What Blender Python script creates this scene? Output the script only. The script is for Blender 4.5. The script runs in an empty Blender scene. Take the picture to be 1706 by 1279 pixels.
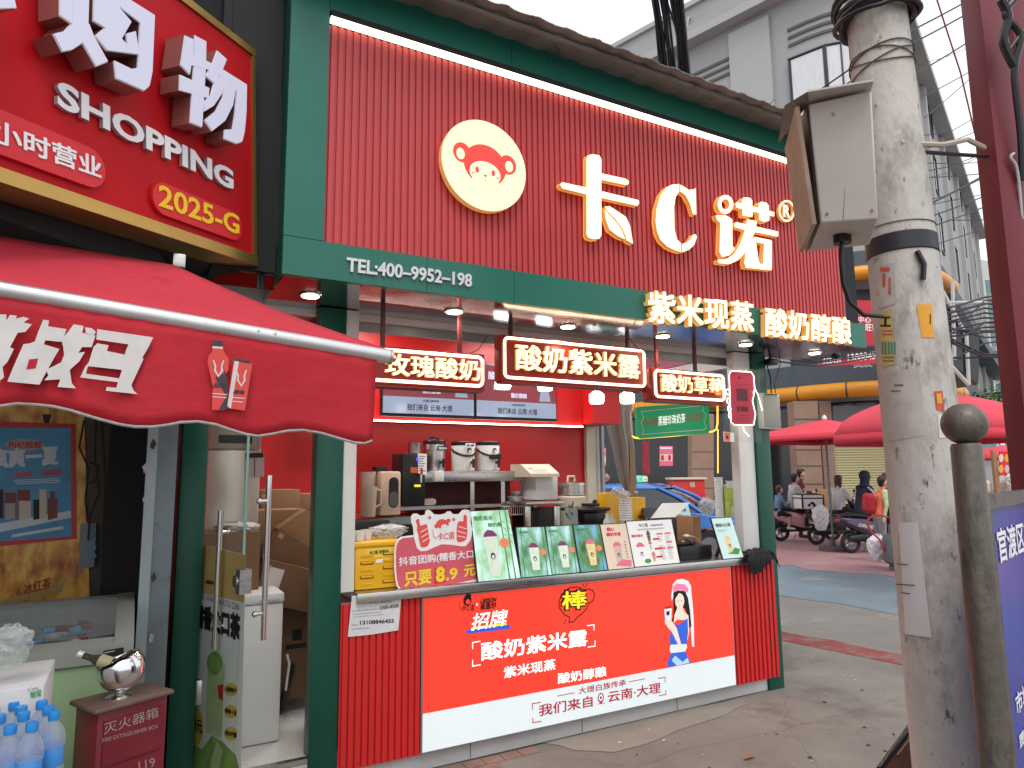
import bpy, bmesh, math, random
import numpy as np
from mathutils import Vector, Matrix
random.seed(7)
scn = bpy.context.scene
COL = scn.collection
PI = math.pi
# ---------------------------------------------------------------- camera
# world: X runs along the kiosk front, Y into the kiosk, Z up; eye height 1.7 m
EYE = Vector((0, 0, 1.7)); FPX = 1143.0; CX, CY = 853.0, 639.5
def _n(v): return v / np.linalg.norm(v)
_X = _n(np.array([2930 - CX, 770 - CY, FPX]))
_U = np.array([765 - CX, -8000 - CY, FPX]); _U = _n(_U - _X * (_U @ _X) / (_X @ _X)); _U = _n(_U - _X * (_U @ _X))
_Y = np.cross(_U, _X)
cam_d = bpy.data.cameras.new('camera'); cam = bpy.data.objects.new('camera', cam_d); COL.objects.link(cam)
cam_d.sensor_width = 36; cam_d.lens = FPX / 1706 * 36; cam_d.clip_start = 0.05; cam_d.clip_end = 2000
cam.matrix_world = Matrix(((_X[0], -_X[1], -_X[2], EYE.x), (_Y[0], -_Y[1], -_Y[2], EYE.y), (_U[0], -_U[1], -_U[2], EYE.z), (0, 0, 0, 1)))
scn.camera = cam
# ---------------------------------------------------------------- light: bright overcast day
SUN_EL, SUN_AZ = math.radians(58), math.radians(200)
w = bpy.data.worlds.new('World'); scn.world = w; w.use_nodes = True
nt = w.node_tree; nt.nodes.clear()
sky = nt.nodes.new('ShaderNodeTexSky'); sky.sky_type = 'NISHITA'; sky.sun_disc = False
sky.sun_elevation = SUN_EL; sky.sun_rotation = SUN_AZ; sky.dust_density = 6; sky.air_density = 1.2
tc = nt.nodes.new('ShaderNodeTexCoord'); nz = nt.nodes.new('ShaderNodeTexNoise'); nz.inputs['Scale'].default_value = 2.2; nz.inputs['Detail'].default_value = 5
rp = nt.nodes.new('ShaderNodeValToRGB'); rp.color_ramp.elements[0].position = .3; rp.color_ramp.elements[0].color = (6.8, 7.0, 7.4, 1)
rp.color_ramp.elements[1].position = .75; rp.color_ramp.elements[1].color = (9.0, 9.1, 9.3, 1)
mx = nt.nodes.new('ShaderNodeMixRGB'); mx.inputs[0].default_value = .86
bg = nt.nodes.new('ShaderNodeBackground'); bg.inputs['Strength'].default_value = 0.12
ow = nt.nodes.new('ShaderNodeOutputWorld')
nt.links.new(tc.outputs['Generated'], nz.inputs['Vector']); nt.links.new(nz.outputs['Fac'], rp.inputs[0])
nt.links.new(sky.outputs[0], mx.inputs[1]); nt.links.new(rp.outputs[0], mx.inputs[2]); nt.links.new(mx.outputs[0], bg.inputs[0]); nt.links.new(bg.outputs[0], ow.inputs[0])
sl = bpy.data.lights.new('sun', 'SUN'); sl.energy = 1.0; sl.angle = math.radians(25); sl.color = (1, .96, .9)
so = bpy.data.objects.new('sun', sl); COL.objects.link(so)
_sd = Vector((math.sin(SUN_AZ) * math.cos(SUN_EL), math.cos(SUN_AZ) * math.cos(SUN_EL), math.sin(SUN_EL)))
so.rotation_euler = _sd.to_track_quat('Z', 'Y').to_euler()
scn.view_settings.view_transform = 'Standard'; scn.view_settings.look = 'None'; scn.view_settings.exposure = 0.55; scn.view_settings.gamma = 1
scn.cycles.max_bounces = 8; scn.cycles.transparent_max_bounces = 16; scn.cycles.sample_clamp_indirect = 4
# ---------------------------------------------------------------- helpers: rays and planes
def ray(px, py):
    d = np.array([px - CX, py - CY, FPX]); return Vector((d @ _X, d @ _Y, d @ _U))
def onY(px, py, y): r = ray(px, py); return EYE + r * (y / r.y)
def onZ(px, py, z): r = ray(px, py); return EYE + r * ((z - EYE.z) / r.z)
def onX(px, py, x): r = ray(px, py); return EYE + r * (x / r.x)
def onD(px, py, d):                      # point at depth d along the lens axis
    return EYE + ray(px, py) * (d / FPX)
class Plane:
    def __init__(s, o, u, v):
        s.o = Vector(o); s.u = Vector(u).normalized(); s.n = s.u.cross(Vector(v)).normalized(); s.v = s.n.cross(s.u)
    def at(s, a, b, h=0): return s.o + s.u * a + s.v * b + s.n * h
    def uv(s, px, py):
        r = ray(px, py); t = (s.o - EYE).dot(s.n) / r.dot(s.n); p = EYE + r * t - s.o
        return (p.dot(s.u), p.dot(s.v))
    def px(s, px, py, h=0): return s.at(*s.uv(px, py), h)
# ---------------------------------------------------------------- materials
MATS = {}
def mat(name, col, rough=.5, metal=0, var=0.0, vs=6, bump=0.0, bs=30, emis=0, ecol=None, spots=None, stretch=None, coat=0, spec=.5, trans=0, ior=1.45, alpha=1, sss=0):
    if name in MATS: return MATS[name]
    m = bpy.data.materials.new(name); m.use_nodes = True; nt = m.node_tree; b = nt.nodes['Principled BSDF']
    c4 = (*col, 1)
    b.inputs['Base Color'].default_value = c4; b.inputs['Roughness'].default_value = rough; b.inputs['Metallic'].default_value = metal
    b.inputs['Coat Weight'].default_value = coat; b.inputs['Specular IOR Level'].default_value = spec
    b.inputs['Transmission Weight'].default_value = trans; b.inputs['IOR'].default_value = ior; b.inputs['Alpha'].default_value = alpha
    if emis: b.inputs['Emission Color'].default_value = (*(ecol or col), 1); b.inputs['Emission Strength'].default_value = emis
    N = nt.nodes.new; L = nt.links.new
    if var or bump or spots:
        tc = N('ShaderNodeTexCoord'); mp = N('ShaderNodeMapping'); L(tc.outputs['Object'], mp.inputs[0])
        if stretch: mp.inputs['Scale'].default_value = stretch
    if var or spots:
        n1 = N('ShaderNodeTexNoise'); n1.inputs['Scale'].default_value = vs; n1.inputs['Detail'].default_value = 7; n1.inputs['Roughness'].default_value = .65
        L(mp.outputs[0], n1.inputs['Vector'])
        mr = N('ShaderNodeMapRange'); mr.inputs['From Min'].default_value = .3; mr.inputs['From Max'].default_value = .7
        mr.inputs['To Min'].default_value = 1 - var; mr.inputs['To Max'].default_value = 1 + var * .6; L(n1.outputs['Fac'], mr.inputs['Value'])
        hs = N('ShaderNodeHueSaturation'); hs.inputs['Color'].default_value = c4; L(mr.outputs[0], hs.inputs['Value'])
        out = hs.outputs[0]
        if spots:                        # (colour, scale, threshold, softness)
            for (sc, ss, th, sf) in spots:
                n2 = N('ShaderNodeTexNoise'); n2.inputs['Scale'].default_value = ss; n2.inputs['Detail'].default_value = 9; n2.inputs['Roughness'].default_value = .7
                L(mp.outputs[0], n2.inputs['Vector'])
                r2 = N('ShaderNodeMapRange'); r2.inputs['From Min'].default_value = th; r2.inputs['From Max'].default_value = th + sf; L(n2.outputs['Fac'], r2.inputs['Value'])
                m2 = N('ShaderNodeMixRGB'); L(r2.outputs[0], m2.inputs[0]); L(out, m2.inputs[1]); m2.inputs[2].default_value = (*sc, 1); out = m2.outputs[0]
        L(out, b.inputs['Base Color'])
        m3 = N('ShaderNodeMapRange'); m3.inputs['To Min'].default_value = max(0, rough - .12); m3.inputs['To Max'].default_value = min(1, rough + .15); L(n1.outputs['Fac'], m3.inputs['Value']); L(m3.outputs[0], b.inputs['Roughness'])
    if bump:
        n4 = N('ShaderNodeTexNoise'); n4.inputs['Scale'].default_value = bs; n4.inputs['Detail'].default_value = 6; L(mp.outputs[0], n4.inputs['Vector'])
        bp = N('ShaderNodeBump'); bp.inputs['Strength'].default_value = bump; bp.inputs['Distance'].default_value = .02; L(n4.outputs['Fac'], bp.inputs['Height']); L(bp.outputs[0], b.inputs['Normal'])
    MATS[name] = m; return m
def film(name, tint=(1, 1, 1), op=.1, rough=.05, ior=1.45):     # thin see-through sheet: glass pane or plastic bag
    if name in MATS: return MATS[name]
    m = bpy.data.materials.new(name); m.use_nodes = True; nt = m.node_tree; nt.nodes.clear(); N = nt.nodes.new; L = nt.links.new
    o = N('ShaderNodeOutputMaterial'); t = N('ShaderNodeBsdfTransparent'); t.inputs[0].default_value = (*tint, 1)
    g = N('ShaderNodeBsdfPrincipled'); g.inputs['Base Color'].default_value = (.8, .82, .84, 1); g.inputs['Roughness'].default_value = rough; g.inputs['Specular IOR Level'].default_value = .8
    fr = N('ShaderNodeLayerWeight'); pw = N('ShaderNodeMath'); pw.operation = 'POWER'; pw.inputs[1].default_value = 5; L(fr.outputs['Facing'], pw.inputs[0]); ad = N('ShaderNodeMath'); ad.operation = 'MULTIPLY_ADD'; ad.use_clamp = True; ad.inputs[1].default_value = (ior - 1) * 1.8; ad.inputs[2].default_value = op + .03
    L(pw.outputs[0], ad.inputs[0]); mxs = N('ShaderNodeMixShader'); L(ad.outputs[0], mxs.inputs[0]); L(t.outputs[0], mxs.inputs[1]); L(g.outputs[0], mxs.inputs[2]); L(mxs.outputs[0], o.inputs[0])
    MATS[name] = m; return m
GREEN = mat('green_paint', (.012, .14, .098), .28, var=.08, vs=1.5, spots=[((.008, .11, .08), 3, .62, .2)])
DGREEN = mat('green_post_paint', (.004, .075, .048), .35, var=.1, vs=2)
REDP = mat('red_slat_paint', (.50, .052, .058), .38, var=.1, vs=1.2, spots=[((.3, .02, .025), 4, .62, .25)])
REDW = mat('red_wall', (.56, .012, .012), .38, var=.06, vs=1)
REDC = mat('bright_red_paint', (.6, .02, .02), .4)
DRED = mat('dark_red_metal', (.2, .015, .015), .4)
STEEL = mat('brushed_steel', (.55, .54, .52), .28, 1, var=.12, vs=8, stretch=(1, 1, 12))
MIRR = mat('mirror_steel', (.5, .52, .53), .12, 1, var=.12, vs=3, bump=.12, bs=1.6)
CHROME = mat('polished_chrome', (.72, .72, .72), .12, 1)
WHITE = mat('white_paint', (.72, .72, .7), .4, var=.05, vs=5)
GREYP = mat('grey_base_panel', (.46, .46, .46), .5, var=.12, vs=2.5, spots=[((.25, .24, .22), 5, .64, .12)])
BLACK = mat('black_plastic', (.012, .012, .013), .35)
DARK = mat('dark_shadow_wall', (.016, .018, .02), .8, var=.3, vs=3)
LED = mat('led_strip_light', (1, .93, .78), .4, emis=2.3, ecol=(1, .84, .58))
LETF = mat('lit_letter_face', (.55, .45, .28), .4, emis=1.0, ecol=(1, .86, .50))
LETS = mat('lit_letter_side', (.7, .42, .18), .35, metal=.2, emis=.28, ecol=(1, .45, .1))
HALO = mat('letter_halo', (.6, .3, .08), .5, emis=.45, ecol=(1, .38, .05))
DISCF = mat('lit_disc_face', (.5, .42, .26), .4, emis=.62, ecol=(1, .88, .52))
NEON = mat('neon_tube', (1, .85, .6), .4, emis=2.2, ecol=(1, .80, .55))
NEONW = mat('white_neon_tube', (1, 1, 1), .4, emis=1.6, ecol=(1, .97, .95))
LAMP = mat('lamp_face', (1, .95, .85), .4, emis=9, ecol=(1, .88, .66))
PANL = mat('added_panel_face', (1, 1, 1), .4, emis=1.6, ecol=(.92, .96, 1))
LAMPW = mat('cold_lamp_face', (1, 1, 1), .4, emis=7, ecol=(.92, .96, 1))
LOGOR = mat('logo_red', (.8, .05, .04), .5, emis=.25, ecol=(1, .07, .05))
PWHITE = mat('print_white', (.8, .8, .8), .55)
PBLACK = mat('print_black', (.012, .011, .012), .55)
SILVER = mat('silver_letter', (.62, .63, .64), .45, metal=.3)
INK = mat('grey_ink', (.12, .12, .13), .6)
GLASS = film('clear_glass', (.9, .96, .94), .03)
ACRYL = film('clear_acrylic', (.96, .97, .97), .0, .15, 1.12)
BAG = film('plastic_bag_film', (.9, .9, .9), .42, .3)
# ---------------------------------------------------------------- mesh builder (world coordinates)
def smooth_path(P_, n=5):
    P_ = [Vector(p) for p in P_]; o = []
    for i in range(len(P_) - 1):
        p0, p1, p2, p3 = P_[max(0, i - 1)], P_[i], P_[i + 1], P_[min(len(P_) - 1, i + 2)]
        for k in range(n): t = k / n; o.append(.5 * ((2 * p1) + (p2 - p0) * t + (2 * p0 - 5 * p1 + 4 * p2 - p3) * t * t + (3 * p1 - p0 - 3 * p2 + p3) * t ** 3))
    return o + [P_[-1]]
class MB:
    def __init__(s): s.v = []; s.f = []; s.m = []; s.mats = []; s.sm = []
    def mi(s, m):
        if m not in s.mats: s.mats.append(m)
        return s.mats.index(m)
    def add(s, vs, fs, m, smooth=False):
        k = len(s.v); s.v.extend([Vector(v) for v in vs]); i = s.mi(m)
        for f in fs: s.f.append([k + j for j in f]); s.m.append(i); s.sm.append(smooth)
        return s
    def box(s, lo, hi, m, M=None):
        lo = list(lo); hi = list(hi)
        vs = [Vector((x, y, z)) for x in (lo[0], hi[0]) for y in (lo[1], hi[1]) for z in (lo[2], hi[2])]
        if M: vs = [M @ v for v in vs]
        return s.add(vs, [(0, 1, 3, 2), (4, 6, 7, 5), (0, 4, 5, 1), (2, 3, 7, 6), (0, 2, 6, 4), (1, 5, 7, 3)], m)
    def rbox(s, lo, hi, m, r=.01, M=None, seg=2):      # bevelled box
        bm = bmesh.new(); bmesh.ops.create_cube(bm, size=1)
        c = [(a + b) / 2 for a, b in zip(lo, hi)]; d = [abs(b - a) for a, b in zip(lo, hi)]
        for v in bm.verts: v.co = Vector((v.co.x * d[0] + c[0], v.co.y * d[1] + c[1], v.co.z * d[2] + c[2]))
        bmesh.ops.bevel(bm, geom=bm.edges[:], offset=min(r, min(d) * .45), segments=seg, affect='EDGES', profile=.5)
        if M: bmesh.ops.transform(bm, matrix=M, verts=bm.verts)
        bm.verts.index_update(); s.add([v.co.copy() for v in bm.verts], [[v.index for v in f.verts] for f in bm.faces], m, True); bm.free(); return s
    def prism(s, pts, off, m, ms=None):                # closed polygon pts (world) extruded by vector off
        n = len(pts); off = Vector(off); a = [Vector(p) for p in pts]
        s.add(a, [list(range(n))], m); s.add([p + off for p in a], [list(range(n))[::-1]], ms or m)
        s.add(a + [p + off for p in a], [(i, (i + 1) % n, n + (i + 1) % n, n + i) for i in range(n)], ms or m); return s
    def tube(s, path, r, m, n=10, cap=True, closed=False):
        path = [Vector(p) for p in path]; k = len(path); rs = r if isinstance(r, (list, tuple)) else [r] * k; vs = []; fs = []
        up = None
        for i, p in enumerate(path):
            a = path[(i - 1) % k] if (i or closed) else path[0]; b = path[(i + 1) % k] if (i < k - 1 or closed) else path[-1]
            t = (b - a).normalized() if (b - a).length > 1e-9 else Vector((0, 0, 1))
            if up is None: up = Vector((0, 0, 1)) if abs(t.z) < .9 else Vector((1, 0, 0))
            x = t.cross(up); x = x.normalized() if x.length > 1e-6 else t.orthogonal().normalized(); y = x.cross(t).normalized(); up = y
            for j in range(n): q = 2 * PI * j / n; vs.append(p + (x * math.cos(q) + y * math.sin(q)) * rs[i])
        for i in range(k - 1 + (1 if closed else 0)):
            i2 = (i + 1) % k
            for j in range(n): fs.append((i * n + j, i * n + (j + 1) % n, i2 * n + (j + 1) % n, i2 * n + j))
        if cap and not closed: fs.append(list(range(n))[::-1]); fs.append([(k - 1) * n + j for j in range(n)])
        return s.add(vs, fs, m, True)
    def cyl(s, a, b, r, m, n=16, r2=None): 
        return s.tube([a, b], [r, r if r2 is None else r2], m, n)
    def lathe(s, c, prof, m, n=24, axis=None, closed_prof=False):  # prof: (radius, height)
        c = Vector(c); ax = (axis or Vector((0, 0, 1))).normalized(); x = ax.orthogonal().normalized(); y = ax.cross(x); vs = []; fs = []
        for r, h in prof:
            for j in range(n): q = 2 * PI * j / n; vs.append(c + ax * h + (x * math.cos(q) + y * math.sin(q)) * r)
        for i in range(len(prof) - 1):
            for j in range(n): fs.append((i * n + j, i * n + (j + 1) % n, (i + 1) * n + (j + 1) % n, (i + 1) * n + j))
        fs.append(list(range(n))[::-1]); fs.append([(len(prof) - 1) * n + j for j in range(n)])
        return s.add(vs, fs, m, True)
    def ball(s, c, r, m, sc=(1, 1, 1), n=16, M=None):
        vs = []; fs = []; k = n // 2
        for i in range(k + 1):
            a = PI * i / k
            for j in range(n): b = 2 * PI * j / n; v = Vector((math.sin(a) * math.cos(b) * r * sc[0], math.sin(a) * math.sin(b) * r * sc[1], math.cos(a) * r * sc[2])); vs.append((M @ v if M else v) + Vector(c))
        for i in range(k):
            for j in range(n): fs.append((i * n + j, i * n + (j + 1) % n, (i + 1) * n + (j + 1) % n, (i + 1) * n + j))
        return s.add(vs, fs, m, True)
    def loft(s, rings, m, cap=True, smooth=True):      # rings of equal point count
        n = len(rings[0]); vs = [p for r in rings for p in r]; fs = []
        for i in range(len(rings) - 1):
            for j in range(n): fs.append((i * n + j, i * n + (j + 1) % n, (i + 1) * n + (j + 1) % n, (i + 1) * n + j))
        if cap: fs.append(list(range(n))[::-1]); fs.append([(len(rings) - 1) * n + j for j in range(n)])
        return s.add(vs, fs, m, smooth)
    # --- flat graphics and lettering on a plane
    def poly(s, P, pts, m, h=.002, px=True):
        pts = [P.px(x, y, h) if px else P.at(x, y, h) for x, y in pts]
        f = list(range(len(pts)))
        nn = Vector((0, 0, 0))
        for i in range(len(pts)): nn += (pts[i] - pts[0]).cross(pts[(i + 1) % len(pts)] - pts[0])
        if nn.dot(P.n) < 0: f = f[::-1]
        return s.add(pts, [f], m)
    def slab(s, P, pts, m, h0, h1, ms=None, px=True):
        """outline on the plane, thickness from h0 to h1"""
        a = [P.uv(x, y) if px else (x, y) for x, y in pts]
        ar = sum(a[i][0] * a[(i + 1) % len(a)][1] - a[(i + 1) % len(a)][0] * a[i][1] for i in range(len(a)))
        if ar < 0: a = a[::-1]
        n = len(a); top = [P.at(u, v, h1) for u, v in a]; bot = [P.at(u, v, h0) for u, v in a]
        s.add(top, [list(range(n))], m); s.add(bot, [list(range(n))[::-1]], ms or m)
        return s.add(top + bot, [(n + i, n + (i + 1) % n, (i + 1) % n, i) for i in range(n)], ms or m)
    def disc(s, P, c, r, m, h, n=24, px=True, ry=None):
        u, v = P.uv(*c) if px else c
        return s.poly(P, [(u + r * math.cos(2 * PI * i / n), v + (ry or r) * math.sin(2 * PI * i / n)) for i in range(n)], m, h, False)
    def line(s, P, a, b, wd, m, h, px=True):
        a = Vector((*(P.uv(*a) if px else a), 0)); b = Vector((*(P.uv(*b) if px else b), 0)); d = (b - a).normalized() * wd / 2; q = Vector((-d.y, d.x, 0))
        return s.poly(P, [(p.x, p.y) for p in (a + q - d, a - q - d, b - q + d, b + q + d)], m, h, False)
    def text(s, P, body, bl, br, tl, m, h=.002, depth=0, ms=None, bold=.02, px=True, res=3, shear=0):
        """lettering whose bounding box is mapped onto bottom-left, bottom-right, top-left corners of the plane"""
        cjk = any(ord(ch) > 0x2e80 for ch in body); bb = 0
        if cjk: bb, bold = max(0, bold), 0
        key = (body, bold, depth > 0, res, shear)
        if key not in TXT:
            c = bpy.data.curves.new('lettering', 'FONT'); c.body = body; c.size = 1; c.offset = bold; c.resolution_u = res; c.extrude = .5 if depth else 0; c.shear = shear
            o = bpy.data.objects.new('lettering', c); me = bpy.data.meshes.new_from_object(o)
            TXT[key] = ([v.co.copy() for v in me.vertices], [list(p.vertices) for p in me.polygons], [p.normal.z for p in me.polygons])
            bpy.data.objects.remove(o); bpy.data.curves.remove(c); bpy.data.meshes.remove(me)
        V, F, NZ = TXT[key]
        if not V: return s
        x0 = min(v.x for v in V); x1 = max(v.x for v in V); y0 = min(v.y for v in V); y1 = max(v.y for v in V)
        BL = Vector(P.uv(*bl) if px else bl); BR = Vector(P.uv(*br) if px else br); TL = Vector(P.uv(*tl) if px else tl)
        # heavier strokes for ideographs: slightly shifted layers, each a hair further out
        sh = [(0, 0)] if bb < .006 else [(bb, .96 * bb), (-.97 * bb, .94 * bb), (.95 * bb, -bb), (-.93 * bb, -.98 * bb)]
        if bb > .034: sh += [(0, .5 * bb), (.5 * bb, 0), (-.5 * bb, -.1 * bb), (.1 * bb, -.5 * bb)]
        W_ = x1 - x0 + 2 * bb; H_ = y1 - y0 + 2 * bb
        for k, (dx, dy) in enumerate(sh):
            pts = []; hk = h + .00022 * k
            for v in V:
                a = (v.x - x0 + dx + bb) / W_; b = (v.y - y0 + dy + bb) / max(1e-6, H_); q = BL + (BR - BL) * a + (TL - BL) * b
                pts.append(P.at(q.x, q.y, hk + (v.z + .5) * depth if depth else hk))
            if depth:
                s.add(pts, [f for f, z in zip(F, NZ) if z > .5], m); s.add(pts, [f for f, z in zip(F, NZ) if z <= .5], ms or m)
            else: s.add(pts, F, m)
        return s
    def build(s, name, parent=None, org=None, label=None, cat=None, group=None, kind=None):
        me = bpy.data.meshes.new(name)
        if org is None: org = worg(parent) if parent else (sum((v for v in s.v), Vector()) / max(1, len(s.v)) if cat else Vector())
        if parent is None and cat and org is not None: org = Vector((org.x, org.y, min(v.z for v in s.v)))
        me.from_pydata([v - org for v in s.v], [], s.f)
        for m in s.mats: me.materials.append(m)
        me.polygons.foreach_set('material_index', s.m); me.polygons.foreach_set('use_smooth', s.sm)
        me.update()
        if any(s.sm) and not all(s.sm) or True:
            me.set_sharp_from_angle(angle=math.radians(38))
        o = bpy.data.objects.new(name, me); COL.objects.link(o)
        if parent: o.parent = parent; WORG[o.name] = worg(parent)
        else: o.location = org; WORG[o.name] = org
        if label: o['label'] = label
        if cat: o['category'] = cat
        if group: o['group'] = group
        if kind: o['kind'] = kind
        return o
TXT = {}; WORG = {}
def worg(o): return WORG.get(o.name, Vector())
def thing(name, loc, label, cat, group=None):
    o = bpy.data.objects.new(name, None); COL.objects.link(o); o.location = loc; o.empty_display_size = .1; WORG[o.name] = Vector(loc)
    o['label'] = label; o['category'] = cat
    if group: o['group'] = group
    return o
def dup(root, loc, rz=None, label=None, group=None):
    def cp(o, par):
        c = o.copy(); COL.objects.link(c); c.parent = par
        for ch in o.children: cp(ch, c)
        return c
    r = cp(root, None); r.location = loc
    if rz is not None: r.rotation_euler = (0, 0, rz)
    if label: r['label'] = label
    if group: r['group'] = group
    return r
def struct(name, mb): return mb.build(name, kind='structure')
def light(name, kind, loc, energy, color, parent=None, size=.1, rot=(0, 0, 0), spot=2.4):
    l = bpy.data.lights.new(name, kind); l.energy = energy; l.color = color
    if kind == 'AREA': l.size = size
    else: l.shadow_soft_size = size
    if kind == 'SPOT': l.spot_size = spot; l.spot_blend = .6
    o = bpy.data.objects.new(name, l); COL.objects.link(o); o.rotation_euler = rot
    if parent: o.parent = parent; o.location = Vector(loc) - worg(parent)
    else: o.location = loc
    return o
def rrect(x0, y0, x1, y1, r, n=5):
    o = []
    for cx, cy, a0 in ((x1 - r, y1 - r, 0), (x0 + r, y1 - r, 90), (x0 + r, y0 + r, 180), (x1 - r, y0 + r, 270)):
        for i in range(n + 1): a = math.radians(a0 + 90 * i / n); o.append((cx + r * math.cos(a), cy + r * math.sin(a)))
    return o
XA, YA, ZA = Vector((1, 0, 0)), Vector((0, 1, 0)), Vector((0, 0, 1))
YC, YF = 3.978, 3.415                      # counter front and fascia front
PF = Plane((0, YF, 0), XA, ZA)             # fascia face, normal towards the street
PC = Plane((0, YC, 0), XA, ZA)
# ================================================================ SETTING: ground
PAVE = mat('pavement_concrete', (.205, .186, .168), .7, var=.28, vs=.9, bump=.3, bs=25, spots=[((.12, .10, .085), .7, .50, .12), ((.25, .23, .205), .9, .6, .1), ((.05, .045, .04), 9, .69, .05)])
ROADC = mat('road_concrete', (.2, .19, .175), .65, var=.2, vs=.8, bump=.2, bs=20, spots=[((.3, .29, .27), 1.1, .55, .12), ((.1, .095, .09), 1.6, .6, .08)])
ROADB = mat('blue_road_paint', (.17, .225, .265), .6, var=.2, vs=1.2, bump=.15, bs=20, spots=[((.30, .29, .25), 1.4, .56, .08), ((.26, .2, .2), .6, .58, .1)])
ROADP = mat('pink_road_paint', (.38, .22, .23), .6, var=.2, vs=1, bump=.15, bs=20, spots=[((.36, .33, .26), 1.2, .58, .08), ((.2, .26, .33), .5, .6, .08)])
REDK = mat('red_kerb_paint', (.22, .055, .05), .65, var=.3, vs=3, bump=.3, bs=30, spots=[((.17, .14, .125), 3, .52, .1), ((.30, .15, .13), 9, .60, .06)])
def wob(pts, amp, step=.25, close=False):
    out = []
    for i in range(len(pts) - (0 if close else 1)):
        a = Vector(pts[i]); b = Vector(pts[(i + 1) % len(pts)]); n = max(1, int((b - a).length / step))
        for k in range(n): p = a + (b - a) * (k / n); out.append(Vector((p.x + random.uniform(-amp, amp), p.y + random.uniform(-amp, amp), p.z)))
    if not close: out.append(Vector(pts[-1]))
    return out
g = MB(); g.add([(-150, -150, -.012), (300, -150, -.012), (300, 300, -.012), (-150, 300, -.012)], [(0, 1, 2, 3)], ROADC); struct('ground', g)
def gz(px, py, z=0): p = onZ(px, py, z); return (p.x, p.y, z)
# painted zones on the road: far pink, blue
kL, kR = Vector(gz(1305, 1068)), Vector(gz(1502, 1108))            # kerb line of the pavement
kd = (kR - kL).normalized(); kn = Vector((-kd.y, kd.x, 0));
if kn.x < 0: kn = -kn
a, b = kL - kd * 14, kR + kd * 14
p = wob([a + kn * 2.35, b + kn * 2.35], .12, .4); q = wob([b + kn * 5.6, a + kn * 5.6], .25, .5)
m_ = MB(); m_.add([Vector((v.x, v.y, -.008)) for v in p + q], [list(range(len(p + q)))], ROADB); struct('road_blue_paint', m_)
p = wob([a + kn * 5.2, b + kn * 5.2], .25, .5)
m_ = MB(); pts = p + [b + kn * 16, a + kn * 16]; m_.add([Vector((v.x, v.y, -.004)) for v in pts], [list(range(len(pts)))], ROADP); struct('road_pink_paint', m_)
m_ = MB()   # pavement slab on which the kiosk stands, with its worn red kerb edge
pts = [Vector((-30, -30, 0))] + [Vector((v.x, v.y, 0)) for v in (b - kd * 0 - kd * 0,)] + [Vector((a.x, a.y, 0)), Vector((-30, a.y, 0))]
pts = [a, b, Vector((b.x, -40, 0)), Vector((-40, -40, 0)), Vector((-40, a.y, 0))]
ar = sum(pts[i].x * pts[(i + 1) % 5].y - pts[(i + 1) % 5].x * pts[i].y for i in range(5))
if ar < 0: pts = pts[::-1]
m_.prism([Vector((v.x, v.y, -.1)) for v in pts], (0, 0, .1), PAVE); struct('pavement', m_)
# paler repaired patch, strip of small bricks and cracks in the pavement
m_ = MB(); pt_ = wob([gz(x, y) for x, y in ((905, 1236), (960, 1250), (1020, 1253), (1080, 1240), (1140, 1215), (1210, 1190), (1245, 1172), (1238, 1165), (1150, 1180), (1000, 1213))], .015, .12, True)
m_.add([Vector((v.x, v.y, .003)) for v in pt_], [list(range(len(pt_)))], mat('pale_concrete_patch', (.25, .225, .192), .75, var=.2, vs=2, bump=.25, bs=30)); struct('pavement_patch', m_)
m_ = MB(); BRK = mat('paving_brick', (.24, .14, .12), .8, var=.3, vs=5, bump=.3, bs=40); rnd0 = random.Random(31)
for i in range(26):
    for j in range(3):
        x = 1.2 + i * .125 + (.06 if j % 2 else 0); y = YC - .02 - (j + 1) * .1
        if x < 2.3 - j * .35 + rnd0.uniform(-.1, .1): m_.box((x, y, .0), (x + .118, y + .093, .004 + rnd0.uniform(0, .002)), BRK)
struct('brick_paving', m_)
m_ = MB(); CRK = mat('crack_dark', (.05, .043, .037), .9)
def crack(a, b, w=.006, amp=.05):
    A = Vector((a[0], a[1], .0045)); B = Vector((b[0], b[1], .0045)); n = 22; d = (B - A).normalized(); s_ = Vector((-d.y, d.x, 0)); o = 0; pts = []
    for i in range(n + 1): o += rnd0.uniform(-amp, amp) * .3; pts.append(A.lerp(B, i / n) + s_ * o)
    L_ = [p + s_ * w * rnd0.uniform(.2, 1) for p in pts]; R_q = [p - s_ * w * rnd0.uniform(.2, 1) for p in pts]
    m_.add(L_ + R_q, [(i + n + 1, i + n + 2, i + 1, i) for i in range(n)], CRK)
for qa, qb, qw in (((1060, 1279), (1500, 1150), .005), ((1300, 1150), (1380, 1279), .004), ((1330, 1145), (1500, 1190), .005), ((1180, 1205), (1250, 1279), .003), ((900, 1262), (1100, 1290), .004)): crack(gz(*qa), gz(*qb), qw * .28, .09)
crack((1.1, YC - .01), (4.6, YC - .0), .009, .012)
for k in range(12):
    px_, py_ = rnd0.uniform(760, 1500), rnd0.uniform(1120, 1279); q_ = onZ(px_, py_, .0048)
    if q_.y < YC - .03 or q_.x > 4.7: r_ = rnd0.uniform(.006, .02); m_.add([q_ + Vector((r_ * rnd0.uniform(.6, 1) * math.cos(t), r_ * rnd0.uniform(.6, 1) * math.sin(t), 0)) for t in np.linspace(0, 5.5, 9)], [list(range(9))], CRK)
struct('pavement_cracks', m_)
m_ = MB()
p1 = wob([a + kn * .02, b + kn * .02], .012, .12); p2 = wob([b + kn * .42, a + kn * .42], .05, .25)
pp = [Vector((v.x, v.y, .0)) for v in p1] + [Vector((v.x, v.y, -.006)) for v in p2]
n1 = len(p1); L_ = min(n1, len(p2)); p2r = p2[::-1]
ring1 = [Vector((v.x, v.y, .004)) for v in p1]
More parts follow.
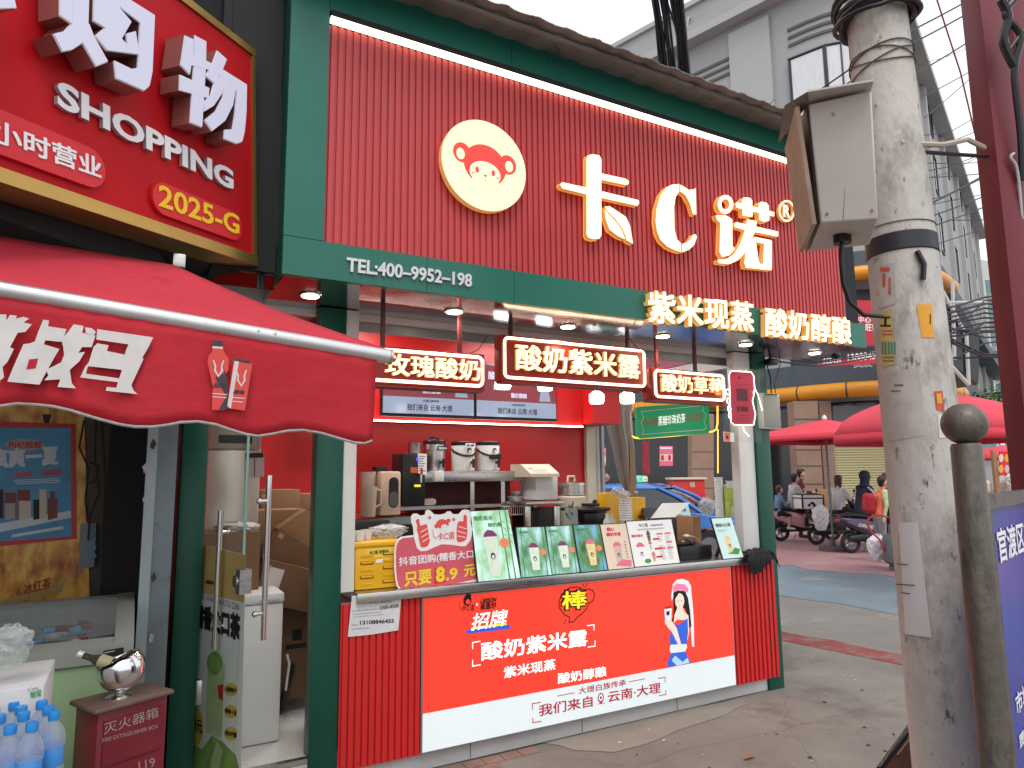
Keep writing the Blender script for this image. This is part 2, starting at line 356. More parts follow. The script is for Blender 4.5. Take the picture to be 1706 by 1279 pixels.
m_.add([Vector((v.x, v.y, -.002)) for v in p1 + p2], [list(range(len(p1) + len(p2)))], REDK)
struct('kerb', m_)
# ================================================================ KIOSK
kiosk = thing('drink_kiosk', (2.5, 5, 0), 'red and green drink kiosk with a ribbed sign fascia and serving counter', 'kiosk')
def ribs(mb, P, u0, u1, v0, v1, pitch, dep, m, fill=.62, h=0):
    n = round((u1 - u0) / pitch); pt = (u1 - u0) / n
    prof = []
    for i in range(n):
        a = u0 + i * pt; prof += [(a, 0), (a + pt * (1 - fill) * .9, 0), (a + pt * (1 - fill), dep), (a + pt * .985, dep)]
    prof.append((u1, 0)); k = len(prof)
    vs = [P.at(x, v0, d + h) for x, d in prof] + [P.at(x, v1, d + h) for x, d in prof]
    mb.add(vs, [(i, i + 1, k + i + 1, k + i) for i in range(k - 1)], m)
    for (v, fl) in ((v0, 0), (v1, 1)):
        mb.add([P.at(x, v, d + h) for x, d in prof] + [P.at(u1, v, h - .004), P.at(u0, v, h - .004)], [list(range(k + 2)) if fl else list(range(k + 2))[::-1]], m)
# fascia: back box, ribbed panel, green surround
f = MB(); ribs(f, PF, .803, 4.975, 2.872, 4.095, .0400, .013, REDP, h=-.012); f.build('fascia_panel', kiosk)
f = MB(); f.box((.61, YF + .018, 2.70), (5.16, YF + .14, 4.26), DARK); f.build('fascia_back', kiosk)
f = MB()
f.box((.603, YF - .02, 2.888), (.800, YF + .016, 4.40), GREEN)
f.box((.603, YF - .022, 2.69), (1.36, YF + .016, 2.884), GREEN); f.box((1.363, YF - .022, 2.69), (1.905, YF + .016, 2.884), GREEN)
f.box((1.908, YF - .022, 2.69), (3.52, YF + .016, 2.884), GREEN); f.box((3.523, YF - .022, 2.69), (5.18, YF + .016, 2.884), GREEN)
f.box((.8025, YF - .02, 4.16), (1.905, YF + .016, 4.40), GREEN); f.box((1.908, YF - .02, 4.16), (3.1, YF + .016, 4.40), GREEN); f.box((3.103, YF - .02, 4.16), (4.98, YF + .016, 4.40), GREEN)
f.box((.603, YF + .017, 2.69), (.609, YF + .2, 4.4), DGREEN)
f.build('fascia_frame', kiosk)
f = MB(); f.box((.806, YF - .035, 4.096), (4.972, YF - .005, 4.122), LED); f.box((.806, YF - .038, 4.123), (4.972, YF + .01, 4.157), DARK); f.build('led_strip', kiosk)
# roof sheet
f = MB(); xs = np.arange(.56, 5.45, .02); ang = math.radians(-3)
RS = mat('old_roof_sheet', (.21, .20, .195), .7, var=.3, vs=3, spots=[((.06, .05, .045), 5, .6, .1)])
def rz(x): t = (x % .21) / .21; return .011 * max(0, math.sin(t * 2 * PI)) ** .7
y0, y1 = 3.13, 6.9
top = [Vector((x, y0 + random.uniform(-.004, .004), 4.335 + rz(x) - (x - 1.3) * .006)) for x in xs] + [Vector((x, y1, 4.55 + rz(x))) for x in xs]; k = len(xs)
f.add(top, [(i, i + 1, k + i + 1, k + i) for i in range(k - 1)], RS, True)
f.add([v - Vector((0, 0, .006)) for v in top], [(i + 1, i, k + i, k + i + 1) for i in range(k - 1)], RS, True)
f.add([top[i] for i in range(k)] + [top[i] - Vector((0, 0, .006)) for i in range(k)], [(i, k + i, k + i + 1, i + 1) for i in range(k - 1)], RS)
f.box((.6, 3.20, 4.30), (5.4, 3.22, 4.32), RS)
f.build('roof', kiosk)
# soffit and beams
f = MB(); f.box((.62, YF + .018, 2.694), (5.17, YC + .1, 2.72), MIRR); f.build('soffit', kiosk)
f = MB(); f.box((.30, YC + .102, 2.66), (4.66, YC + .16, 2.78), WHITE); f.box((1.1, YC + .165, 2.60), (4.6, YC + .19, 2.69), mat('grey_rail', (.3, .3, .3), .4, .8)); f.build('header_rail', kiosk)
f = MB(); f.box((.3, 4.62, 2.86), (4.5, 4.66, 3.02), REDW); f.build('red_beam', kiosk)
# posts
for lo, hi, nm, m in (((.236, YC, 0), (.362, YC + .1, 2.69), 'post', DGREEN), ((.928, YC - .004, 0), (1.085, YC + .11, 2.69), 'post', DGREEN), ((1.087, YC + .006, 1.045), (1.165, YC + .1, 2.69), 'white_post', WHITE),
                     ((4.315, YC + .01, 1.045), (4.49, YC + .1, 2.69), 'white_post', WHITE), ((4.495, YC - .01, 0), (4.66, YC + .12, 2.69), 'post', DGREEN)):
    f = MB(); f.rbox(lo, hi, m, .006); f.build(nm, kiosk)
# walls, floor, ceiling
WTIL = mat('white_floor_tile', (.6, .6, .58), .25, var=.08, vs=2)
f = MB(); f.box((.24, YC + .04, .02), (4.64, 6.4, .19), WTIL); f.box((.364, YC - .0, .17), (.926, YC + .038, .196), STEEL); f.box((.364, YC + .001, .0), (.926, YC + .036, .168), GREYP); f.build('floor', kiosk)
f = MB(); f.box((.24, 6.3, .19), (4.52, 6.42, 3.2), REDW); f.box((.24, YC + .11, .19), (.30, 6.3, 3.2), REDW); f.build('interior_wall', kiosk)
f = MB(); f.box((.24, 4.665, 3.1), (4.64, 6.42, 3.16), mat('ceiling_white', (.6, .6, .58), .6)); f.box((.24, YC + .17, 3.025), (4.64, 4.66, 3.08), mat('ceiling_white', (.6, .6, .58), .6)); f.build('ceiling', kiosk)
f = MB(); f.box((1.35, 5.92, 2.20), (4.13, 6.29, 3.09), REDW); f.box((4.135, 5.75, 2.22), (4.50, 6.29, 3.09), REDW); f.box((1.36, 5.9, 2.185), (4.12, 5.915, 2.197), mat('cabinet_led', (1, .95, .9), .4, emis=9, ecol=(1, .9, .75))); f.build('wall_cabinet', kiosk)
f = MB(); f.box((4.40, 6.24, .19), (4.52, 6.29, 3.0), mat('cream_post', (.6, .55, .42), .5)); f.box((4.54, 6.28, .19), (4.64, 6.42, 3.1), WHITE); f.build('rear_post', kiosk)
# side window facing the street
f = MB(); f.box((4.54, 4.11, .19), (4.62, 6.27, .98), GREYP); f.box((4.53, 4.11, .985), (4.64, 6.27, 1.02), STEEL); f.build('side_wall', kiosk)
f = MB(); f.box((4.57, 4.11, 2.62), (4.63, 6.27, 2.72), WHITE)
for y in (4.16, 6.2): f.box((4.575, y, 1.022), (4.61, y + .045, 2.62), mat('window_frame_grey', (.35, .36, .36), .4, .5))
f.box((4.55, 4.16, 2.725), (4.64, 6.4, 3.1), mat('pink_banner_wall', (.5, .18, .25), .5, var=.5, vs=1.5)); f.build('side_window_frame', kiosk)
# counter
f = MB(); f.rbox((1.167, YC - .05, .985), (4.47, YC + .62, 1.04), STEEL, .006); f.build('counter_top', kiosk)
f = MB(); f.box((1.10, YC + .03, .10), (4.48, YC + .55, .98), mat('cabinet_grey', (.3, .3, .3), .5)); f.box((1.10, YC + .012, .0), (4.49, YC + .028, .098), GREYP)
for x in (1.9, 2.72, 3.55): f.box((x, YC + .009, .002), (x + .004, YC + .011, .097), INK)
f.build('counter_body', kiosk)
f = MB(); ribs(f, Plane((0, YC - .005, 0), XA, ZA), 1.088, 1.560, .098, .982, .0395, .016, REDC, .7)
f.build('counter_slat_panel', kiosk)
f = MB(); ribs(f, Plane((0, YC - .005, 0), XA, ZA), 4.118, 4.600, .098, 1.0, .046, .018, REDC, .6)
f.build('counter_slat_panel', kiosk)
# downlights in the soffit and ceiling
def downlight(px, py, z, r=.05, e=2.2, nm='downlight'):
    p = onZ(px, py, z); f = MB(); f.lathe((p.x, p.y, z - .008), [(r * .78, .002), (r * .8, 0), (r, 0), (r * 1.02, .008)], CHROME, 24)
    d = f.build(nm, kiosk); f2 = MB(); f2.lathe((p.x, p.y, z - .012), [(r * .1, -.001), (r * .74, 0), (r * .76, .004)], LAMP, 20); f2.build('lamp_face', d)
    light('downlight_lamp', 'SPOT', (p.x, p.y, z - .03), e, (1, .85, .65), d, .04, (0, 0, 0), 2.2)
for x, y in ((517, 491), (757, 518), (946, 543), (1104, 559), (1242, 573), (1357, 587)): downlight(x, y, 2.692, .062, 10)
for x, y in ((708, 570), (807, 578)): downlight(x, y, 3.098, .05, 12)
for x in (1.5, 3.1):      # unseen panel lamps added to light the work area, off the visible ceiling strip
    f = MB(); f.rbox((x, 5.0, 3.07), (x + .5, 5.5, 3.098), PANL, .01); d = f.build('added_ceiling_panel', kiosk)
    light('ceiling_lamp', 'AREA', (x + .25, 5.25, 3.05), 16, (1, .97, .93), d, .5)
# hanging bulb lamps over the counter
for x, y, z0 in ((1045, 662, 1), (994, 662, 1), (838, 637, 0), (908, 640, 0)):
    p = onY(x, y, 4.7); f = MB(); f.lathe((p.x, p.y, p.z - .05), [(.03, -.001), (.055, 0), (.062, .02), (.062, .075), (.03, .1)], LAMPW, 20); f.cyl((p.x, p.y, p.z + .05), (p.x, p.y, p.z + .12), .028, CHROME)
    f.cyl((p.x, p.y, p.z + .12), (p.x, p.y, 3.02), .004, BLACK, 6); d = f.build('bulb_lamp', kiosk)
# ---- logo disc and big characters (parts of the kiosk sign)
def Z2(pts): return [(900 + x / 2.558, 150 + y / 2.558) for x, y in pts]
f = MB(); cu, cv = PF.uv(801, 281.5); R_ = .272
f.slab(PF, [(cu + R_ * 1.0 * math.cos(2 * PI * i / 56), cv + R_ * math.sin(2 * PI * i / 56)) for i in range(56)], DISCF, .012, .055, LETS, px=False)
f.mats
def ell(c, rx, ry, a0=0, a1=360, n=24, rot=0):
    o = []
    for i in range(n + 1):
        a = math.radians(a0 + (a1 - a0) * i / n); x = rx * math.cos(a); y = ry * math.sin(a); r = math.radians(rot); o.append((c[0] + x * math.cos(r) - y * math.sin(r), c[1] + x * math.sin(r) + y * math.cos(r)))
    return o
def L0(pts): return [(cu + x, cv + y) for x, y in pts]
hh = .0565
# red head shape of the emblem: hair arc, two ears, cream face
f.poly(PF, L0(ell((0, .0), .137, .125, 0, 360, 40)), LOGOR, hh, False)
f.poly(PF, L0(ell((-.147, .045), .056, .060)), LOGOR, hh + .0005, False); f.poly(PF, L0(ell((.150, .035), .056, .060)), LOGOR, hh + .0005, False)
f.poly(PF, L0(ell((-.156, .036), .026, .034)), DISCF, hh + .001, False); f.poly(PF, L0(ell((.158, .026), .026, .034)), DISCF, hh + .001, False)
f.poly(PF, L0(ell((0, -.05), .100, .072, 0, 360, 30)), DISCF, hh + .0012, False); f.poly(PF, L0([(-.075, -.07), (.078, -.07), (.105, -.135), (.0, -.16), (-.10, -.135)]), DISCF, hh + .0014, False)
for x in (-.052, .052): f.poly(PF, L0(ell((x, -.038), .012, .019)), LOGOR, hh + .002, False)
for x in (-.078, .08): f.poly(PF, L0(ell((x, -.062), .009, .004)), LOGOR, hh + .002, False)
f.poly(PF, L0([(-.014, -.058), (.014, -.058), (0, -.075)]), LOGOR, hh + .002, False); f.poly(PF, L0([(-.0015, -.08), (.0015, -.08), (.0015, -.10), (-.0015, -.10)]), LOGOR, hh + .002, False)
f.build('logo_disc', kiosk)
def strokes(name, lst, h=.05):
    f = MB()
    for i, s_ in enumerate(lst):
        f.slab(PF, s_, LETF, .018, h + .0005 * i, LETS)
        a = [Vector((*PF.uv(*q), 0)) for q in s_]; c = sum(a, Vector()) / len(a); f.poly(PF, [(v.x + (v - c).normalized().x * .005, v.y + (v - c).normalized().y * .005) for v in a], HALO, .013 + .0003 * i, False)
    return f.build(name, kiosk)
strokes('sign_character', [Z2([(178, 305), (184, 291), (205, 286), (232, 291), (241, 306), (241, 628), (232, 643), (205, 645), (184, 638), (178, 624)]),
    Z2([(236, 366), (345, 390), (357, 399), (356, 412), (345, 416), (236, 393)]), Z2([(66, 416), (74, 405), (180, 428), (398, 480), (401, 492), (393, 504), (180, 457), (75, 431)]),
    Z2([(255, 508), (275, 506), (310, 528), (345, 552), (362, 590), (368, 625), (374, 664), (348, 650), (345, 638), (330, 600), (300, 560), (262, 522)]),
    Z2([(253, 520), (296, 565), (324, 602), (340, 645), (310, 632), (275, 605), (258, 560)])])
strokes('sign_character', [Z2([(571, 411), (540, 414), (512, 430), (490, 462), (474, 520), (471, 570), (478, 615), (492, 648), (520, 675), (550, 690), (578, 698), (578, 662), (562, 645), (551, 605), (549, 510), (555, 468), (571, 441)]),
    Z2([(576, 414), (594, 424), (610, 436), (632, 434), (641, 428), (643, 540), (629, 538), (616, 492), (597, 457), (576, 443)]), Z2([(583, 698), (610, 690), (634, 668), (646, 634), (640, 624), (628, 626), (618, 646), (602, 660), (583, 664)])])
ring = [Z2(ell((767, 497), 33, 40, a, a + 92, 8) + ell((767, 497), 17, 22, a + 92, a, 8)) for a in (0, 90, 180, 270)]
strokes('sign_character', ring + [Z2([(725, 543), (772, 545), (795, 560), (796, 672), (806, 684), (784, 712), (752, 719), (741, 700), (745, 575), (730, 562)]),
    Z2([(858, 560), (900, 568), (892, 610), (872, 660), (850, 700), (820, 733), (780, 750), (735, 745), (733, 730), (775, 727), (805, 705), (830, 660), (848, 610)]),
    Z2([(803, 578), (812, 572), (990, 612), (989, 633), (850, 606), (806, 594)]), Z2([(868, 642), (893, 642), (906, 735), (912, 750), (900, 768), (852, 764), (846, 745), (852, 690)]),
    Z2([(886, 634), (958, 648), (963, 655), (962, 670), (888, 655)]), Z2([(930, 656), (962, 660), (962, 772), (922, 770), (925, 745)]), Z2([(850, 744), (960, 752), (960, 776), (850, 765)]),
    Z2([(808, 494), (814, 488), (972, 530), (972, 548), (812, 512)]), Z2([(834, 480), (843, 468), (868, 470), (878, 480), (880, 550), (838, 546)]), Z2([(905, 495), (916, 486), (938, 490), (948, 502), (951, 566), (930, 572), (908, 564)])])
f = MB()
for a in (0, 90, 180, 270): f.slab(PF, Z2(ell((1035, 521), 34, 46, a, a + 91, 8) + ell((1035, 521), 28, 38, a + 91, a, 8)), LETF, .012, .035, LETS)
f.text(PF, 'R', Z2([(1021, 545)])[0], Z2([(1050, 550)])[0], Z2([(1021, 493)])[0], LETF, .014, .02, LETS, .03); f.build('sign_character', kiosk)
f = MB(); f.text(PF, '紫米现蒸', (1067, 541), (1243, 556), (1067, 487), LETF, .03, .045, LETS, .022); f.build('slogan_lettering', kiosk)
f = MB(); f.text(PF, '酸奶醇酿', (1261, 563), (1405, 577), (1261, 514), LETF, .03, .045, LETS, .022); f.build('slogan_lettering', kiosk)
f = MB(); f.text(PF, 'TEL:400–9952–198', (574, 455), (782, 481), (575, 431), SILVER, .023, .012, SILVER, .028); f.build('phone_lettering', kiosk)
f = MB(); f.box((3.55, YF + .01, 2.72), (3.56, YF + .02, 2.8), DARK)
# ---- light box on the counter front
PL = Plane((0, YC - .03, 0), XA, ZA)
LBR = mat('lightbox_red', (.60, .03, .018), .3, var=.05, vs=1.2, emis=.38, ecol=(1, .075, .04)); LBW = mat('lightbox_white', (.55, .62, .64), .3, var=.03, vs=1.5, emis=.30, ecol=(.9, .98, 1)); LBT = mat('lightbox_text_white', (.85, .85, .85), .3, emis=.55, ecol=(1, 1, 1))
LBB = mat('lightbox_blue', (.03, .1, .6), .3, emis=.3); LBY = mat('lightbox_yellow', (.85, .7, .02), .3, emis=.4); LBK = mat('lightbox_black', (.02, .01, .01), .3)
LBD = mat('lightbox_darkred', (.45, .02, .05), .3, emis=.15)
f = MB(); f.box((1.565, YC - .028, .104), (4.112, YC + .03, .978), mat('alu_frame', (.5, .5, .5), .35, .9))
u0, v0 = PL.uv(707, 1250); u1, v1 = PL.uv(1221, 1138)
f.poly(PL, [(1.575, .11), (4.104, .11), (4.104, .972), (1.575, .972)], LBR, .0005, False)
vw = PL.uv(706, 1189)[1]; vw2 = PL.uv(1220, 1092)[1]
f.poly(PL, [(1.575, .11), (4.104, .11), (4.104, (vw + vw2) / 2), (1.575, (vw + vw2) / 2)], LBW, .001, False)
def Z5(x, y): return (540 + x / 3.562, 920 + y / 3.562)
def Z6(x, y): return (880 + x / 3.5636, 920 + y / 3.5636)
T = lambda s, a, b, c, m=LBT, bold=.016, h=.002, **k: f.text(PL, s, a, b, c, m, h, 0, None, bold, **k)
T('酸奶紫米露', Z5(930, 645), Z6(352, 553), Z5(930, 535), bold=.02)
T('紫米现蒸', Z5(1065, 748), Z6(162, 695), Z5(1065, 680)); T('酸奶醇酿', Z6(175, 782), Z6(465, 735), Z6(175, 718))
T('大理白族传承', Z6(298, 843), Z6(580, 790), Z6(298, 803), LBD, .012)
T('我们来自', Z6(62, 975), Z6(382, 915), Z6(62, 905), LBD); T('云南·大理', Z6(472, 892), Z6(785, 833), Z6(472, 825), LBD)
for a, b in (((172, 853), (272, 833)), ((598, 768), (692, 750))): f.line(PL, Z6(*a), Z6(*b), .005, LBD, .002)
def corner(p, q, r, m, w_=.006): f.line(PL, p, q, w_, m, .002); f.line(PL, q, r, w_, m, .0024)
corner(Z5(925, 527), Z5(880, 535), Z5(880, 570), LBT); corner(Z5(925, 667), Z5(880, 675), Z5(880, 640), LBT)
corner(Z6(350, 435), Z6(390, 430), Z6(390, 460), LBT); corner(Z6(355, 562), Z6(396, 556), Z6(396, 525), LBT)
corner(Z6(72, 890), Z6(24, 898), Z6(24, 930), LBD); corner(Z6(76, 1003), Z6(26, 1010), Z6(26, 985), LBD); corner(Z6(772, 748), Z6(812, 742), Z6(812, 770), LBD); corner(Z6(778, 850), Z6(816, 843), Z6(816, 820), LBD)
f.disc(PL, Z6(430, 862), .026, LBD, .002, ry=.03); f.disc(PL, Z6(430, 862), .018, LBW, .0024, ry=.022); f.disc(PL, Z6(430, 862), .009, LBD, .0028); f.poly(PL, [Z6(413, 880), Z6(448, 874), Z6(432, 902)], LBD, .0019); f.line(PL, Z6(412, 900), Z6(452, 893), .004, LBD, .0024)
f.poly(PL, [Z5(843, 462), Z5(1103, 428), Z5(1102, 452), Z5(845, 484)], LBB, .0014); f.poly(PL, [Z5(872, 446), Z5(1080, 416), Z5(1082, 430), Z5(872, 458)], LBY, .0012)
T('招牌', Z5(872, 466), Z5(1090, 432), Z5(872, 365), LBT, .012, shear=.2)
T('卡C诺', Z5(815, 350), Z5(892, 345), Z5(815, 312), LBK, .01); T('来思尔', Z5(925, 345), Z5(1020, 330), Z5(925, 305), LBK, .04); T('LIESSON', Z5(925, 305), Z5(1022, 294), Z5(927, 276), LBK, .05, shear=.2); T('x', Z5(901, 318), Z5(913, 316), Z5(901, 303), LBT, .02)
# small girl-head emblem: hair, face
c0 = Z5(850, 285); f.disc(PL, c0, .028, LBK, .0014, ry=.032); f.disc(PL, Z5(855, 258), .02, LBK, .0015, ry=.012); f.disc(PL, Z5(853, 293), .016, LBR, .0018, ry=.015); f.line(PL, Z5(800, 300), Z5(806, 330), .003, LBK, .0015); f.line(PL, Z5(806, 330), Z5(822, 345), .003, LBK, .0016)
# speech bubble with the exclamation character
cb = [Z6(x, y) for x, y in ((184, 330), (182, 290), (200, 245), (240, 212), (290, 205), (330, 222), (360, 218), (385, 228), (394, 255), (382, 290), (360, 300), (345, 335), (318, 365), (290, 385), (268, 412), (242, 415), (246, 385), (215, 370))]
for i in range(len(cb)): f.line(PL, cb[i], cb[(i + 1) % len(cb)], .007, LBK, .0014 + .00002 * i)
T('棒', Z6(188, 350), Z6(354, 340), Z6(188, 220), LBK, .075, .002); T('棒', Z6(198, 340), Z6(347, 330), Z6(198, 232), LBY, .018, .0045)
for a, b in (((322, 205), (330, 185)), ((335, 212), (352, 182)), ((213, 425), (222, 402))): f.line(PL, Z6(*a), Z6(*b), .005, LBK, .002)
# printed figure: woman in blue dress and white headdress holding a cup
SK = mat('print_skin', (.85, .62, .52), .4, emis=.35); PB = mat('print_blue', (.03, .12, .62), .4, emis=.3); PSB = mat('print_sky', (.35, .6, .9), .4, emis=.35); PPK = mat('print_pink', (.8, .2, .35), .4, emis=.3)
D = lambda pts, m, h: f.poly(PL, [Z6(*q) for q in pts], m, h)
D([(858, 190), (880, 163), (915, 157), (950, 170), (966, 200), (968, 235), (975, 300), (982, 400), (985, 560), (972, 560), (962, 420), (950, 300), (935, 235), (870, 235), (852, 290), (848, 260)], LBW, .0014)
D([(860, 240), (880, 225), (930, 230), (948, 270), (960, 350), (968, 440), (955, 450), (945, 380), (930, 330), (880, 340), (868, 400), (840, 460), (835, 440), (862, 380), (862, 300)], LBK, .0018)
D([(856, 205), (880, 185), (930, 190), (950, 215), (948, 240), (900, 222), (862, 238)], PPK, .0020)
D(ell((898, 288), 27, 46, 0, 360, 18), SK, .0024); D([(885, 325), (915, 320), (925, 350), (950, 375), (955, 470), (945, 520), (930, 480), (935, 400), (880, 400), (862, 420), (868, 370)], SK, .0022)
D([(872, 275), (898, 235), (926, 262), (918, 244), (895, 228), (870, 245)], LBK, .0027)
for x in (888, 908): D(ell((x, 288), 4, 3, 0, 360, 8), LBK, .0028)
D(ell((896, 318), 5, 2.5, 0, 360, 8), PPK, .0028)
D([(866, 430), (900, 425), (945, 390), (948, 480), (938, 545), (842, 548), (838, 500)], PB, .0026); D([(845, 548), (938, 543), (942, 560), (930, 590), (846, 600), (838, 575)], LBW, .0028); D([(846, 598), (932, 588), (950, 630), (968, 655), (822, 683), (830, 640)], PB, .0029); D([(850, 640), (870, 612), (915, 650), (945, 625), (955, 655), (880, 672)], PSB, .0031)
D([(820, 420), (850, 405), (880, 450), (905, 540), (895, 560), (850, 470), (822, 440)], SK, .0032); D([(806, 335), (850, 328), (848, 405), (812, 415)], LBW, .0034); D([(812, 325), (845, 315), (850, 330), (808, 337)], LBD, .0035); D([(818, 350), (838, 348), (836, 372), (820, 374)], LBK, .0036); D([(808, 405), (835, 400), (840, 420), (812, 430)], SK, .0036)
f.build('light_box', kiosk)

# ---- door: glass leaf swung outwards
HN, HE = Vector((.385, YC + .03, 0)), Vector((.497, 3.50, 0))
dd = (HE - HN).normalized(); PD = Plane(HN, dd, ZA)       # u from hinge to free edge
if PD.n.x > 0: pass
dl = (HE - HN).length
door = MB()
ga = [PD.at(0, .21), PD.at(dl, .21), PD.at(dl, 2.45), PD.at(0, 2.45)]
door.prism(ga, PD.n * .010, film('door_glass', (.9, .95, .93), .0, .05, 1.13)); dleaf = door.build('door', kiosk)
f = MB(); e = [PD.at(dl, .21, -.001), PD.at(dl + .004, .21, -.001), PD.at(dl + .004, 2.45, -.001), PD.at(dl, 2.45, -.001)]; f.prism(e, PD.n * .012, mat('glass_edge', (.25, .5, .42), .2)); f.build('glass_edge', dleaf)
sgn = 1 if PD.at(0, 0, 1).x < HN.x else -1
DF = film('door_print_white', (.85, .85, .85), .8, .5)
f = MB(); hq = .012 if True else 0
H_ = lambda k: (.0105 + k)
DY = mat('door_print_yellow', (.60, .42, .14), .5, var=.15, vs=6)
DYM = mat('door_yellow', (.7, .5, .08), .5); DGM = mat('door_green', (.25, .42, .12), .5, var=.4, vs=12); DGL = mat('door_light_green', (.5, .62, .35), .5, var=.2, vs=9)
def Z4(x, y): return (280 + x / 2.134, 680 + y / 2.134)
f.poly(PD, [Z4(110, 480), Z4(285, 520), Z4(268, 1279), Z4(75, 1279)], DF, .011)
for i in range(6): 
    y = 480 + i * 42; f.poly(PD, [Z4(108 - i * 2, y), Z4(284 - i * 1.5, y + 42), Z4(284 - i * 1.5, y + 84), Z4(108 - i * 2, y + 42)], film('door_print_yellow%d' % i, (.8, .8, .8), .04, .5) if 0 else DY if i < 4 else DF, .0114)
f.text(PD, '# NUO XIANG DA KOU CHA', Z4(106, 672), Z4(262, 722), Z4(108, 648), PBLACK, .012, bold=.0)
f.text(PD, '糯香大口茶', Z4(104, 775), Z4(266, 828), Z4(106, 690), PBLACK, .012, bold=.06)
f.text(PD, '来思尔', Z4(142, 622), Z4(172, 628), Z4(142, 608), PBLACK, .012, bold=.04)
f.poly(PD, [Z4(*q) for q in ell((122, 590), 9, 14, 0, 360, 12)], PBLACK, .012)
f.poly(PD, [Z4(*q) for q in ((150, 890), (212, 905), (200, 1170), (145, 1150))], DGL, .0125); f.poly(PD, [Z4(*q) for q in ell((175, 905), 28, 42, 0, 360, 18)], DGM, .0128); f.poly(PD, [Z4(*q) for q in ell((172, 835), 12, 26, 0, 360, 14)], DGL, .0126)
f.poly(PD, [Z4(*q) for q in ((185, 985), (206, 978), (204, 1040), (190, 1030))], REDC, .013)
f.poly(PD, [Z4(*q) for q in ell((112, 1130), 22, 66, 0, 360, 20)], DYM, .0127); f.text(PD, '10元', Z4(93, 1143), Z4(132, 1155), Z4(93, 1098), PBLACK, .0135, bold=.03)
for i, s_ in enumerate(('云南特产', '鲜香十足', '香水柠檬')):
    y = 998 + i * 78; f.poly(PD, [Z4(*q) for q in ell((233, y), 24, 24, 0, 360, 20)], DYM, .0127); f.text(PD, s_, Z4(214, y + 5), Z4(254, y + 16), Z4(214, y - 14), PBLACK, .0135, bold=.03)
f.poly(PD, [Z4(*q) for q in ((75, 1279), (80, 1180), (130, 1210), (165, 1160), (200, 1180), (250, 1230), (262, 1279))], DGM, .0122); f.poly(PD, [Z4(*q) for q in ((165, 1240), (185, 1180), (205, 1215), (190, 1279), (160, 1279))], DGL, .0132)
f.build('door_graphics', dleaf)
for (sx, x1, y1, x2, y2, off) in ((-1, 385, 850, 372, 1078, .045), (1, 428, 792, 420, 1070, -.055)):
    a, b = PD.px(x1, y1, off), PD.px(x2, y2, off)
    h0 = PD.uv(x1, y1); h1 = PD.uv(x2, y2); um = (h0[0] + h1[0]) / 2
    a = PD.at(um, h0[1], off); b = PD.at(um, h1[1], off); f = MB(); f.cyl(a, b, .0135, CHROME, 16)
    for t in (.16, .84): q = a + (b - a) * t; f.cyl(q, q - PD.n * off, .009, CHROME, 12); f.cyl(q - PD.n * off * .7, q - PD.n * off * .9, .014, CHROME, 12)
    f.build('door_handle', dleaf)
f = MB(); u_, v_ = PD.uv(408, 968); f.box((0, 0, 0), (0, 0, 0), CHROME); f = MB()
f.prism([PD.at(u_ - .02, v_ - .055, -.02), PD.at(u_ + .03, v_ - .055, -.02), PD.at(u_ + .03, v_ + .055, -.02), PD.at(u_ - .02, v_ + .055, -.02)], PD.n * .055, STEEL); f.lathe(PD.at(u_ - .022, v_, .02), [(.026, 0), (.03, .01), (.028, .02)], STEEL, 20, PD.n); f.build('door_lock', dleaf)
f = MB(); q = PD.at(.01, .62); f.rbox((q.x - .03, q.y - .03, .56), (q.x + .03, q.y + .03, .68), STEEL, .004); f.build('door_hinge', dleaf)
# ================================================================ hanging signs under the soffit
SB = mat('sign_board_red', (.16, .008, .006), .35, emis=.05, ecol=(1, .1, .05))
def hang_sign(x0, x1, z0, z1, y, txt, tb, label, rods, dep=.12):
    r = thing('hanging_sign', ((x0 + x1) / 2, y, z0), label, 'sign', 'lit dish name signs hanging over the counter')
    P = Plane((0, y, 0), XA, ZA)
    f = MB(); f.rbox((x0, y, z0), (x1, y + dep, z1), SB, .008); f.box((x0 + .01, y + .001, z0 - .012), (x1 - .01, y + dep - .004, z0 - .001), DRED); f.build('board', r)
    f = MB(); i = .022; pts = rrect(x0 + i, z0 + i, x1 - i, z1 - i, .03, 4); f.tube([P.at(a, b, .010) for a, b in pts], .0095, NEON, 8, False, True); f.build('neon_border', r)
    f = MB(); f.text(P, txt, *tb, LETF, .012, .022, LETS, .020, px=False); f.build('lettering', r)
    for x in rods:
        f = MB(); f.box((x - .011, y + .04, z1 - .005), (x + .011, y + .062, 2.692), mat('rod_brown', (.1, .02, .02), .4)); f.build('hanging_rod', r)
    return r
hang_sign(1.10, 1.868, 2.212, 2.432, 3.70, '玫瑰酸奶', ((1.225, 2.262), (1.82, 2.262), (1.225, 2.388)), 'lit red sign reading 玫瑰酸奶 with its left end behind the red awning', (1.235, 1.72))
_k = 3.87 / 3.75; _z = lambda z: 1.7 + (z - 1.7) * _k
hang_sign(2.006 * _k, 3.172 * _k, _z(2.286), _z(2.582), 3.87, '酸奶紫米露', ((2.095 * _k, _z(2.355)), (3.095 * _k, _z(2.355)), (2.095 * _k, _z(2.525))), 'largest lit red sign reading 酸奶紫米露, hanging in the middle over the counter', (2.17, 3.15), .10)
hang_sign(3.268, 3.992, 2.228, 2.462, 3.80, '酸奶草莓', ((3.33, 2.285), (3.94, 2.285), (3.33, 2.415)), 'lit red sign reading 酸奶草莓 above the green board', (3.36, 3.74))
# wires between soffit and signs
f = MB()
for a, b in (((1045, 560), (1100, 610)), ((780, 590), (812, 560))):
    A, B = onY(*a, 3.8), onY(*b, 3.8); f.tube([A, (A + B) / 2 - ZA * .03, B], .003, BLACK, 6)
f.build('sign_cable', kiosk)
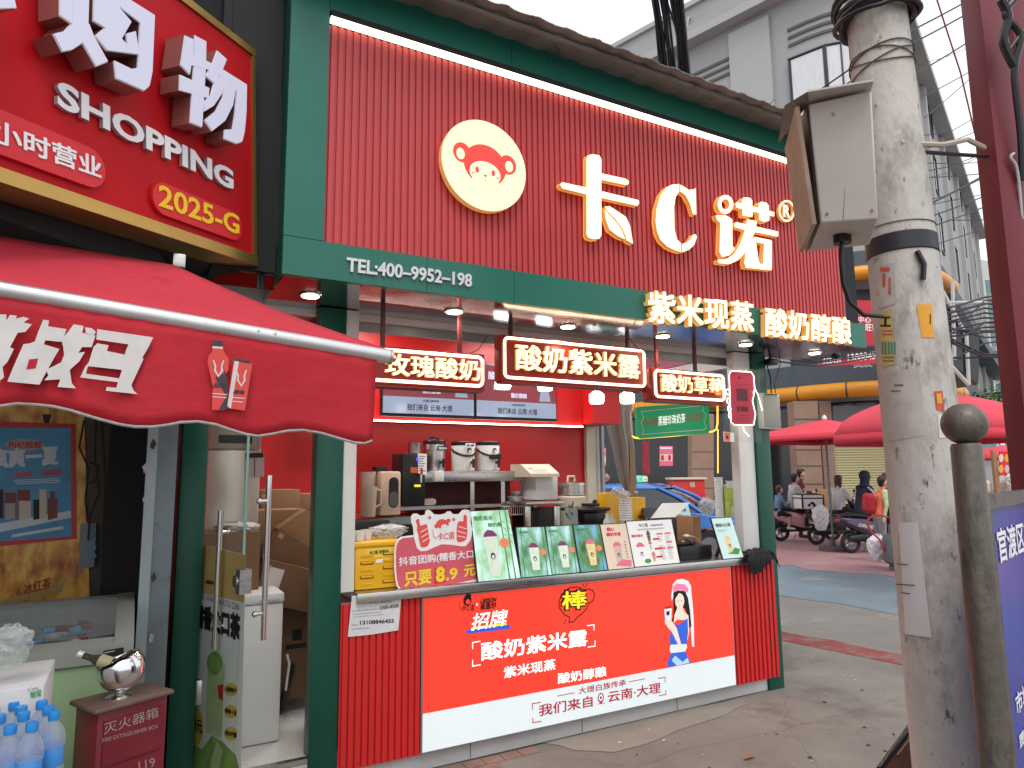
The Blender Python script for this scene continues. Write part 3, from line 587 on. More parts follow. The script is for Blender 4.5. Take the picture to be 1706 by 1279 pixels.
# green promo board with its lit tube frame
P = Plane((0, 4.3, 0), XA, ZA)
r = thing('promo_board', tuple(onY(1118, 730, 4.3)), 'green board reading 黑糖珍珠奶茶 with a yellow lit tube around it', 'sign')
GB = mat('promo_green', (.01, .26, .1), .4, emis=.12, ecol=(.02, .6, .25))
f = MB(); o = [P.uv(*q) for q in ((1059, 728), (1057, 682), (1062, 678), (1172, 671), (1176, 675), (1179, 716), (1176, 722), (1064, 731))]; f.slab(P, o, GB, 0, .03, GB, px=False)
il = [P.uv(*q) for q in ((1066, 724), (1068, 716), (1064, 705), (1068, 695), (1064, 686), (1168, 676), (1166, 684), (1172, 692), (1168, 702), (1172, 713), (1168, 716))]
for i in range(len(il)): f.line(P, il[i], il[(i + 1) % len(il)], .004, PWHITE, .032 + .0001 * i, False)
f.text(P, '黑糖珍珠奶茶', (1092, 710), (1137, 704), (1092, 694), LBT, .034, bold=.0)
PRL = mat('promo_red', (.5, .03, .03), .4); f.text(P, '开业特惠', (1067, 712), (1091, 710), (1067, 697), PRL, .034, bold=.0); f.text(P, '15元2杯', (1139, 704), (1165, 701), (1139, 690), PRL, .034, bold=.0); f.build('board', r)
f = MB(); YT = mat('yellow_tube', (.8, .5, .05), .4, emis=1.2, ecol=(1, .6, .06)); WT = mat('cream_tube', (.7, .6, .5), .4)
f.tube([P.px(*q, .01) for q in ((1052, 726), (1056, 729), (1064, 730), (1120, 726), (1186, 719), (1192, 715), (1194, 706), (1194, 672))], .007, YT, 8); f.tube([P.px(*q, .01) for q in ((1064, 678), (1054, 681), (1050, 688), (1052, 726))], .007, WT, 8)
f.tube([P.px(*q, .0) for q in ((1196, 715), (1196, 788))], .005, YT, 8); f.build('tube_frame', r)
for x, y in ((1075, 680), (1160, 674)): 
    q = P.px(x, y); f = MB(); f.cyl(q, (q.x, q.y, 2.70), .003, STEEL, 6); f.build('hanging_wire', r)
# phone shaped neon sign
P = Plane((0, 3.75, 0), XA, ZA)
r = thing('neon_phone_sign', tuple(onY(1235, 735, 3.75)), 'hand-and-phone neon sign on a clear sheet, dark red with a white outline', 'sign')
f = MB(); a = [P.uv(*q) for q in ((1206, 735), (1203, 610), (1266, 616), (1270, 738))]; f.slab(P, a, ACRYL, -.006, -.002, px=False); f.build('clear_sheet', r)
f = MB(); o = [P.uv(*q) for q in ((1216, 703), (1213, 624), (1217, 618), (1250, 620), (1254, 626), (1256, 650), (1252, 668), (1257, 690), (1254, 708), (1222, 708))]
f.slab(P, o, mat('phone_sign_red', (.3, .01, .03), .4, emis=.12, ecol=(1, .05, .1)), 0, .006, px=False)
f.text(P, '扫码', (1226, 685), (1245, 686), (1226, 676), PBLACK, .008, bold=.03)
for y_ in (640, 691, 697, 701): f.line(P, (1226, y_), (1247, y_ + 1), .004, DRED, .008)
f.poly(P, [(1226, 647), (1244, 648), (1245, 668), (1227, 667)], mat('phone_dark', (.1, .01, .02), .4), .008); f.disc(P, (1231, 629), .01, PBLACK, .008); f.build('phone_board', r)
f = MB(); f.tube([P.at(*q, .010) for q in o], .0034, NEONW, 8, False, True)
for cx_, cy_ in ((1211, 653), (1212, 668), (1213, 681), (1214, 692)): c = P.uv(cx_, cy_); f.tube([P.at(c[0] + .020 * math.cos(t) * (1 - (cy_ - 650) * .008), c[1] + .022 * math.sin(t), .012) for t in np.linspace(0, 2 * PI, 14)[:-1]], .0034, NEONW, 6, False, True)
f.tube([P.px(*q, .012) for q in ((1253, 655), (1256, 648), (1261, 658), (1268, 684))], .0034, NEONW, 6); f.tube([P.px(*q, .012) for q in ((1235, 709), (1238, 718), (1246, 727))], .0034, NEONW, 6); f.build('neon_outline', r)
f = MB(); f.slab(P, [(1205, 719), (1223, 721), (1223, 736), (1206, 735)], PWHITE, -.001, .002); f.poly(P, [(1206, 720), (1216, 721), (1216, 735), (1207, 734)], mat('sticker_orange', (.8, .15, .03), .5), .003); f.disc(P, (1211, 728), .012, PBLACK, .004); f.build('sticker', r)
# grey wall speaker box and lamps at the right corner post
r = thing('wall_speaker', tuple(onY(1282, 728, 4.0)), 'small pale box speaker fixed on the kiosk corner post', 'speaker')
f = MB(); a, b = onY(1270, 714, 3.93), onY(1299, 656, 3.93); f.rbox((a.x, 3.93, a.z), (b.x, 4.05, b.z), mat('speaker_shell', (.5, .52, .47), .5), .01); f.build('housing', r)
f = MB(); f.rbox((a.x + .03, 3.925, a.z + .015), (b.x - .012, 3.929, b.z - .02), mat('speaker_grille', (.35, .37, .36), .6, bump=.8, bs=300), .002); f.box((a.x + .045, 3.92, b.z - .012), (b.x - .03, 3.929, b.z - .006), BLACK); f.build('grille', r)
f = MB(); f.tube([onY(1285, 655, 3.95), onY(1284, 630, 3.95), onY(1278, 610, 4.0), onY(1290, 585, 4.02)], .006, BLACK, 6); f.tube([onY(1292, 655, 3.95), onY(1290, 640, 3.9), onY(1300, 605, 4.0), onY(1296, 578, 4.02)], .004, BLACK, 6); f.build('cable', r)
f = MB(); p_ = onY(1392, 592, 3.8); f.ball(p_, .04, BLACK, (1, 1, .9)); f.cyl(p_, (p_.x, p_.y, 2.70), .022, BLACK, 12); f.build('security_camera', label='black dome camera under the right end of the soffit', cat='camera', group=None)
f = MB(); p_ = onY(1283, 606, 3.95); f.rbox((p_.x - .05, 3.9, p_.z - .01), (p_.x + .05, 4.0, p_.z + .04), BLACK, .01); f.cyl((p_.x, 3.95, p_.z), (p_.x, 3.95, 2.70), .01, BLACK); f.build('spot_lamp', label='black boxy spot lamp beside the kiosk corner post', cat='lamp')
# ---- wall screens
SCR = mat('screen_dark_red', (.1, .02, .025), .15, emis=.25, ecol=(.32, .09, .1)); SCB = mat('screen_grey_blue', (.1, .12, .16), .15, emis=.33, ecol=(.42, .5, .68)); SCD = mat('screen_text_dark', (.02, .02, .03), .3, emis=.03, ecol=(.3, .3, .5)); SCL = mat('screen_text_light', (.3, .3, .4), .3, emis=.35, ecol=(.6, .6, .75))
P = Plane((0, 5.86, 0), XA, ZA)
def Y1(x, y): return (560 + x / 4.2625, 480 + y / 4.2625)
aL, aR = P.uv(*Y1(998, 910)), P.uv(*Y1(1562, 925)); tw = aR[0] - aL[0]; zb = (aL[1] + aR[1]) / 2
r = thing('wall_screen', (aL[0] + tw / 2, 5.86, zb), 'dark menu screen nearer the serving hatch side street, right one of the pair', 'screen', 'menu screens on the back wall')
f = MB(); f.rbox((aL[0] - .012, 5.865, zb - .03), (aR[0] + .012, 5.915, zb + tw * .565 + .02), BLACK, .006); f.build('bezel', r)
f = MB(); f.poly(P, [(aL[0], zb), (aR[0], zb), (aR[0], zb + tw * .56), (aL[0], zb + tw * .56)], SCR, .0, False); f.poly(P, [(aL[0], zb), (aR[0], zb), (aR[0], zb + tw * .17), (aL[0], zb + tw * .17)], SCB, .001, False)
f.text(P, '我们来自 云南·大理', (aL[0] + tw * .25, zb + .03), (aL[0] + tw * .75, zb + .03), (aL[0] + tw * .25, zb + .09), SCD, .002, px=False)
f.text(P, '大理白族传承', (aL[0] + tw * .42, zb + .11), (aL[0] + tw * .6, zb + .11), (aL[0] + tw * .42, zb + .135), SCD, .002, px=False)
f.text(P, '酸奶紫米露', (aL[0] + tw * .14, zb + .36), (aL[0] + tw * .56, zb + .36), (aL[0] + tw * .14, zb + .44), SCL, .002, px=False); f.text(P, '紫米现蒸', (aL[0] + tw * .2, zb + .26), (aL[0] + tw * .4, zb + .26), (aL[0] + tw * .2, zb + .31), SCL, .002, px=False); f.text(P, '酸奶醇酿', (aL[0] + tw * .42, zb + .19), (aL[0] + tw * .62, zb + .19), (aL[0] + tw * .42, zb + .24), SCL, .002, px=False)
f.poly(P, [(aL[0] + tw * q, zb + z) for q, z in ((.78, .17), (.93, .17), (.9, .3), (.92, .42), (.88, .5), (.83, .48), (.82, .36), (.8, .28))], SCB, .0015, False)
f.build('display', r)
r['label'] = 'dark menu screen on the red cabinet, right one of the pair'
dup(r, (aL[0] + tw / 2 - tw - .03, 5.86, zb), label='dark menu screen on the red cabinet, left one of the pair')
# ================================================================ kitchen equipment
def bxy(mb, x0, y0, x1, y1, yy, dep, m, r=.008):
    a, b = onY(x0, y1, yy), onY(x1, y0, yy); mb.rbox((a.x, yy, a.z), (b.x, yy + dep, b.z), m, r); return a, b
CREAM = mat('cream_plastic', (.62, .54, .42), .4); WPL = mat('white_plastic', (.68, .67, .64), .4, var=.04, vs=6)
f = MB(); f.box((.5, 5.50, .191), (2.26, 6.28, 1.30), mat('bench_dark', (.03, .028, .03), .4)); f.box((.5, 5.47, 1.302), (2.26, 6.28, 1.36), STEEL); f.build('work_bench', label='low steel topped bench under the cream ice maker', cat='bench')
t = thing('steel_shelf', (2.95, 5.9, .19), 'two tier stainless steel shelf bearing the urn and white barrels', 'shelf')
a, b = onY(712, 805, 5.72), onY(894, 784, 5.72); f = MB(); f.rbox((a.x - .05, 5.72, a.z + .01), (b.x + .02, 6.26, b.z), STEEL, .004); f.build('top', t)
f = MB(); z_ = onY(800, 842, 5.72).z; f.box((a.x - .4, 5.74, z_ - .02), (b.x, 6.24, z_ + .01), STEEL); f.build('shelf_board', t)
for x in (787, 838, 891):
    q = onY(x, 820, 5.73); f = MB(); f.box((q.x - .02, 5.73, .191), (q.x + .02, 5.77, a.z + .009), STEEL); f.build('leg', t)
f = MB(); f.box((a.x - .03, 6.2, z_ + .011), (b.x - .03, 6.235, a.z + .008), mat('dark_red_back', (.1, .01, .012), .5)); f.build('back_panel', t)
f = MB(); f.box((2.3, 5.76, .191), (4.38, 6.24, 1.18), mat('bench_dark', (.03, .028, .03), .4)); f.build('base_cabinet', t)
# water heater
t = thing('water_heater', tuple(onY(690, 842, 5.62)), 'tall black water heater with a red tap and a steel cup on top', 'heater')
f = MB(); bxy(f, 670, 755, 709, 842, 5.62, .28, BLACK, .012); f.build('body', t)
P = Plane((0, 5.618, 0), XA, ZA)
f = MB(); f.slab(P, [(696, 755), (711, 756), (711, 791), (697, 789)], PWHITE, 0, .002)
for i in range(7): f.line(P, (698, 760 + i * 4), (708 - i % 3 * 2, 760 + i * 4), .006, INK, .003 + i * .0001)
f.poly(P, [(693, 762), (697, 762), (697, 768), (693, 768)], mat('lcd_blue', (.05, .1, .8), .3, emis=.5), .003); f.poly(P, [(684, 778), (697, 779), (697, 788), (684, 787)], mat('orange_label', (.6, .12, .02), .5), .001); f.poly(P, [(690, 807), (701, 807), (701, 811), (690, 811)], LBY, .001); f.build('label_sticker', t)
f = MB(); q = P.px(698, 790); f.cyl(q, q - YA * .06, .012, CHROME); f.cyl(q - YA * .05, q - YA * .05 - ZA * .07, .009, CHROME); f.rbox((q.x - .008, q.y - .07, q.z), (q.x + .008, q.y - .05, q.z + .05), REDC, .003); f.build('tap', t)
f = MB(); q = onY(690, 755, 5.75); f.lathe((q.x, 5.75, q.z), [(.052, .0), (.055, .09), (.056, .092)], STEEL); f.build('steel_cup', label='small steel cup on top of the black water heater', cat='cup')
# urn and barrels on the shelf
zt = onY(800, 784, 5.85).z
def urn(px0, px1, ptop, m, lidm, label, nm, y=5.88):
    a, b = onY(px0, ptop, y), onY(px1, ptop, y); rr = (b.x - a.x) / 2 * .93; cx = (a.x + b.x) / 2; H = a.z - zt - .0
    t = thing(nm, (cx, y, zt), label, 'urn', None); f = MB(); f.lathe((cx, y, zt), [(rr * .96, 0), (rr, .01), (rr, H * .84), (rr * .98, H * .86)], m, 28); f.build('body', t)
    f = MB(); f.lathe((cx, y, zt), [(rr * 1.02, H * .86), (rr * 1.03, H * .96), (rr * .9, H), (rr * .1, H * 1.0)], lidm, 28)
    if nm == 'hot_urn': f.tube([(cx - rr * .5, y, zt + H), (cx - rr * .3, y, zt + H * 1.1), (cx + rr * .3, y, zt + H * 1.1), (cx + rr * .5, y, zt + H)], .01, BLACK, 8)
    f.build('lid', t)
    f = MB(); q = Vector((cx + rr * .35, y - rr * .98, zt + H * .28)); f.cyl(q, q - YA * .05, .014, BLACK); f.cyl(q + Vector((0, -.04, .03)), q + Vector((0, -.04, -.05)), .012, BLACK); f.build('tap', t)
    return t, cx, rr, H, y
t, cx, rr, H, y = urn(705, 741, 733, STEEL, BLACK, 'polished steel hot water urn with black lid, left of the white barrels', 'hot_urn')
P = Plane((cx, y - rr - .004, zt), XA, ZA); f = MB(); f.slab(P, [(-.01, H * .66), (rr * .9, H * .66), (rr * .9, H * .8), (-.01, H * .8)], BLACK, 0, .003, px=False); f.text(P, '糯香水', (0, H * .69), (rr * .82, H * .69), (0, H * .77), PWHITE, .004, px=False); f.build('label_sticker', t)
for k, (x0, x1, lab) in enumerate(((752, 790, 'white insulated barrel with a white tag on its black lid, next to the steel urn'), (794, 831, 'white insulated barrel with a black tag under its handle, rightmost on the shelf'))):
    t, cx, rr, H, y = urn(x0, x1, 735, WPL, BLACK, lab, 'insulated_barrel'); t['group'] = 'white insulated barrels on the steel shelf'
    f = MB(); f.tube([(cx + rr * 1.03 * math.sin(a), y - rr * 1.03 * math.cos(a), zt + H * (.72 - .22 * math.cos(a))) for a in np.linspace(-PI / 2, PI / 2, 12)], .01, BLACK, 8); f.build('handle', t)
    P = Plane((cx, y - rr - .012, zt), XA, ZA); f = MB()
    if k == 0: f.slab(P, [(-.03, H * .78), (.07, H * .78), (.07, H * .92), (-.03, H * .92)], PWHITE, 0, .003, px=False); f.text(P, '奶茶', (-.02, H * .81), (.06, H * .81), (-.02, H * .89), PBLACK, .004, px=False)
    else: f.slab(P, [(-.05, H * .38), (.08, H * .38), (.08, H * .54), (-.05, H * .54)], PBLACK, 0, .003, px=False)
    f.disc(P, (.01, H * .68), .022, PBLACK, .001, px=False); f.disc(P, (.015, H * .655), .013, WPL, .002, px=False); f.build('label_sticker', t)
f = MB(); bxy(f, 724, 784, 740, 802, 5.66, .1, WPL, .006); f.build('paper_box', label='small white carton in front of the steel shelf end', cat='box')
# dispenser
t = thing('syrup_dispenser', tuple(onY(905, 834, 5.5)), 'white syrup dispenser with a slanted keypad top', 'dispenser')
f = MB(); a, b = bxy(f, 893, 785, 929, 833, 5.55, .3, WPL, .01); f.build('body', t)
f = MB(); A, B = onY(878, 773, 5.60), onY(925, 771, 5.60); C_, D_ = onY(893, 789, 5.42), onY(934, 789, 5.42); A.x = onY(884, 789, 5.42).x; C_.x = A.x; f.prism([A + YA * .2 , A, C_, C_ - ZA * .03, C_ + YA * .38 - ZA * .03], (onY(932, 789, 5.42).x - A.x, 0, 0), CREAM)
pk = Plane(C_, XA, (A - C_)); f.build('keypad_head', t)
f = MB(); L3 = (A - C_).length
for i in range(4):
    for j in range(3): f.poly(pk, [(.05 + i * .042, .02 + j * .028), (.083 + i * .042, .02 + j * .028), (.083 + i * .042, .04 + j * .028), (.05 + i * .042, .04 + j * .028)], mat('key_grey', (.5, .48, .45), .5), .003, False)
f.poly(pk, [(.03, .1), (.08, .1), (.08, .115), (.03, .115)], REDC, .004, False); f.build('keypad', t)
# cabinet below dispenser, black machine, rice cooker
f = MB(); bxy(f, 876, 835, 940, 842, 5.35, .5, STEEL, .004); bxy(f, 876, 843, 884, 940, 5.37, .03, STEEL, .003); bxy(f, 925, 843, 932, 940, 5.37, .03, STEEL, .003); bxy(f, 880, 845, 929, 940, 5.6, .3, BLACK, .004); f.build('machine_stand', label='steel stand with dark inside below the white syrup dispenser', cat='stand')
t = thing('rice_cooker', tuple(onY(951, 847, 5.5)), 'cream rice cooker carrying a steel pot by the rear post', 'cooker')
q0, q1 = onY(931, 847, 5.6), onY(973, 825, 5.6); cx = (q0.x + q1.x) / 2; rr = (q1.x - q0.x) / 2; f = MB(); f.lathe((cx, 5.6, q0.z - .3), [(rr * .95, 0), (rr, .03), (rr, .3 + (q1.z - q0.z) * .9), (rr * .9, .3 + q1.z - q0.z)], CREAM, 28); f.build('body', t)
z3 = q1.z; f = MB(); f.lathe((cx, 5.6, z3 + .002), [(rr * .82, 0), (rr * .88, .01), (rr * .88, .1), (rr * .93, .102), (rr * .9, .12), (rr * .3, .14)], STEEL, 28); f.build('pot', t)
f = MB(); f.tube([(cx - .04, 5.6, z3 + .138), (cx - .035, 5.6, z3 + .185), (cx + .035, 5.6, z3 + .185), (cx + .04, 5.6, z3 + .138)], .012, CREAM, 8); f.build('lid_handle', t)
# ice maker and pitchers
t = thing('ice_maker', tuple(onY(650, 860, 5.5)), 'cream ice maker with a tall dark oval window', 'machine')
f = MB(); a, b = bxy(f, 633, 785, 669, 859, 5.52, .3, mat('ice_maker_cream', (.58, .42, .30), .35), .02); f.build('body', t)
P = Plane((0, 5.517, 0), XA, ZA); c = P.uv(656, 813); f = MB(); f.poly(P, [(c[0] + x, c[1] + y) for x, y in rrect(-.042, -.16, .042, .09, .04)], BLACK, .001, False); f.poly(P, [(c[0] + x, c[1] + y) for x, y in rrect(-.036, -.15, .036, -.03, .03)], mat('dark_glass', (.12, .12, .11), .15), .002, False); f.build('window', t)
f = MB(); bxy(f, 626, 777, 647, 785, 5.6, .1, BLACK, .004); f.build('scale', label='small black scale lying on the cream ice maker', cat='scale')
def pitcher(x0, x1, y0, y1, yy, lab):
    a, b = onY(x0, y1, yy), onY(x1, y0, yy); rr = (b.x - a.x) / 2; cx = (a.x + b.x) / 2; H = b.z - a.z
    t = thing('pitcher', (cx, yy, a.z), lab, 'pitcher', 'cloudy plastic pitchers on the bench'); f = MB(); PP = mat('cloudy_plastic', (.62, .5, .4), .3, trans=.25)
    f.lathe((cx, yy, a.z), [(rr * .8, 0), (rr * .82, .01), (rr, H), (rr * .96, H), (rr * .78, .015)], PP, 22); f.build('body', t)
    f = MB(); f.tube([(cx + rr * .95, yy, a.z + H * .9), (cx + rr * 1.5, yy, a.z + H * .85), (cx + rr * 1.5, yy, a.z + H * .4), (cx + rr * .88, yy, a.z + H * .3)], .009, PP, 8); f.build('handle', t)
pitcher(598, 626, 786, 858, 5.62, 'taller cloudy pitcher standing against the ice maker'); pitcher(600, 628, 810, 861, 5.50, 'shorter cloudy pitcher in front of the taller one')
f = MB(); bxy(f, 587, 866, 650, 900, 5.2, .3, BLACK, .01); f.build('black_case', label='low black case behind the yellow crate', cat='case')
# baskets and bowls on the lower shelf
for k, (x0, x1, y0, y1) in enumerate(((852, 877, 826, 838), (858, 874, 818, 826))):
    q0, q1 = onY(x0, y1, 5.78), onY(x1, y0, 5.78); f = MB(); cx = (q0.x + q1.x) / 2; rr = (q1.x - q0.x) / 2
    f.lathe((cx, 5.85, q0.z), [(rr * .7, 0), (rr, q1.z - q0.z), (rr * .95, q1.z - q0.z), (rr * .6, .01)], WPL, 20); f.build('bowl', label=('wide stack of white bowls on the lower shelf', 'narrow white bowl on top of the bowl stack')[k], cat='bowl', group='white bowls on the lower shelf')
f = MB(); q0, q1 = onY(840, 858, 5.66), onY(884, 842, 5.66)
for i in range(13): x = q0.x + (q1.x - q0.x) * i / 12; f.cyl((x, 5.66, q1.z), (x + (.5 - i / 12) * .04, 5.66, q0.z), .003, WPL, 5)
for z in (q0.z, q1.z): f.tube([(q0.x, 5.66, z), (q1.x, 5.66, z), (q1.x, 5.95, z), (q0.x, 5.95, z)], .005, WPL, 6, False, True)
f.build('wire_basket', label='white wire basket hanging under the lower shelf', cat='basket')
f = MB(); q0, q1 = onY(712, 843, 5.7), onY(732, 834, 5.7)
for i in range(3): f.cyl((q0.x + .03 * i, 5.72, q0.z + .035), (q0.x + .06 + .03 * i, 5.9, q0.z + .035), .03, CREAM, 14)
f.build('paper_rolls', label='pale rolled towels at the left of the lower shelf', cat='towels')
# ================================================================ things on the serving counter
ZT = 1.041
def counter_at(px, py): p = onZ(px, py, ZT); return p
YC2 = mat('crate_yellow', (.78, .42, .01), .4, var=.06, vs=6)
t = thing('plastic_crate', tuple(onY(622, 988, 4.05)), 'yellow slotted plastic crate at the left end of the counter', 'crate')
a, b = onY(586, 990, 4.02), onY(658, 900, 4.02); f = MB(); x0, x1, z0, z1 = a.x + .012, b.x + .06, ZT, b.z
f.rbox((x0, 4.02, z0), (x1, 4.34, z1 - .02), YC2, .02); f.rbox((x0 - .006, 4.012, z1 - .03), (x1 + .006, 4.348, z1 - .0), YC2, .008); f.build('body', t)
P = Plane((0, 4.02, 0), XA, ZA); YD = mat('crate_slot', (.25, .12, .005), .5); 
for i in range(5):
    for j in range(2):
        f = MB(); cx = x0 + .075 + j * .135 + (0 if i % 2 == 0 else 0); cz = z0 + .035 + i * .04 + j * .006
        f.slab(P, [(cx + p, cz + q) for p, q in rrect(-.042, -.010, .042, .010, .009, 3)], YD if (i + j) % 2 else YC2, .0003, .0022, YD, px=False)
        f.slab(P, [(cx + p, cz + q + .003) for p, q in rrect(-.034, -.005, .034, .005, .004, 3)], YC2, .0024, .006, YC2, px=False); f.build('slot', t)
f = MB(); f.slab(P, [(x0 + .07, z1 - .095), (x1 - .04, z1 - .09), (x1 - .04, z1 - .035), (x0 + .07, z1 - .04)], mat('yellow_sticker', (.85, .6, .08), .5), .0005, .002, px=False); f.text(P, '卡C诺 收银台', (x0 + .085, z1 - .075), (x1 - .1, z1 - .072), (x0 + .085, z1 - .052), PBLACK, .003, px=False)
f.slab(P, [(x0 + .13, z1 - .125), (x1 - .09, z1 - .122), (x1 - .09, z1 - .103), (x0 + .13, z1 - .105)], PWHITE, .0005, .002, px=False); f.build('sticker', t)
for k, (x, y_) in enumerate(((598, 4.1), (611, 4.16))):
    q = onY(x, 895, y_); f = MB(); zz = z1 + .001
    f.lathe((q.x, y_, zz), [(.028, 0), (.036, .055), (.036, .06), (.033, .06), (.026, .004)], WPL, 18); f.build('paper_cup', label=('white paper cup at the left edge of the yellow crate', 'white paper cup beside the clear bag on the crate')[k], cat='cup', group='white cups on the yellow crate')
def bag(name, c, sz, lab, m=BAG, n=22, seed=1, cat='bag', lump=.2):
    rnd = random.Random(seed); f = MB(); vs = []; fs = []; k = n; W = 34; ph = [rnd.uniform(0, 6.28) for _ in range(8)]
    for i in range(k + 1):
        t_ = i / k; env = (math.sin(PI * min(1, t_ * .62 + .10)) ** .6 if t_ < .8 else .86 - (t_ - .8) * 3.4) if t_ < .96 else .35
        for j in range(W):
            a = 2 * PI * j / W; cr = abs(math.sin(a * 3.5 + ph[0] + 2.2 * math.sin(t_ * 6 + ph[1]))) * .22 + abs(math.sin(a * 6 + ph[2] - 9 * t_ + ph[3])) * .13 + abs(math.sin(a * 2 + t_ * 13 + ph[4])) * .10
            r_ = max(.05, env * (1.18 - cr * (1 + lump)) + rnd.uniform(-.02, .02)); vs.append(Vector((c[0] + sz[0] * r_ * math.cos(a), c[1] + sz[1] * r_ * math.sin(a), c[2] + sz[2] * (t_ + (rnd.uniform(-.03, .03) if 0 < i else 0)))))
    for i in range(k):
        for j in range(W): fs.append((i * W + j, i * W + (j + 1) % W, (i + 1) * W + (j + 1) % W, (i + 1) * W + j))
    f.add(vs, fs, m, False); return f.build(name, label=lab, cat=cat)
q = onY(650, 893, 4.16); bag('plastic_bag', (q.x, 4.2, z1 + .001), (.13, .09, .085), 'crumpled clear bag lying on the yellow crate', seed=3)
# pink promo board, two thumbs up
PP_ = Plane((0, 3.985, ZT), XA, Vector((0, .06, 1)))
def Z3(x, y): return (560 + x / 3.997, 700 + y / 3.997)
t = thing('promo_cutout', tuple(onY(735, 982, 3.985)), 'pink promotional cutout sign with two thumbs up leaning at the crate', 'sign')
PK = mat('promo_pink', (.62, .10, .14), .45, var=.08, vs=8); f = MB()
out = [(385, 880), (390, 830), (405, 795), (430, 775), (480, 768), (515, 765), (512, 720), (497, 668), (497, 640), (512, 622), (535, 620), (562, 636), (590, 628), (594, 605), (608, 595), (625, 600), (650, 625), (690, 628), (725, 620), (740, 606), (760, 606), (775, 625), (815, 625), (838, 598), (862, 594), (886, 600), (895, 625), (893, 680), (905, 728), (950, 725), (985, 745), (1003, 785), (1018, 900), (1015, 990), (1005, 1030), (975, 1055), (850, 1085), (720, 1110), (600, 1130), (490, 1142), (430, 1135), (402, 1105), (392, 1060), (385, 980)]
f.slab(PP_, [Z3(*q) for q in out], PWHITE, 0, .006); 
inn = [(395, 880), (400, 835), (415, 802), (440, 785), (515, 777), (535, 850), (560, 872), (600, 868), (640, 850), (700, 825), (760, 828), (830, 838), (860, 838), (890, 800), (908, 738), (950, 735), (978, 752), (995, 790), (1008, 900), (1006, 985), (995, 1022), (970, 1045), (850, 1075), (720, 1100), (600, 1120), (490, 1132), (435, 1125), (412, 1100), (402, 1055), (396, 980)]
f.poly(PP_, [Z3(*q) for q in inn], PK, .0072)
TR = mat('thumb_red', (.75, .08, .07), .45)
for th in ([(527, 668), (540, 655), (550, 660), (556, 700), (568, 700), (595, 690), (605, 700), (605, 715), (612, 740), (615, 770), (622, 800), (610, 835), (590, 845), (562, 845), (550, 800), (545, 760), (535, 730), (537, 700)],
           [(868, 640), (855, 626), (846, 634), (844, 672), (815, 672), (805, 685), (800, 720), (798, 760), (800, 800), (812, 812), (845, 806), (865, 790), (872, 740), (868, 700)]):
    f.poly(PP_, [Z3(*q) for q in th], TR, .0075)
for a, b in (((560, 745), (600, 722)), ((566, 778), (608, 752)), ((574, 808), (612, 785)), ((812, 708), (862, 722)), ((806, 738), (858, 752)), ((806, 770), (855, 780))): f.line(PP_, Z3(*a), Z3(*b), .005, PWHITE, .009)
for c in ((620, 648), (780, 660)): f.poly(PP_, [Z3(c[0] + (16 if i % 2 == 0 else 7) * math.sin(i * PI / 5), c[1] - (16 if i % 2 == 0 else 7) * math.cos(i * PI / 5)) for i in range(10)], TR, .0078)
for c, rx, ry, m, h in (((705, 690), 42, 32, TR, .0078), ((745, 668), 13, 14, TR, .0077), ((664, 705), 13, 14, TR, .0077), ((718, 715), 24, 22, PWHITE, .0082)): f.poly(PP_, [Z3(*q) for q in ell(c, rx, ry, 0, 360, 18)], m, h)
for c in ((708, 714), (728, 712)): f.poly(PP_, [Z3(*q) for q in ell(c, 3, 4, 0, 360, 8)], TR, .0086)
f.text(PP_, '卡C诺', Z3(670, 800), Z3(785, 790), Z3(670, 748), TR, .0082, bold=.01); f.line(PP_, Z3(640, 730), Z3(645, 775), .004, TR, .0082); f.line(PP_, Z3(645, 775), Z3(668, 785), .004, TR, .0083)
f.text(PP_, '抖音团购(糯香大口茶)', Z3(415, 980), Z3(990, 915), Z3(413, 912), PWHITE, .0082, bold=.02)
YL = mat('promo_yellow', (.85, .6, .03), .45); f.text(PP_, '只要', Z3(450, 1110), Z3(632, 1085), Z3(450, 1010), YL, .0082, bold=.03)
f.poly(PP_, [Z3(*q) for q in ((655, 985), (722, 968), (724, 1080), (650, 1090))], REDC, .0080); f.text(PP_, '8', Z3(660, 1080), Z3(722, 1075), Z3(660, 975), YL, .0086, bold=.05); f.text(PP_, '.9', Z3(728, 1068), Z3(805, 1058), Z3(728, 988), YL, .0082, bold=.03); f.text(PP_, '元', Z3(848, 1045), Z3(925, 1032), Z3(846, 965), YL, .0082, bold=.03); f.text(PP_, '!', Z3(948, 1040), Z3(960, 1038), Z3(948, 975), YL, .0082, bold=.02)
f.build('board', t)
f = MB(); f.box((1.6, 4.05, ZT), (1.9, 4.052, ZT + .2), PWHITE); f.build('support', t)
# menus
def bokeh(name, cols, em=.25):
    if name in MATS: return MATS[name]
    m = bpy.data.materials.new(name); m.use_nodes = True; nt = m.node_tree; b = nt.nodes['Principled BSDF']; N = nt.nodes.new; L = nt.links.new
    tc = N('ShaderNodeTexCoord'); mp = N('ShaderNodeMapping'); mp.inputs['Scale'].default_value = (1, 1, .45); n = N('ShaderNodeTexNoise'); n.inputs['Scale'].default_value = 14; n.inputs['Detail'].default_value = 4; r_ = N('ShaderNodeValToRGB')
    L(tc.outputs['Object'], mp.inputs[0]); L(mp.outputs[0], n.inputs['Vector']); L(n.outputs['Fac'], r_.inputs[0]); cr = r_.color_ramp
    while len(cr.elements) < len(cols): cr.elements.new(.5)
    for i, c in enumerate(cols): cr.elements[i].position = .3 + .4 * i / (len(cols) - 1); cr.elements[i].color = (*c, 1)
    L(r_.outputs[0], b.inputs['Base Color']); L(r_.outputs[0], b.inputs['Emission Color']); b.inputs['Emission Strength'].default_value = em; b.inputs['Roughness'].default_value = .35
    MATS[name] = m; return m
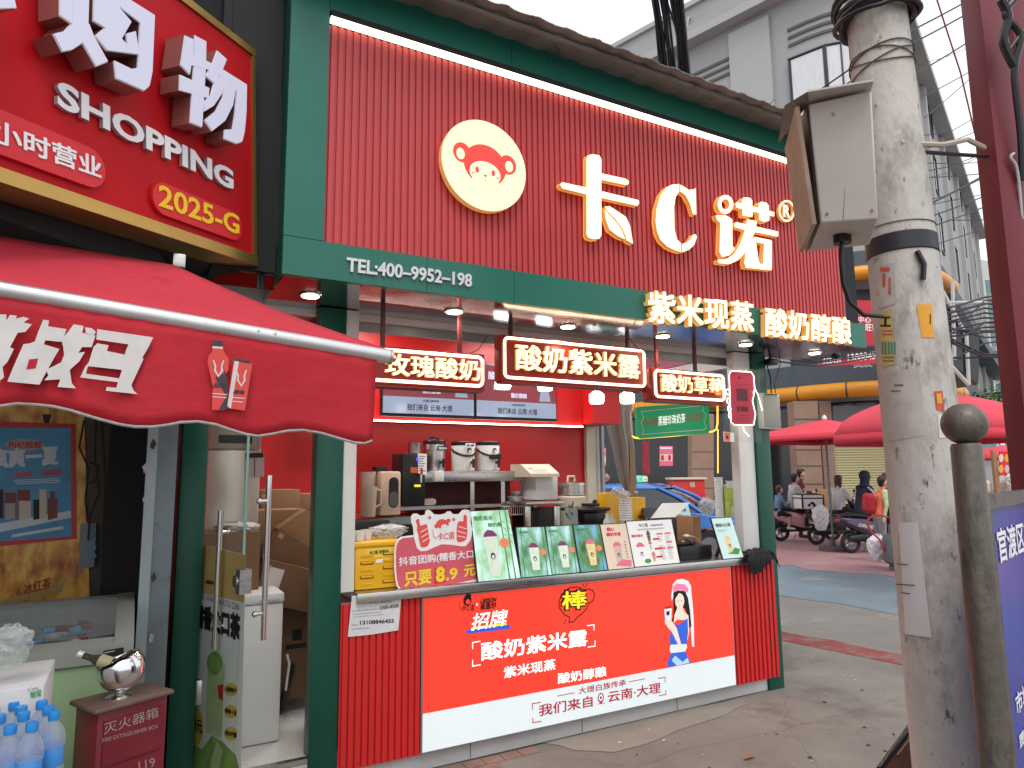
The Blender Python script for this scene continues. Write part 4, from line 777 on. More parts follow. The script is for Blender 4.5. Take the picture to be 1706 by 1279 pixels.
FOREST = bokeh('print_forest', ((.05, .16, .08), (.14, .34, .2), (.3, .52, .55), (.55, .72, .78))); FOREST2 = bokeh('print_forest_light', ((.2, .42, .22), (.35, .6, .4), (.5, .74, .7), (.7, .85, .85))); FOREST3 = bokeh('print_forest_deep', ((.02, .07, .03), (.08, .2, .08), (.1, .3, .4), (.2, .4, .65)))
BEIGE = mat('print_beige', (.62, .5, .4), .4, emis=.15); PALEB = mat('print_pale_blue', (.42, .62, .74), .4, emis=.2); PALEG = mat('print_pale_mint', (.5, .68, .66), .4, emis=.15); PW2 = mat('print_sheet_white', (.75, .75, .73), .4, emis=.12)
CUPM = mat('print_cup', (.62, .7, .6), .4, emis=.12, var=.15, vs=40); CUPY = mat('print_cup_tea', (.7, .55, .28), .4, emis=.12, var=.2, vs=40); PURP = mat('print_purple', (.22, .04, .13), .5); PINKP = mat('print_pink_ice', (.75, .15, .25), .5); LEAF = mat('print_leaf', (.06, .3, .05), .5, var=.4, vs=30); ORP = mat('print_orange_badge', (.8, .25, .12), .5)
def menu(tl, tr, br, bl, m, lab, draw, yb=4.06, yt=4.15, frame=BLACK):
    o = onY(*bl, yb); o.z = ZT + .002; o = onZ(*bl, ZT + .004); yb = o.y
    P = Plane(o, XA, (onY(*tl, yb + (yt - 4.06)) - o)); v = (onY(*tl, yb + (yt - 4.06)) - o)
    q = [P.uv(*c) for c in (bl, br, tr, tl)]; W_ = (q[1][0] + q[2][0]) / 2 - min(q[0][0], q[3][0]) * .5 - q[0][0] * .5; q = [(q[0][0], 0), (q[1][0], 0.0), (q[2][0], q[2][1]), (q[3][0], q[3][1])]
    t = thing('menu_stand', tuple(o + XA * W_ / 2), lab, 'menu', 'drink menu panels along the counter'); f = MB(); e = .006
    f.slab(P, [(q[0][0] - e, q[0][1] - e * .3), (q[1][0] + e, q[1][1] - e * .3), (q[2][0] + e, q[2][1] + e), (q[3][0] - e, q[3][1] + e)], frame, -.012, 0, px=False); f.build('panel_frame', t)
    f = MB(); f.poly(P, q, m, .001, False)
    def B(a, b):       # unit square -> panel
        x0 = q[0][0] + (q[1][0] - q[0][0]) * a; x1 = q[3][0] + (q[2][0] - q[3][0]) * a; return (x0 + (x1 - x0) * b, (q[0][1] * (1 - a) + q[1][1] * a) * (1 - b) + (q[3][1] * (1 - a) + q[2][1] * a) * b)
    draw(f, P, B); f.build('printed_sheet', t)
    f = MB(); bk = P.at(W_ / 2, .22, -.012); f.prism([P.at(W_ / 2 - .02, .20, -.013), P.at(W_ / 2 + .02, .20, -.013), Vector((bk.x + .02, bk.y + .10, ZT)), Vector((bk.x - .02, bk.y + .10, ZT))], (0, .004, 0), BLACK); f.build('prop', t)
    return t
def pg(f, P, B, pts, m, h): f.poly(P, [B(*p) for p in pts], m, h, False)
def tx(f, P, B, s_, x0, y0, x1, h_, m, h=.003, **k): f.text(P, s_, B(x0, y0), B(x1, y0), B(x0, y0 + h_), m, h, px=False, **k)
def cup(f, P, B, cx, y0, y1, w, top, body=CUPM, hh=.002):
    pg(f, P, B, [(cx - w * .7, y0), (cx + w * .7, y0), (cx + w, y1), (cx - w, y1)], body, hh); pg(f, P, B, [(cx - w * 1.05, y1), (cx - w * .9, y1 + .05), (cx - w * .3, y1 + .1), (cx + w * .4, y1 + .09), (cx + w * .9, y1 + .04), (cx + w * 1.05, y1)], top, hh + .0003)
    pg(f, P, B, [(cx + w * .35 * math.cos(a), (y0 + y1) / 2 + .05 * math.sin(a)) for a in np.linspace(0, 6, 12)], PBLACK, hh + .0006); pg(f, P, B, [(cx + w * .2 * math.cos(a), (y0 + y1) / 2 - .01 + .03 * math.sin(a)) for a in np.linspace(0, 6, 10)], body, hh + .0008)
def bamboo(f, P, B, xs_, m=LEAF):
    for i, x in enumerate(xs_):
        pg(f, P, B, [(x, .0), (x + .035, .0), (x + .05 + .02 * i, 1), (x + .025 + .02 * i, 1)], m, .0014 + .0001 * i)
        for k in range(4): y = .55 + k * .1; pg(f, P, B, [(x + .03, y), (x + .14, y - .05), (x + .2, y - .1), (x + .1, y - .02)], m, .0018 + .0001 * k)
def d_big(f, P, B): bamboo(f, P, B, (.72, .86)); cup(f, P, B, .42, .06, .62, .17, PURP); tx(f, P, B, '糯奶紫米', .05, .86, .55, .07, LEAF, bold=.02); tx(f, P, B, '酸奶露', .4, .76, .75, .06, LEAF, bold=.02); pg(f, P, B, [(.75 + .12 * math.cos(a), .52 + .07 * math.sin(a)) for a in np.linspace(0, 6, 14)], ORP, .003)
def d_f(top, cm=CUPM):
    def d(f, P, B): bamboo(f, P, B, (.1, .85)); cup(f, P, B, .52, .12, .58, .17, top, cm); tx(f, P, B, '紫米酸奶', .08, .88, .42, .05, LEAF); pg(f, P, B, [(.82 + .11 * math.cos(a), .48 + .07 * math.sin(a)) for a in np.linspace(0, 6, 12)], ORP, .003)
    return d
def d_beige(f, P, B):
    tx(f, P, B, '杨C', .2, .84, .5, .09, REDC, bold=.03); tx(f, P, B, '酸奶羊葛', .16, .73, .72, .08, REDC, bold=.03); cup(f, P, B, .5, .1, .5, .16, PINKP, mat('cup_beige', (.6, .45, .4), .4)); pg(f, P, B, [(.3, .08), (.9, .03), (.95, .16), (.6, .2)], PINKP, .0035)
    for i in range(6): pg(f, P, B, [(.8, .6 - i * .07), (.84, .6 - i * .07), (.84, .57 - i * .07), (.8, .57 - i * .07)], PBLACK, .003)
def d_white(f, P, B):
    tx(f, P, B, '卡C诺', .24, .86, .45, .08, INK, bold=.01); tx(f, P, B, '云南酸奶紫米露', .5, .87, .78, .035, INK)
    for i in range(2): f.line(P, B(.2, .815 - i * .02), B(.8, .815 - i * .02), .002, INK, .003 + .0001 * i, False)
    tx(f, P, B, '酸奶紫米', .05, .64, .3, .06, REDC, bold=.02); cup(f, P, B, .2, .1, .42, .09, PINKP, PW2); cup(f, P, B, .42, .52, .68, .04, PURP, LEAF); cup(f, P, B, .42, .32, .46, .04, PINKP, PW2); cup(f, P, B, .45, .08, .2, .04, PINKP, CUPY); pg(f, P, B, [(.3 + .07 * math.cos(a), .1 + .05 * math.sin(a)) for a in np.linspace(0, 6, 12)], LEAF, .003)
    for (x, y) in ((.6, .66), (.78, .66), (.78, .46), (.6, .33), (.78, .33), (.5, .55), (.5, .33), (.5, .15)): pg(f, P, B, [(x, y), (x + .14, y + .005), (x + .14, y + .045), (x, y + .04)], PINKP if x > .55 else REDC, .003)
    for x in (.6, .78):
        for i in range(16): 
            y = .62 - i * .034
            if abs(y - .46) > .03 and abs(y - .35) > .03: f.line(P, B(x, y), B(x + .1, y), .0018, INK, .003 + .00005 * i, False)
def d_tea(f, P, B): tx(f, P, B, '糯香大口茶', .1, .78, .85, .09, INK, bold=.03); f.line(P, B(.12, .7), B(.6, .7), .003, INK, .003, False); f.line(P, B(.12, .66), B(.45, .66), .002, INK, .003, False); cup(f, P, B, .5, .14, .46, .15, CUPY, CUPY); pg(f, P, B, [(.25, .12), (.8, .08), (.95, .2), (.7, .25), (.5, .14)], LEAF, .0035)
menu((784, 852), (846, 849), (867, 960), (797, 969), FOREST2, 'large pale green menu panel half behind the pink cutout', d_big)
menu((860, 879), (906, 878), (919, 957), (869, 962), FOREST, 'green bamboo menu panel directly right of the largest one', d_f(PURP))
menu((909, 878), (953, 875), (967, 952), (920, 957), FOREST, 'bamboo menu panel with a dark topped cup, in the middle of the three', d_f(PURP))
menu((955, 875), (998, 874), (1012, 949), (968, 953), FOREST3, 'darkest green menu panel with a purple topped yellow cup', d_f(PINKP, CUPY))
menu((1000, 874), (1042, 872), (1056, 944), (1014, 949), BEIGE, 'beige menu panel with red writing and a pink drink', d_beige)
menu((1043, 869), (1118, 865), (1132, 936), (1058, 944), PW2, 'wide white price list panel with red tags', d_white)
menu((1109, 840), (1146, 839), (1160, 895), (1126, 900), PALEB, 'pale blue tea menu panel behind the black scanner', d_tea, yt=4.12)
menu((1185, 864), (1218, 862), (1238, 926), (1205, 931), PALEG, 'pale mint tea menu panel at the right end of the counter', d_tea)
# till, scanner, black mat, bag of cups
t = thing('till_screen', tuple(onY(1115, 868, 4.3)), 'white backed till screen leaning beside the yellow paper bag', 'till')
f = MB(); A, B_, C_, D_ = onY(1085, 863, 4.28), onY(1125, 861, 4.28), onY(1150, 837, 4.42), onY(1104, 838, 4.42); f.prism([A, B_, C_, D_], (0, .02, -.01), WPL); f.build('screen_back', t)
f = MB(); A, B_, C_, D_ = onY(1076, 864, 4.3), onY(1092, 864, 4.3), onY(1094, 846, 4.42), onY(1070, 846, 4.42); f.prism([A, B_, C_, D_], (0, .02, 0), BLACK); f.build('screen_side', t)
f = MB(); q = onY(1105, 862, 4.3); f.rbox((q.x - .08, 4.25, ZT), (q.x + .1, 4.4, q.z), BLACK, .01); f.build('base', t)
f = MB(); a, b = onZ(1132, 934, ZT), onZ(1200, 930, ZT); f.rbox((a.x + .01, a.y, ZT), (b.x - .02, a.y + .3, ZT + .10), BLACK, .008); f.build('cash_drawer', label='low black cash drawer between the price list and mint panel', cat='drawer')
f = MB(); f.rbox((a.x + .02, a.y + .04, ZT + .101), (a.x + .16, a.y + .2, ZT + .135), BLACK, .012); f.rbox((a.x + .17, a.y + .05, ZT + .101), (a.x + .23, a.y + .16, ZT + .14), mat('dark_grey_plastic', (.04, .04, .045), .3), .015); f.cyl((a.x + .09, a.y + .05, ZT + .136), (a.x + .09, a.y + .05, ZT + .139), .01, LBY, 12); f.build('card_scanner', label='black card scanner lying on the cash drawer', cat='scanner')
t = thing('ladle', (a.x + .2, a.y + .15, ZT + .14), 'small pale ladle resting over the black scanner', 'ladle'); f = MB(); f.ball((a.x + .19, a.y + .12, ZT + .165), .03, CREAM, (1, 1, .5)); f.build('bowl', t); f = MB(); f.tube([(a.x + .2, a.y + .12, ZT + .17), (a.x + .28, a.y + .13, ZT + .155), (a.x + .36, a.y + .15, ZT + .11)], .006, CREAM, 6); f.build('handle', t)
t = thing('paper_bag', tuple(onY(1042, 863, 4.5)), 'yellow paper bag with a red print behind the menus', 'bag')
f = MB(); q0, q1 = onY(1011, 863, 4.5), onY(1048, 820, 4.5); q2 = onY(1075, 828, 4.42); f.rbox((q0.x, 4.5, ZT), (q1.x, 4.62, q1.z), YC2, .004); f.rbox((q1.x - .05, 4.42, ZT), (q2.x, 4.49, q2.z), YC2, .004); f.build('body', t)
P = Plane((0, 4.418, 0), XA, ZA); f = MB(); f.poly(P, [(1063, 858), (1072, 858), (1072, 863), (1063, 863)], REDC, .001); f.build('print', t)
CUPC = film('cup_plastic', (.9, .9, .9), .5, .2)
def stack(px, py0, py1, yy, r, m, lab, n=12, nm='cup_stack'):
    q0, q1 = onY(px, py0, yy), onY(px, py1, yy); t = thing(nm, (q0.x, yy, q0.z), lab, 'cups'); 
    k = n; H = q1.z - q0.z
    for sh in range(1):
        prof = [(r * .75, 0)]
        for i in range(k): z = .02 + (H - .02) * (i + 1) / k; prof += [(r * .95, z - .012), (r * 1.04, z - .004), (r * 1.0, z)]
        f = MB(); f.lathe((q0.x, yy, q0.z), prof, m, 20); f.build('cups', t)
    return t
t = stack(1043, 873, 832, 4.25, .05, CUPC, 'stack of clear lids and cups with a bag knotted on top, by the yellow bag', 9)
f = MB(); q = onY(1043, 832, 4.25); rnd = random.Random(4)
vs = []; 
for i in range(9):
    for j in range(16): a_ = 2 * PI * j / 16; rr_ = (.045, .03, .04, .055, .06, .055, .045, .03, .01)[i] * (1 + .3 * math.sin(a_ * 4 + i)); vs.append(Vector((q.x - .012 * i + rr_ * math.cos(a_), 4.25 + rr_ * math.sin(a_), q.z + .012 * i)))
f.add(vs, [(i * 16 + j, i * 16 + (j + 1) % 16, (i + 1) * 16 + (j + 1) % 16, (i + 1) * 16 + j) for i in range(8) for j in range(16)], BAG, True); f.build('knotted_bag', t)
q = onZ(1205, 905, ZT)
CG = mat('cup_print_lime', (.45, .58, .12), .4, var=.35, vs=30)
t = stack(1200, 868, 795, 4.55, .038, mat('cup_white', (.7, .72, .7), .4, var=.1, vs=20), 'tall stack of white cups wrapped in clear film by the side window', 14)
t = stack(1217, 862, 806, 4.5, .050, CUPC, 'tall stack of lime printed cups in a clear bag by the side window', 10)
f = MB(); q0, q1 = onY(1217, 862, 4.5), onY(1217, 815, 4.5); f.lathe((q0.x, 4.5, q0.z + .01), [(.05, 0), (.056, .03), (.053, .031), (.057, .07), (.054, .071), (.058, .11), (.055, .111), (.059, q1.z - q0.z)], CG, 20); f.build('printed_band', t)
f = MB(); q0 = onY(1219, 862, 4.5); vs = []
for i in range(10):
    for j in range(20): a_ = 2 * PI * j / 20; rr_ = (.068 + .01 * math.sin(i)) * (1 + .15 * math.sin(3 * a_ + i * .7) + .05 * math.sin(7 * a_)) * (1 if i < 8 else .8 + .4 * (i == 9)); vs.append(Vector((q0.x + .008 * i + rr_ * math.cos(a_), 4.5 + rr_ * math.sin(a_), q0.z + .036 * i)))
f.add(vs, [(i * 20 + j, i * 20 + (j + 1) % 20, (i + 1) * 20 + (j + 1) % 20, (i + 1) * 20 + j) for i in range(9) for j in range(20)], BAG, True); f.build('clear_bag', t)
f = MB(); q0, q1 = onY(1168, 876, 4.75), onY(1244, 856, 4.75); f.rbox((q0.x, 4.75, ZT), (min(q1.x, 4.5), 5.1, q1.z), mat('brown_carton', (.32, .17, .08), .7, var=.1), .005); f.build('carton', label='open brown carton behind the cup stacks at the side window', cat='carton')
bag('plastic_bag', tuple(onY(1178, 858, 4.72)), (.1, .06, .16), 'puffed white bag on the brown carton', seed=8)
f = MB(); q0, q1 = onY(1224, 916, 4.12), onY(1257, 876, 4.12); f.rbox((q0.x, 4.12, ZT), (q1.x, 4.3, q1.z), film('milky_box', (.75, .75, .82), .55, .4), .01); f.build('storage_box', label='milky plastic box by the white corner post', cat='box')
# dark cloth over the right corner of the counter
f = MB(); n = 22; vs = []
for i in range(n + 1):
    for j in range(n + 1):
        u, v = i / n, j / n; x = 4.26 + .33 * u + .02 * math.sin(v * 7); L8 = .24 + .05 * math.sin(u * 5 + .6); s_ = v * L8
        wr = .010 * math.sin(u * 15 + v * 5) + .008 * math.sin(v * 16 + u * 8)
        if s_ < .13: y_ = 4.05 - s_; z_ = ZT + .022 + abs(wr) + .018 * math.sin(PI * u) 
        else: t_ = s_ - .13; y_ = 3.915 - abs(wr) * 1.2 - .01 * min(1, t_ * 20); z_ = ZT + .022 + .018 * math.sin(PI * u) - t_
        if u > .88: z_ -= (u - .88) * .35
        vs.append(Vector((x, y_, z_)))
f.add(vs, [(i * (n + 1) + j, (i + 1) * (n + 1) + j, (i + 1) * (n + 1) + j + 1, i * (n + 1) + j + 1) for i in range(n) for j in range(n)], mat('dark_cloth', (.012, .013, .018), .95, var=.3, vs=30), True)
o = f.build('cloth', label='crumpled dark rag over the right corner of the counter', cat='cloth'); sm = o.modifiers.new('thick', 'SOLIDIFY'); sm.thickness = .006
# plant jar, sealing machine, bottles behind menus
t = thing('plant_jar', tuple(onY(952, 876, 4.4)), 'glass jar with a leafy green sprig behind the menus', 'jar'); f = MB(); q = onY(952, 878, 4.4); f.lathe((q.x, 4.4, ZT + .001), [(.05, 0), (.055, .02), (.05, q.z - ZT + .12), (.04, q.z - ZT + .14)], film('jar_glass', (.6, .75, .6), .25, .1), 20); f.build('jar', t)
f = MB(); rnd = random.Random(2)
for i in range(26):
    a_ = rnd.uniform(0, 6.28); e_ = rnd.uniform(.2, 1.3); p0 = Vector((q.x + rnd.uniform(-.03, .03), 4.4, q.z + rnd.uniform(.02, .12))); d = Vector((math.cos(a_) * math.cos(e_), math.sin(a_) * math.cos(e_), math.sin(e_))); s_ = d.cross(ZA).normalized() * .012; L5 = rnd.uniform(.05, .1)
    f.add([p0, p0 + d * L5 * .5 + s_, p0 + d * L5, p0 + d * L5 * .5 - s_], [(0, 1, 2, 3)], mat('sprig_green', (.07, .2, .07), .6, var=.3, vs=20))
f.build('sprig', t)
t = thing('sealing_machine', tuple(onY(993, 872, 4.45)), 'black cup sealing machine behind the dark green menu', 'machine'); f = MB(); bxy(f, 974, 852, 1010, 876, 4.5, .2, BLACK, .01); f.build('body', t); f = MB(); bxy(f, 968, 845, 1018, 853, 4.42, .3, BLACK, .015); f.build('top_plate', t); f = MB(); bxy(f, 982, 838, 1000, 844, 4.5, .12, BLACK, .01); q = onY(991, 838, 4.55); f.ball((q.x, 4.55, q.z + .01), .02, BLACK); f.build('knob', t)
for k, x in enumerate((1012, 1024)):
    q = onY(x, 873, 4.35); f = MB(); f.lathe((q.x, 4.35 + k * .03, ZT + .001), [(.03, 0), (.032, .02), (.032, q.z - ZT + .02), (.014, q.z - ZT + .05), (.014, q.z - ZT + .08)], (WPL, CREAM)[k], 16); f.build('sauce_bottle', label=('white sauce bottle beside the black sealing machine', 'cream sauce bottle under the cup stack')[k], cat='bottle', group='sauce bottles behind the menus')
# recruiting notice on the slats
P = Plane((0, YC - .0245, 0), XA, ZA)
f = MB(); f.slab(P, [Z5(165, 258), Z5(460, 235), Z5(440, 462), Z5(280, 488), Z5(140, 502)], mat('paper', (.66, .66, .68), .8, var=.06, vs=12, bump=.3, bs=12), 0, .0012)
f.text(P, '卡C诺诚聘', Z5(225, 310), Z5(400, 298), Z5(225, 275), PBLACK, .002, bold=.0); f.text(P, '3300-4500', Z5(328, 342), Z5(442, 326), Z5(328, 320), PBLACK, .002, bold=.025); f.text(P, '13108846455', Z5(212, 430), Z5(415, 418), Z5(212, 405), PBLACK, .002, bold=.03)
for i, (a, b, yy) in enumerate(((168, 325, 352), (168, 340, 372), (168, 355, 388), (165, 200, 435), (165, 270, 460))): f.text(P, '岗位职责服务员早晚班' if b - a > 100 else '电话', Z5(a, yy), Z5(b, yy - (b - a) * .09), Z5(a, yy - 7), INK, .002 + .0001 * i, bold=-.01)
f.build('paper_notice', label='white recruiting notice taped over the left slats, with a phone number', cat='notice')
# ================================================================ LEFT: neighbouring shop
GOLD = mat('gold_trim', (.52, .33, .1), .32, .8, var=.15, vs=3)
SREDB = mat('shop_sign_red', (.50, .008, .014), .5, var=.10, vs=1.5, spec=.2)
LETP = mat('letter_face_lavender', (.55, .56, .70), .45, emis=.12, ecol=(.8, .82, 1)); LETSD = mat('letter_side_red_reflection', (.30, .12, .11), .35, .3, var=.2, vs=5); WLET = mat('white_letter', (.74, .74, .76), .4, emis=.06)  # steel letter sides carry the board's red reflection in their colour
d_ = ray(1214, 698).normalized(); PS = Plane(onY(427, 436, 3.55), d_, ZA)
nb = thing('neighbour_shop_building', (-1.2, 3.4, 0), 'dark neighbouring shop building left of the kiosk', 'building')
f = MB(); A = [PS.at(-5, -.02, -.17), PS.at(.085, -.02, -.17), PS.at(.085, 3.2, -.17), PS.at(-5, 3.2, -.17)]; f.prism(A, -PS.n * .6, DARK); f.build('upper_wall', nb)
f = MB(); f.box((.30, YF + .15, 2.74), (.34, 6.4, 4.3), DARK); f.box((.34, YF + .16, 2.74), (.6, YF + .2, 4.3), DARK); f.build('dark_sky_block', kiosk)  # dark panels added behind the fascia side to block the sky
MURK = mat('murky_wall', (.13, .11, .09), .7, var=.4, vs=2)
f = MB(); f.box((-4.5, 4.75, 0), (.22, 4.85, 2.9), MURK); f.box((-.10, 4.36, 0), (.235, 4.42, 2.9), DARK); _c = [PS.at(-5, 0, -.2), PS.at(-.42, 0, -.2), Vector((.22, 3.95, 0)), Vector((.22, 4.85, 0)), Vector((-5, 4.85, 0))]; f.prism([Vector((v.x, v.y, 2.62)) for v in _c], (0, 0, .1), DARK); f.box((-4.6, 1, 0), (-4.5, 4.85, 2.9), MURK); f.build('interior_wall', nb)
sg = thing('shop_signboard', tuple(PS.at(-.6, 0)), 'red shop signboard with gold trim, white characters and SHOPPING', 'sign')
f = MB(); f.slab(PS, [(-5, .03), (-.03, .03), (-.03, 1.06), (-5, 1.06)], SREDB, -.15, 0, SREDB, px=False); f.build('board', sg)
f = MB()
f.slab(PS, [(-5, -.022), (.0, -.022), (.0, .028), (-5, .028)], GOLD, -.16, .012, GOLD, px=False); f.slab(PS, [(-.0285, .0285), (-.005, .0285), (-.005, 1.062), (-.0285, 1.062)], GOLD, -.15, .010, GOLD, px=False); f.slab(PS, [(-5, 1.064), (-.005, 1.064), (-.005, 1.10), (-5, 1.10)], GOLD, -.15, .012, GOLD, px=False); f.build('gold_trim', sg)
H5 = .12
def off_uv(x, y, h):      # pixel to plane coordinates for a face standing h proud
    r = ray(x, y); t = (PS.at(0, 0, h) - EYE).dot(PS.n) / r.dot(PS.n); p = EYE + r * t - PS.o; return (p.dot(PS.u), p.dot(PS.v))
LRIM = mat('letter_rim', (.62, .6, .5), .4)
def char_strokes(lst):
    f = MB()
    for i, p_ in enumerate(lst):
        a = [off_uv(x / 3.198, y / 3.198, H5) for x, y in p_]; c = Vector((sum(q[0] for q in a) / len(a), sum(q[1] for q in a) / len(a), 0))
        big = [(v + (v - c).normalized() * .004) for v in (Vector((*q, 0)) for q in a)]
        f.slab(PS, [(v.x, v.y) for v in big], LRIM, .02, H5 - .006 + .0003 * i, LETSD, px=False); f.slab(PS, a, LETP, H5 - .007, H5 + .0003 * i, LETP, px=False)
    return f.build('character', sg)
char_strokes([[(1040, 188), (1100, 220), (1098, 350), (1090, 480), (1078, 675), (1015, 650), (1025, 500), (1035, 350)], [(988, 190), (1035, 210), (1030, 290), (1012, 395), (965, 345)], [(962, 398), (1115, 468), (1112, 522), (960, 480)], [(1020, 285), (1125, 335), (1130, 375), (1018, 345)],
    [(1158, 270), (1208, 315), (1182, 380), (1140, 440), (1095, 402), (1130, 350)], [(1180, 365), (1315, 450), (1312, 600), (1303, 700), (1290, 752), (1260, 763), (1195, 738), (1198, 690), (1240, 688), (1253, 600), (1262, 480), (1165, 425)],
    [(1150, 405), (1202, 428), (1180, 500), (1140, 560), (1090, 592), (1086, 542), (1125, 505)], [(1195, 438), (1256, 470), (1240, 560), (1200, 640), (1130, 697), (1090, 640), (1150, 590), (1185, 520)]])
char_strokes([[(322, -90), (388, -90), (386, 125), (322, 80)], [(392, -90), (478, -90), (470, 160), (440, 225), (385, 262), (335, 272), (288, 178), (345, 165), (388, 125)], [(440, 150), (475, 125), (500, 190), (575, 325), (512, 350), (440, 222)],
    [(690, -5), (825, 80), (812, 380), (797, 455), (768, 480), (620, 415), (610, 322), (700, 366), (735, 360), (748, 120), (650, 45), (600, -20), (600, -90), (690, -90)], [(505, -90), (640, -90), (640, 45), (570, 150), (500, 110)], [(640, 45), (700, 115), (648, 205), (680, 240), (672, 178), (722, 165), (742, 288), (570, 266), (510, 192), (560, 150)]])
char_strokes([[(-320, -200), (60, -90), (88, 40), (-60, 44), (-320, -60)], [(-120, 40), (-60, 44), (-60, 90), (-120, 70)]])
f = MB()
for i, c in enumerate('SHOPPING'): pass
f = MB(); f.text(PS, 'SHOPPING', (88, 178), (383, 318), (88, 133), WLET, .004, .018, mat('letter_side_grey', (.4, .32, .34), .5), .035); f.build('lettering', sg)
PILL = mat('pill_red', (.62, .012, .02), .35)
def pill(x0, x1, v0, v1): r = (v1 - v0) / 2 * .98; return rrect(x0, v0, x1, v1, r, 8)
pb = [PS.uv(*q) for q in ((262, 355), (384, 402), (269, 302), (388, 359))]
va, vb = (pb[0][1] + pb[1][1]) / 2, (pb[2][1] + pb[3][1]) / 2; x0 = PS.uv(248, 330)[0]; x1 = PS.uv(398, 385)[0]
f = MB(); f.slab(PS, pill(x0, x1, va, vb), PILL, .003, .02, PILL, px=False); f.text(PS, '2025-G', (257, 344), (392, 392), (257, 307), mat('yellow_letter', (.75, .5, .01), .4, emis=.08), .022, .002, None, .02); f.build('name_plate', sg)
x1 = PS.uv(169, 285)[0]; va = PS.uv(137, 310)[1]; vb = PS.uv(144, 247)[1]
f = MB(); f.slab(PS, pill(x1 - 1.15, x1, va, vb), PILL, .003, .02, PILL, px=False); f.text(PS, '小时营业', (-24, 236), (161, 300), (-24, 196), WLET, .022, .002, None, .02); f.build('hours_plate', sg)
f = MB()
for k, (x, c) in enumerate(((434, (.05, .05, .05)), (441, (.02, .02, .02)), (462, (.16, .1, .06)))):
    a, b = onY(x + 8, 20, 3.62), onY(x - 4, 480, 3.62); f = MB(); f.tube([a + ZA * .8, (a + b) / 2 + XA * .006, b], (.010, .012, .006)[k], mat('cable_%d' % k, c, .5), 8); f.build('wall_cable', nb)
# awning
aw = thing('awning', tuple(onY(200, 500, 2.7)), 'red canvas awning with an aluminium front bar and a wavy printed valance', 'awning')
CAN = mat('canvas_red', (.50, .028, .05), .8, var=.16, vs=1.8, bump=.5, bs=9, spots=[((.36, .02, .03), 3, .56, .2), ((.28, .05, .05), 12, .66, .1)]); CANV = mat('canvas_valance', (.44, .010, .022), .75, var=.16, vs=2.5, bump=.5, bs=9, spots=[((.30, .012, .02), 5, .56, .2), ((.22, .03, .03), 14, .66, .1)])
YA_ = 2.62
A_, B_ = onY(-260, 421, YA_), onY(648, 582, YA_); D_ = onY(290, 441, 3.2); C_ = onY(-260, 350, 2.75); C_.x -= .0
f = MB(); n = 14; vs = []
for i in range(n + 1):
    for j in range(9):
        s_ = i / n; t_ = j / 8; p = (A_.lerp(B_, s_)).lerp(C_.lerp(D_, s_), t_); p.z -= .025 * math.sin(PI * t_) * (1 - .3 * s_); vs.append(p)
f.add(vs, [(i * 9 + j, (i + 1) * 9 + j, (i + 1) * 9 + j + 1, i * 9 + j + 1) for i in range(n) for j in range(8)], CAN, True); cvs = f.build('canopy', aw); mo = cvs.modifiers.new('thick', 'SOLIDIFY'); mo.thickness = .003
bd = (B_ - A_).normalized(); f = MB(); BAR = mat('aluminium_bar', (.62, .62, .63), .35, .7, var=.12, vs=5, spots=[((.3, .28, .26), 9, .66, .1)])
f.tube([A_ - ZA * .03, B_ - ZA * .03], .029, BAR, 20); b_ = f.build('front_bar', aw)
f = MB(); e_ = B_ - ZA * .03; f.tube([e_ + bd * .0008, e_ + bd * .012], .031, STEEL, 20)
for a in (0, 2.1, 4.2): f.cyl(e_ + bd * .012 + Vector((0, math.sin(a) * .02, math.cos(a) * .02)), e_ + bd * .015 + Vector((0, math.sin(a) * .02, math.cos(a) * .02)), .003, BLACK, 8)
f.build('end_cap', b_)
for x, y in ((431, 550), (459, 555)): 
    q = onY(x, y, YA_ - .03); f = MB(); f.cyl(q + YA * .004, q - YA * .004, .0045, STEEL, 10); f.build('screw', b_)
prof = [(-260, 700), (-170, 720), (-100, 700), (-40, 679), (0, 675), (28, 671), (60, 673), (90, 677), (120, 684), (145, 692), (170, 699), (200, 707), (225, 711), (255, 711.5), (280, 708), (300, 703.5), (330, 702), (360, 707), (385, 716), (410, 723), (430, 726), (455, 722), (480, 717), (505, 716), (535, 721), (565, 730), (590, 737), (606, 738.5), (618, 734)]
PV = Plane((0, YA_ - .012, 0), XA, ZA); bot = [PV.uv(*q) for q in prof]; vs = []; m = 8
for (u, v) in bot:
    s_ = (u - A_.x) / (B_.x - A_.x); tz = A_.lerp(B_, s_ ).z - .045; ux = u
    for j in range(m + 1): t_ = j / m; vs.append(PV.at(ux + (.018 * (1 - t_) if u > bot[-1][0] - .02 else 0), tz + (v - tz) * t_, .007 * math.sin(u * 24) * t_ + .013 * math.sin(u * 8 + 1) * t_ + .002 * math.sin(u * 61 + 3 * t_)))
k = m + 1; f = MB(); f.add(vs, [(i * k + j, i * k + j + 1, (i + 1) * k + j + 1, (i + 1) * k + j) for i in range(len(bot) - 1) for j in range(m)], CANV, True)
va_ = f.build('valance', aw); mo = va_.modifiers.new('thick', 'SOLIDIFY'); mo.thickness = .003; mo.offset = 1
f = MB(); f.tube([vs[i * k + m] for i in range(len(bot))], .0055, mat('grey_piping', (.35, .34, .33), .8, var=.3, vs=40), 8); f.build('piping', va_)
f = MB(); WG = mat('faded_white_print', (.62, .60, .59), .8, var=.12, vs=9)
def ZA2(x, y): return (x / 3.198, 380 + y / 3.198)
HV = .024
for p in ([(235, 495), (265, 500), (260, 530), (358, 545), (345, 580), (330, 612), (245, 604), (238, 625), (320, 650), (290, 700), (215, 838), (45, 822), (75, 750), (130, 625), (165, 620), (190, 610), (208, 560)],
          ): f.poly(PV, [ZA2(*q) for q in p], WG, HV)
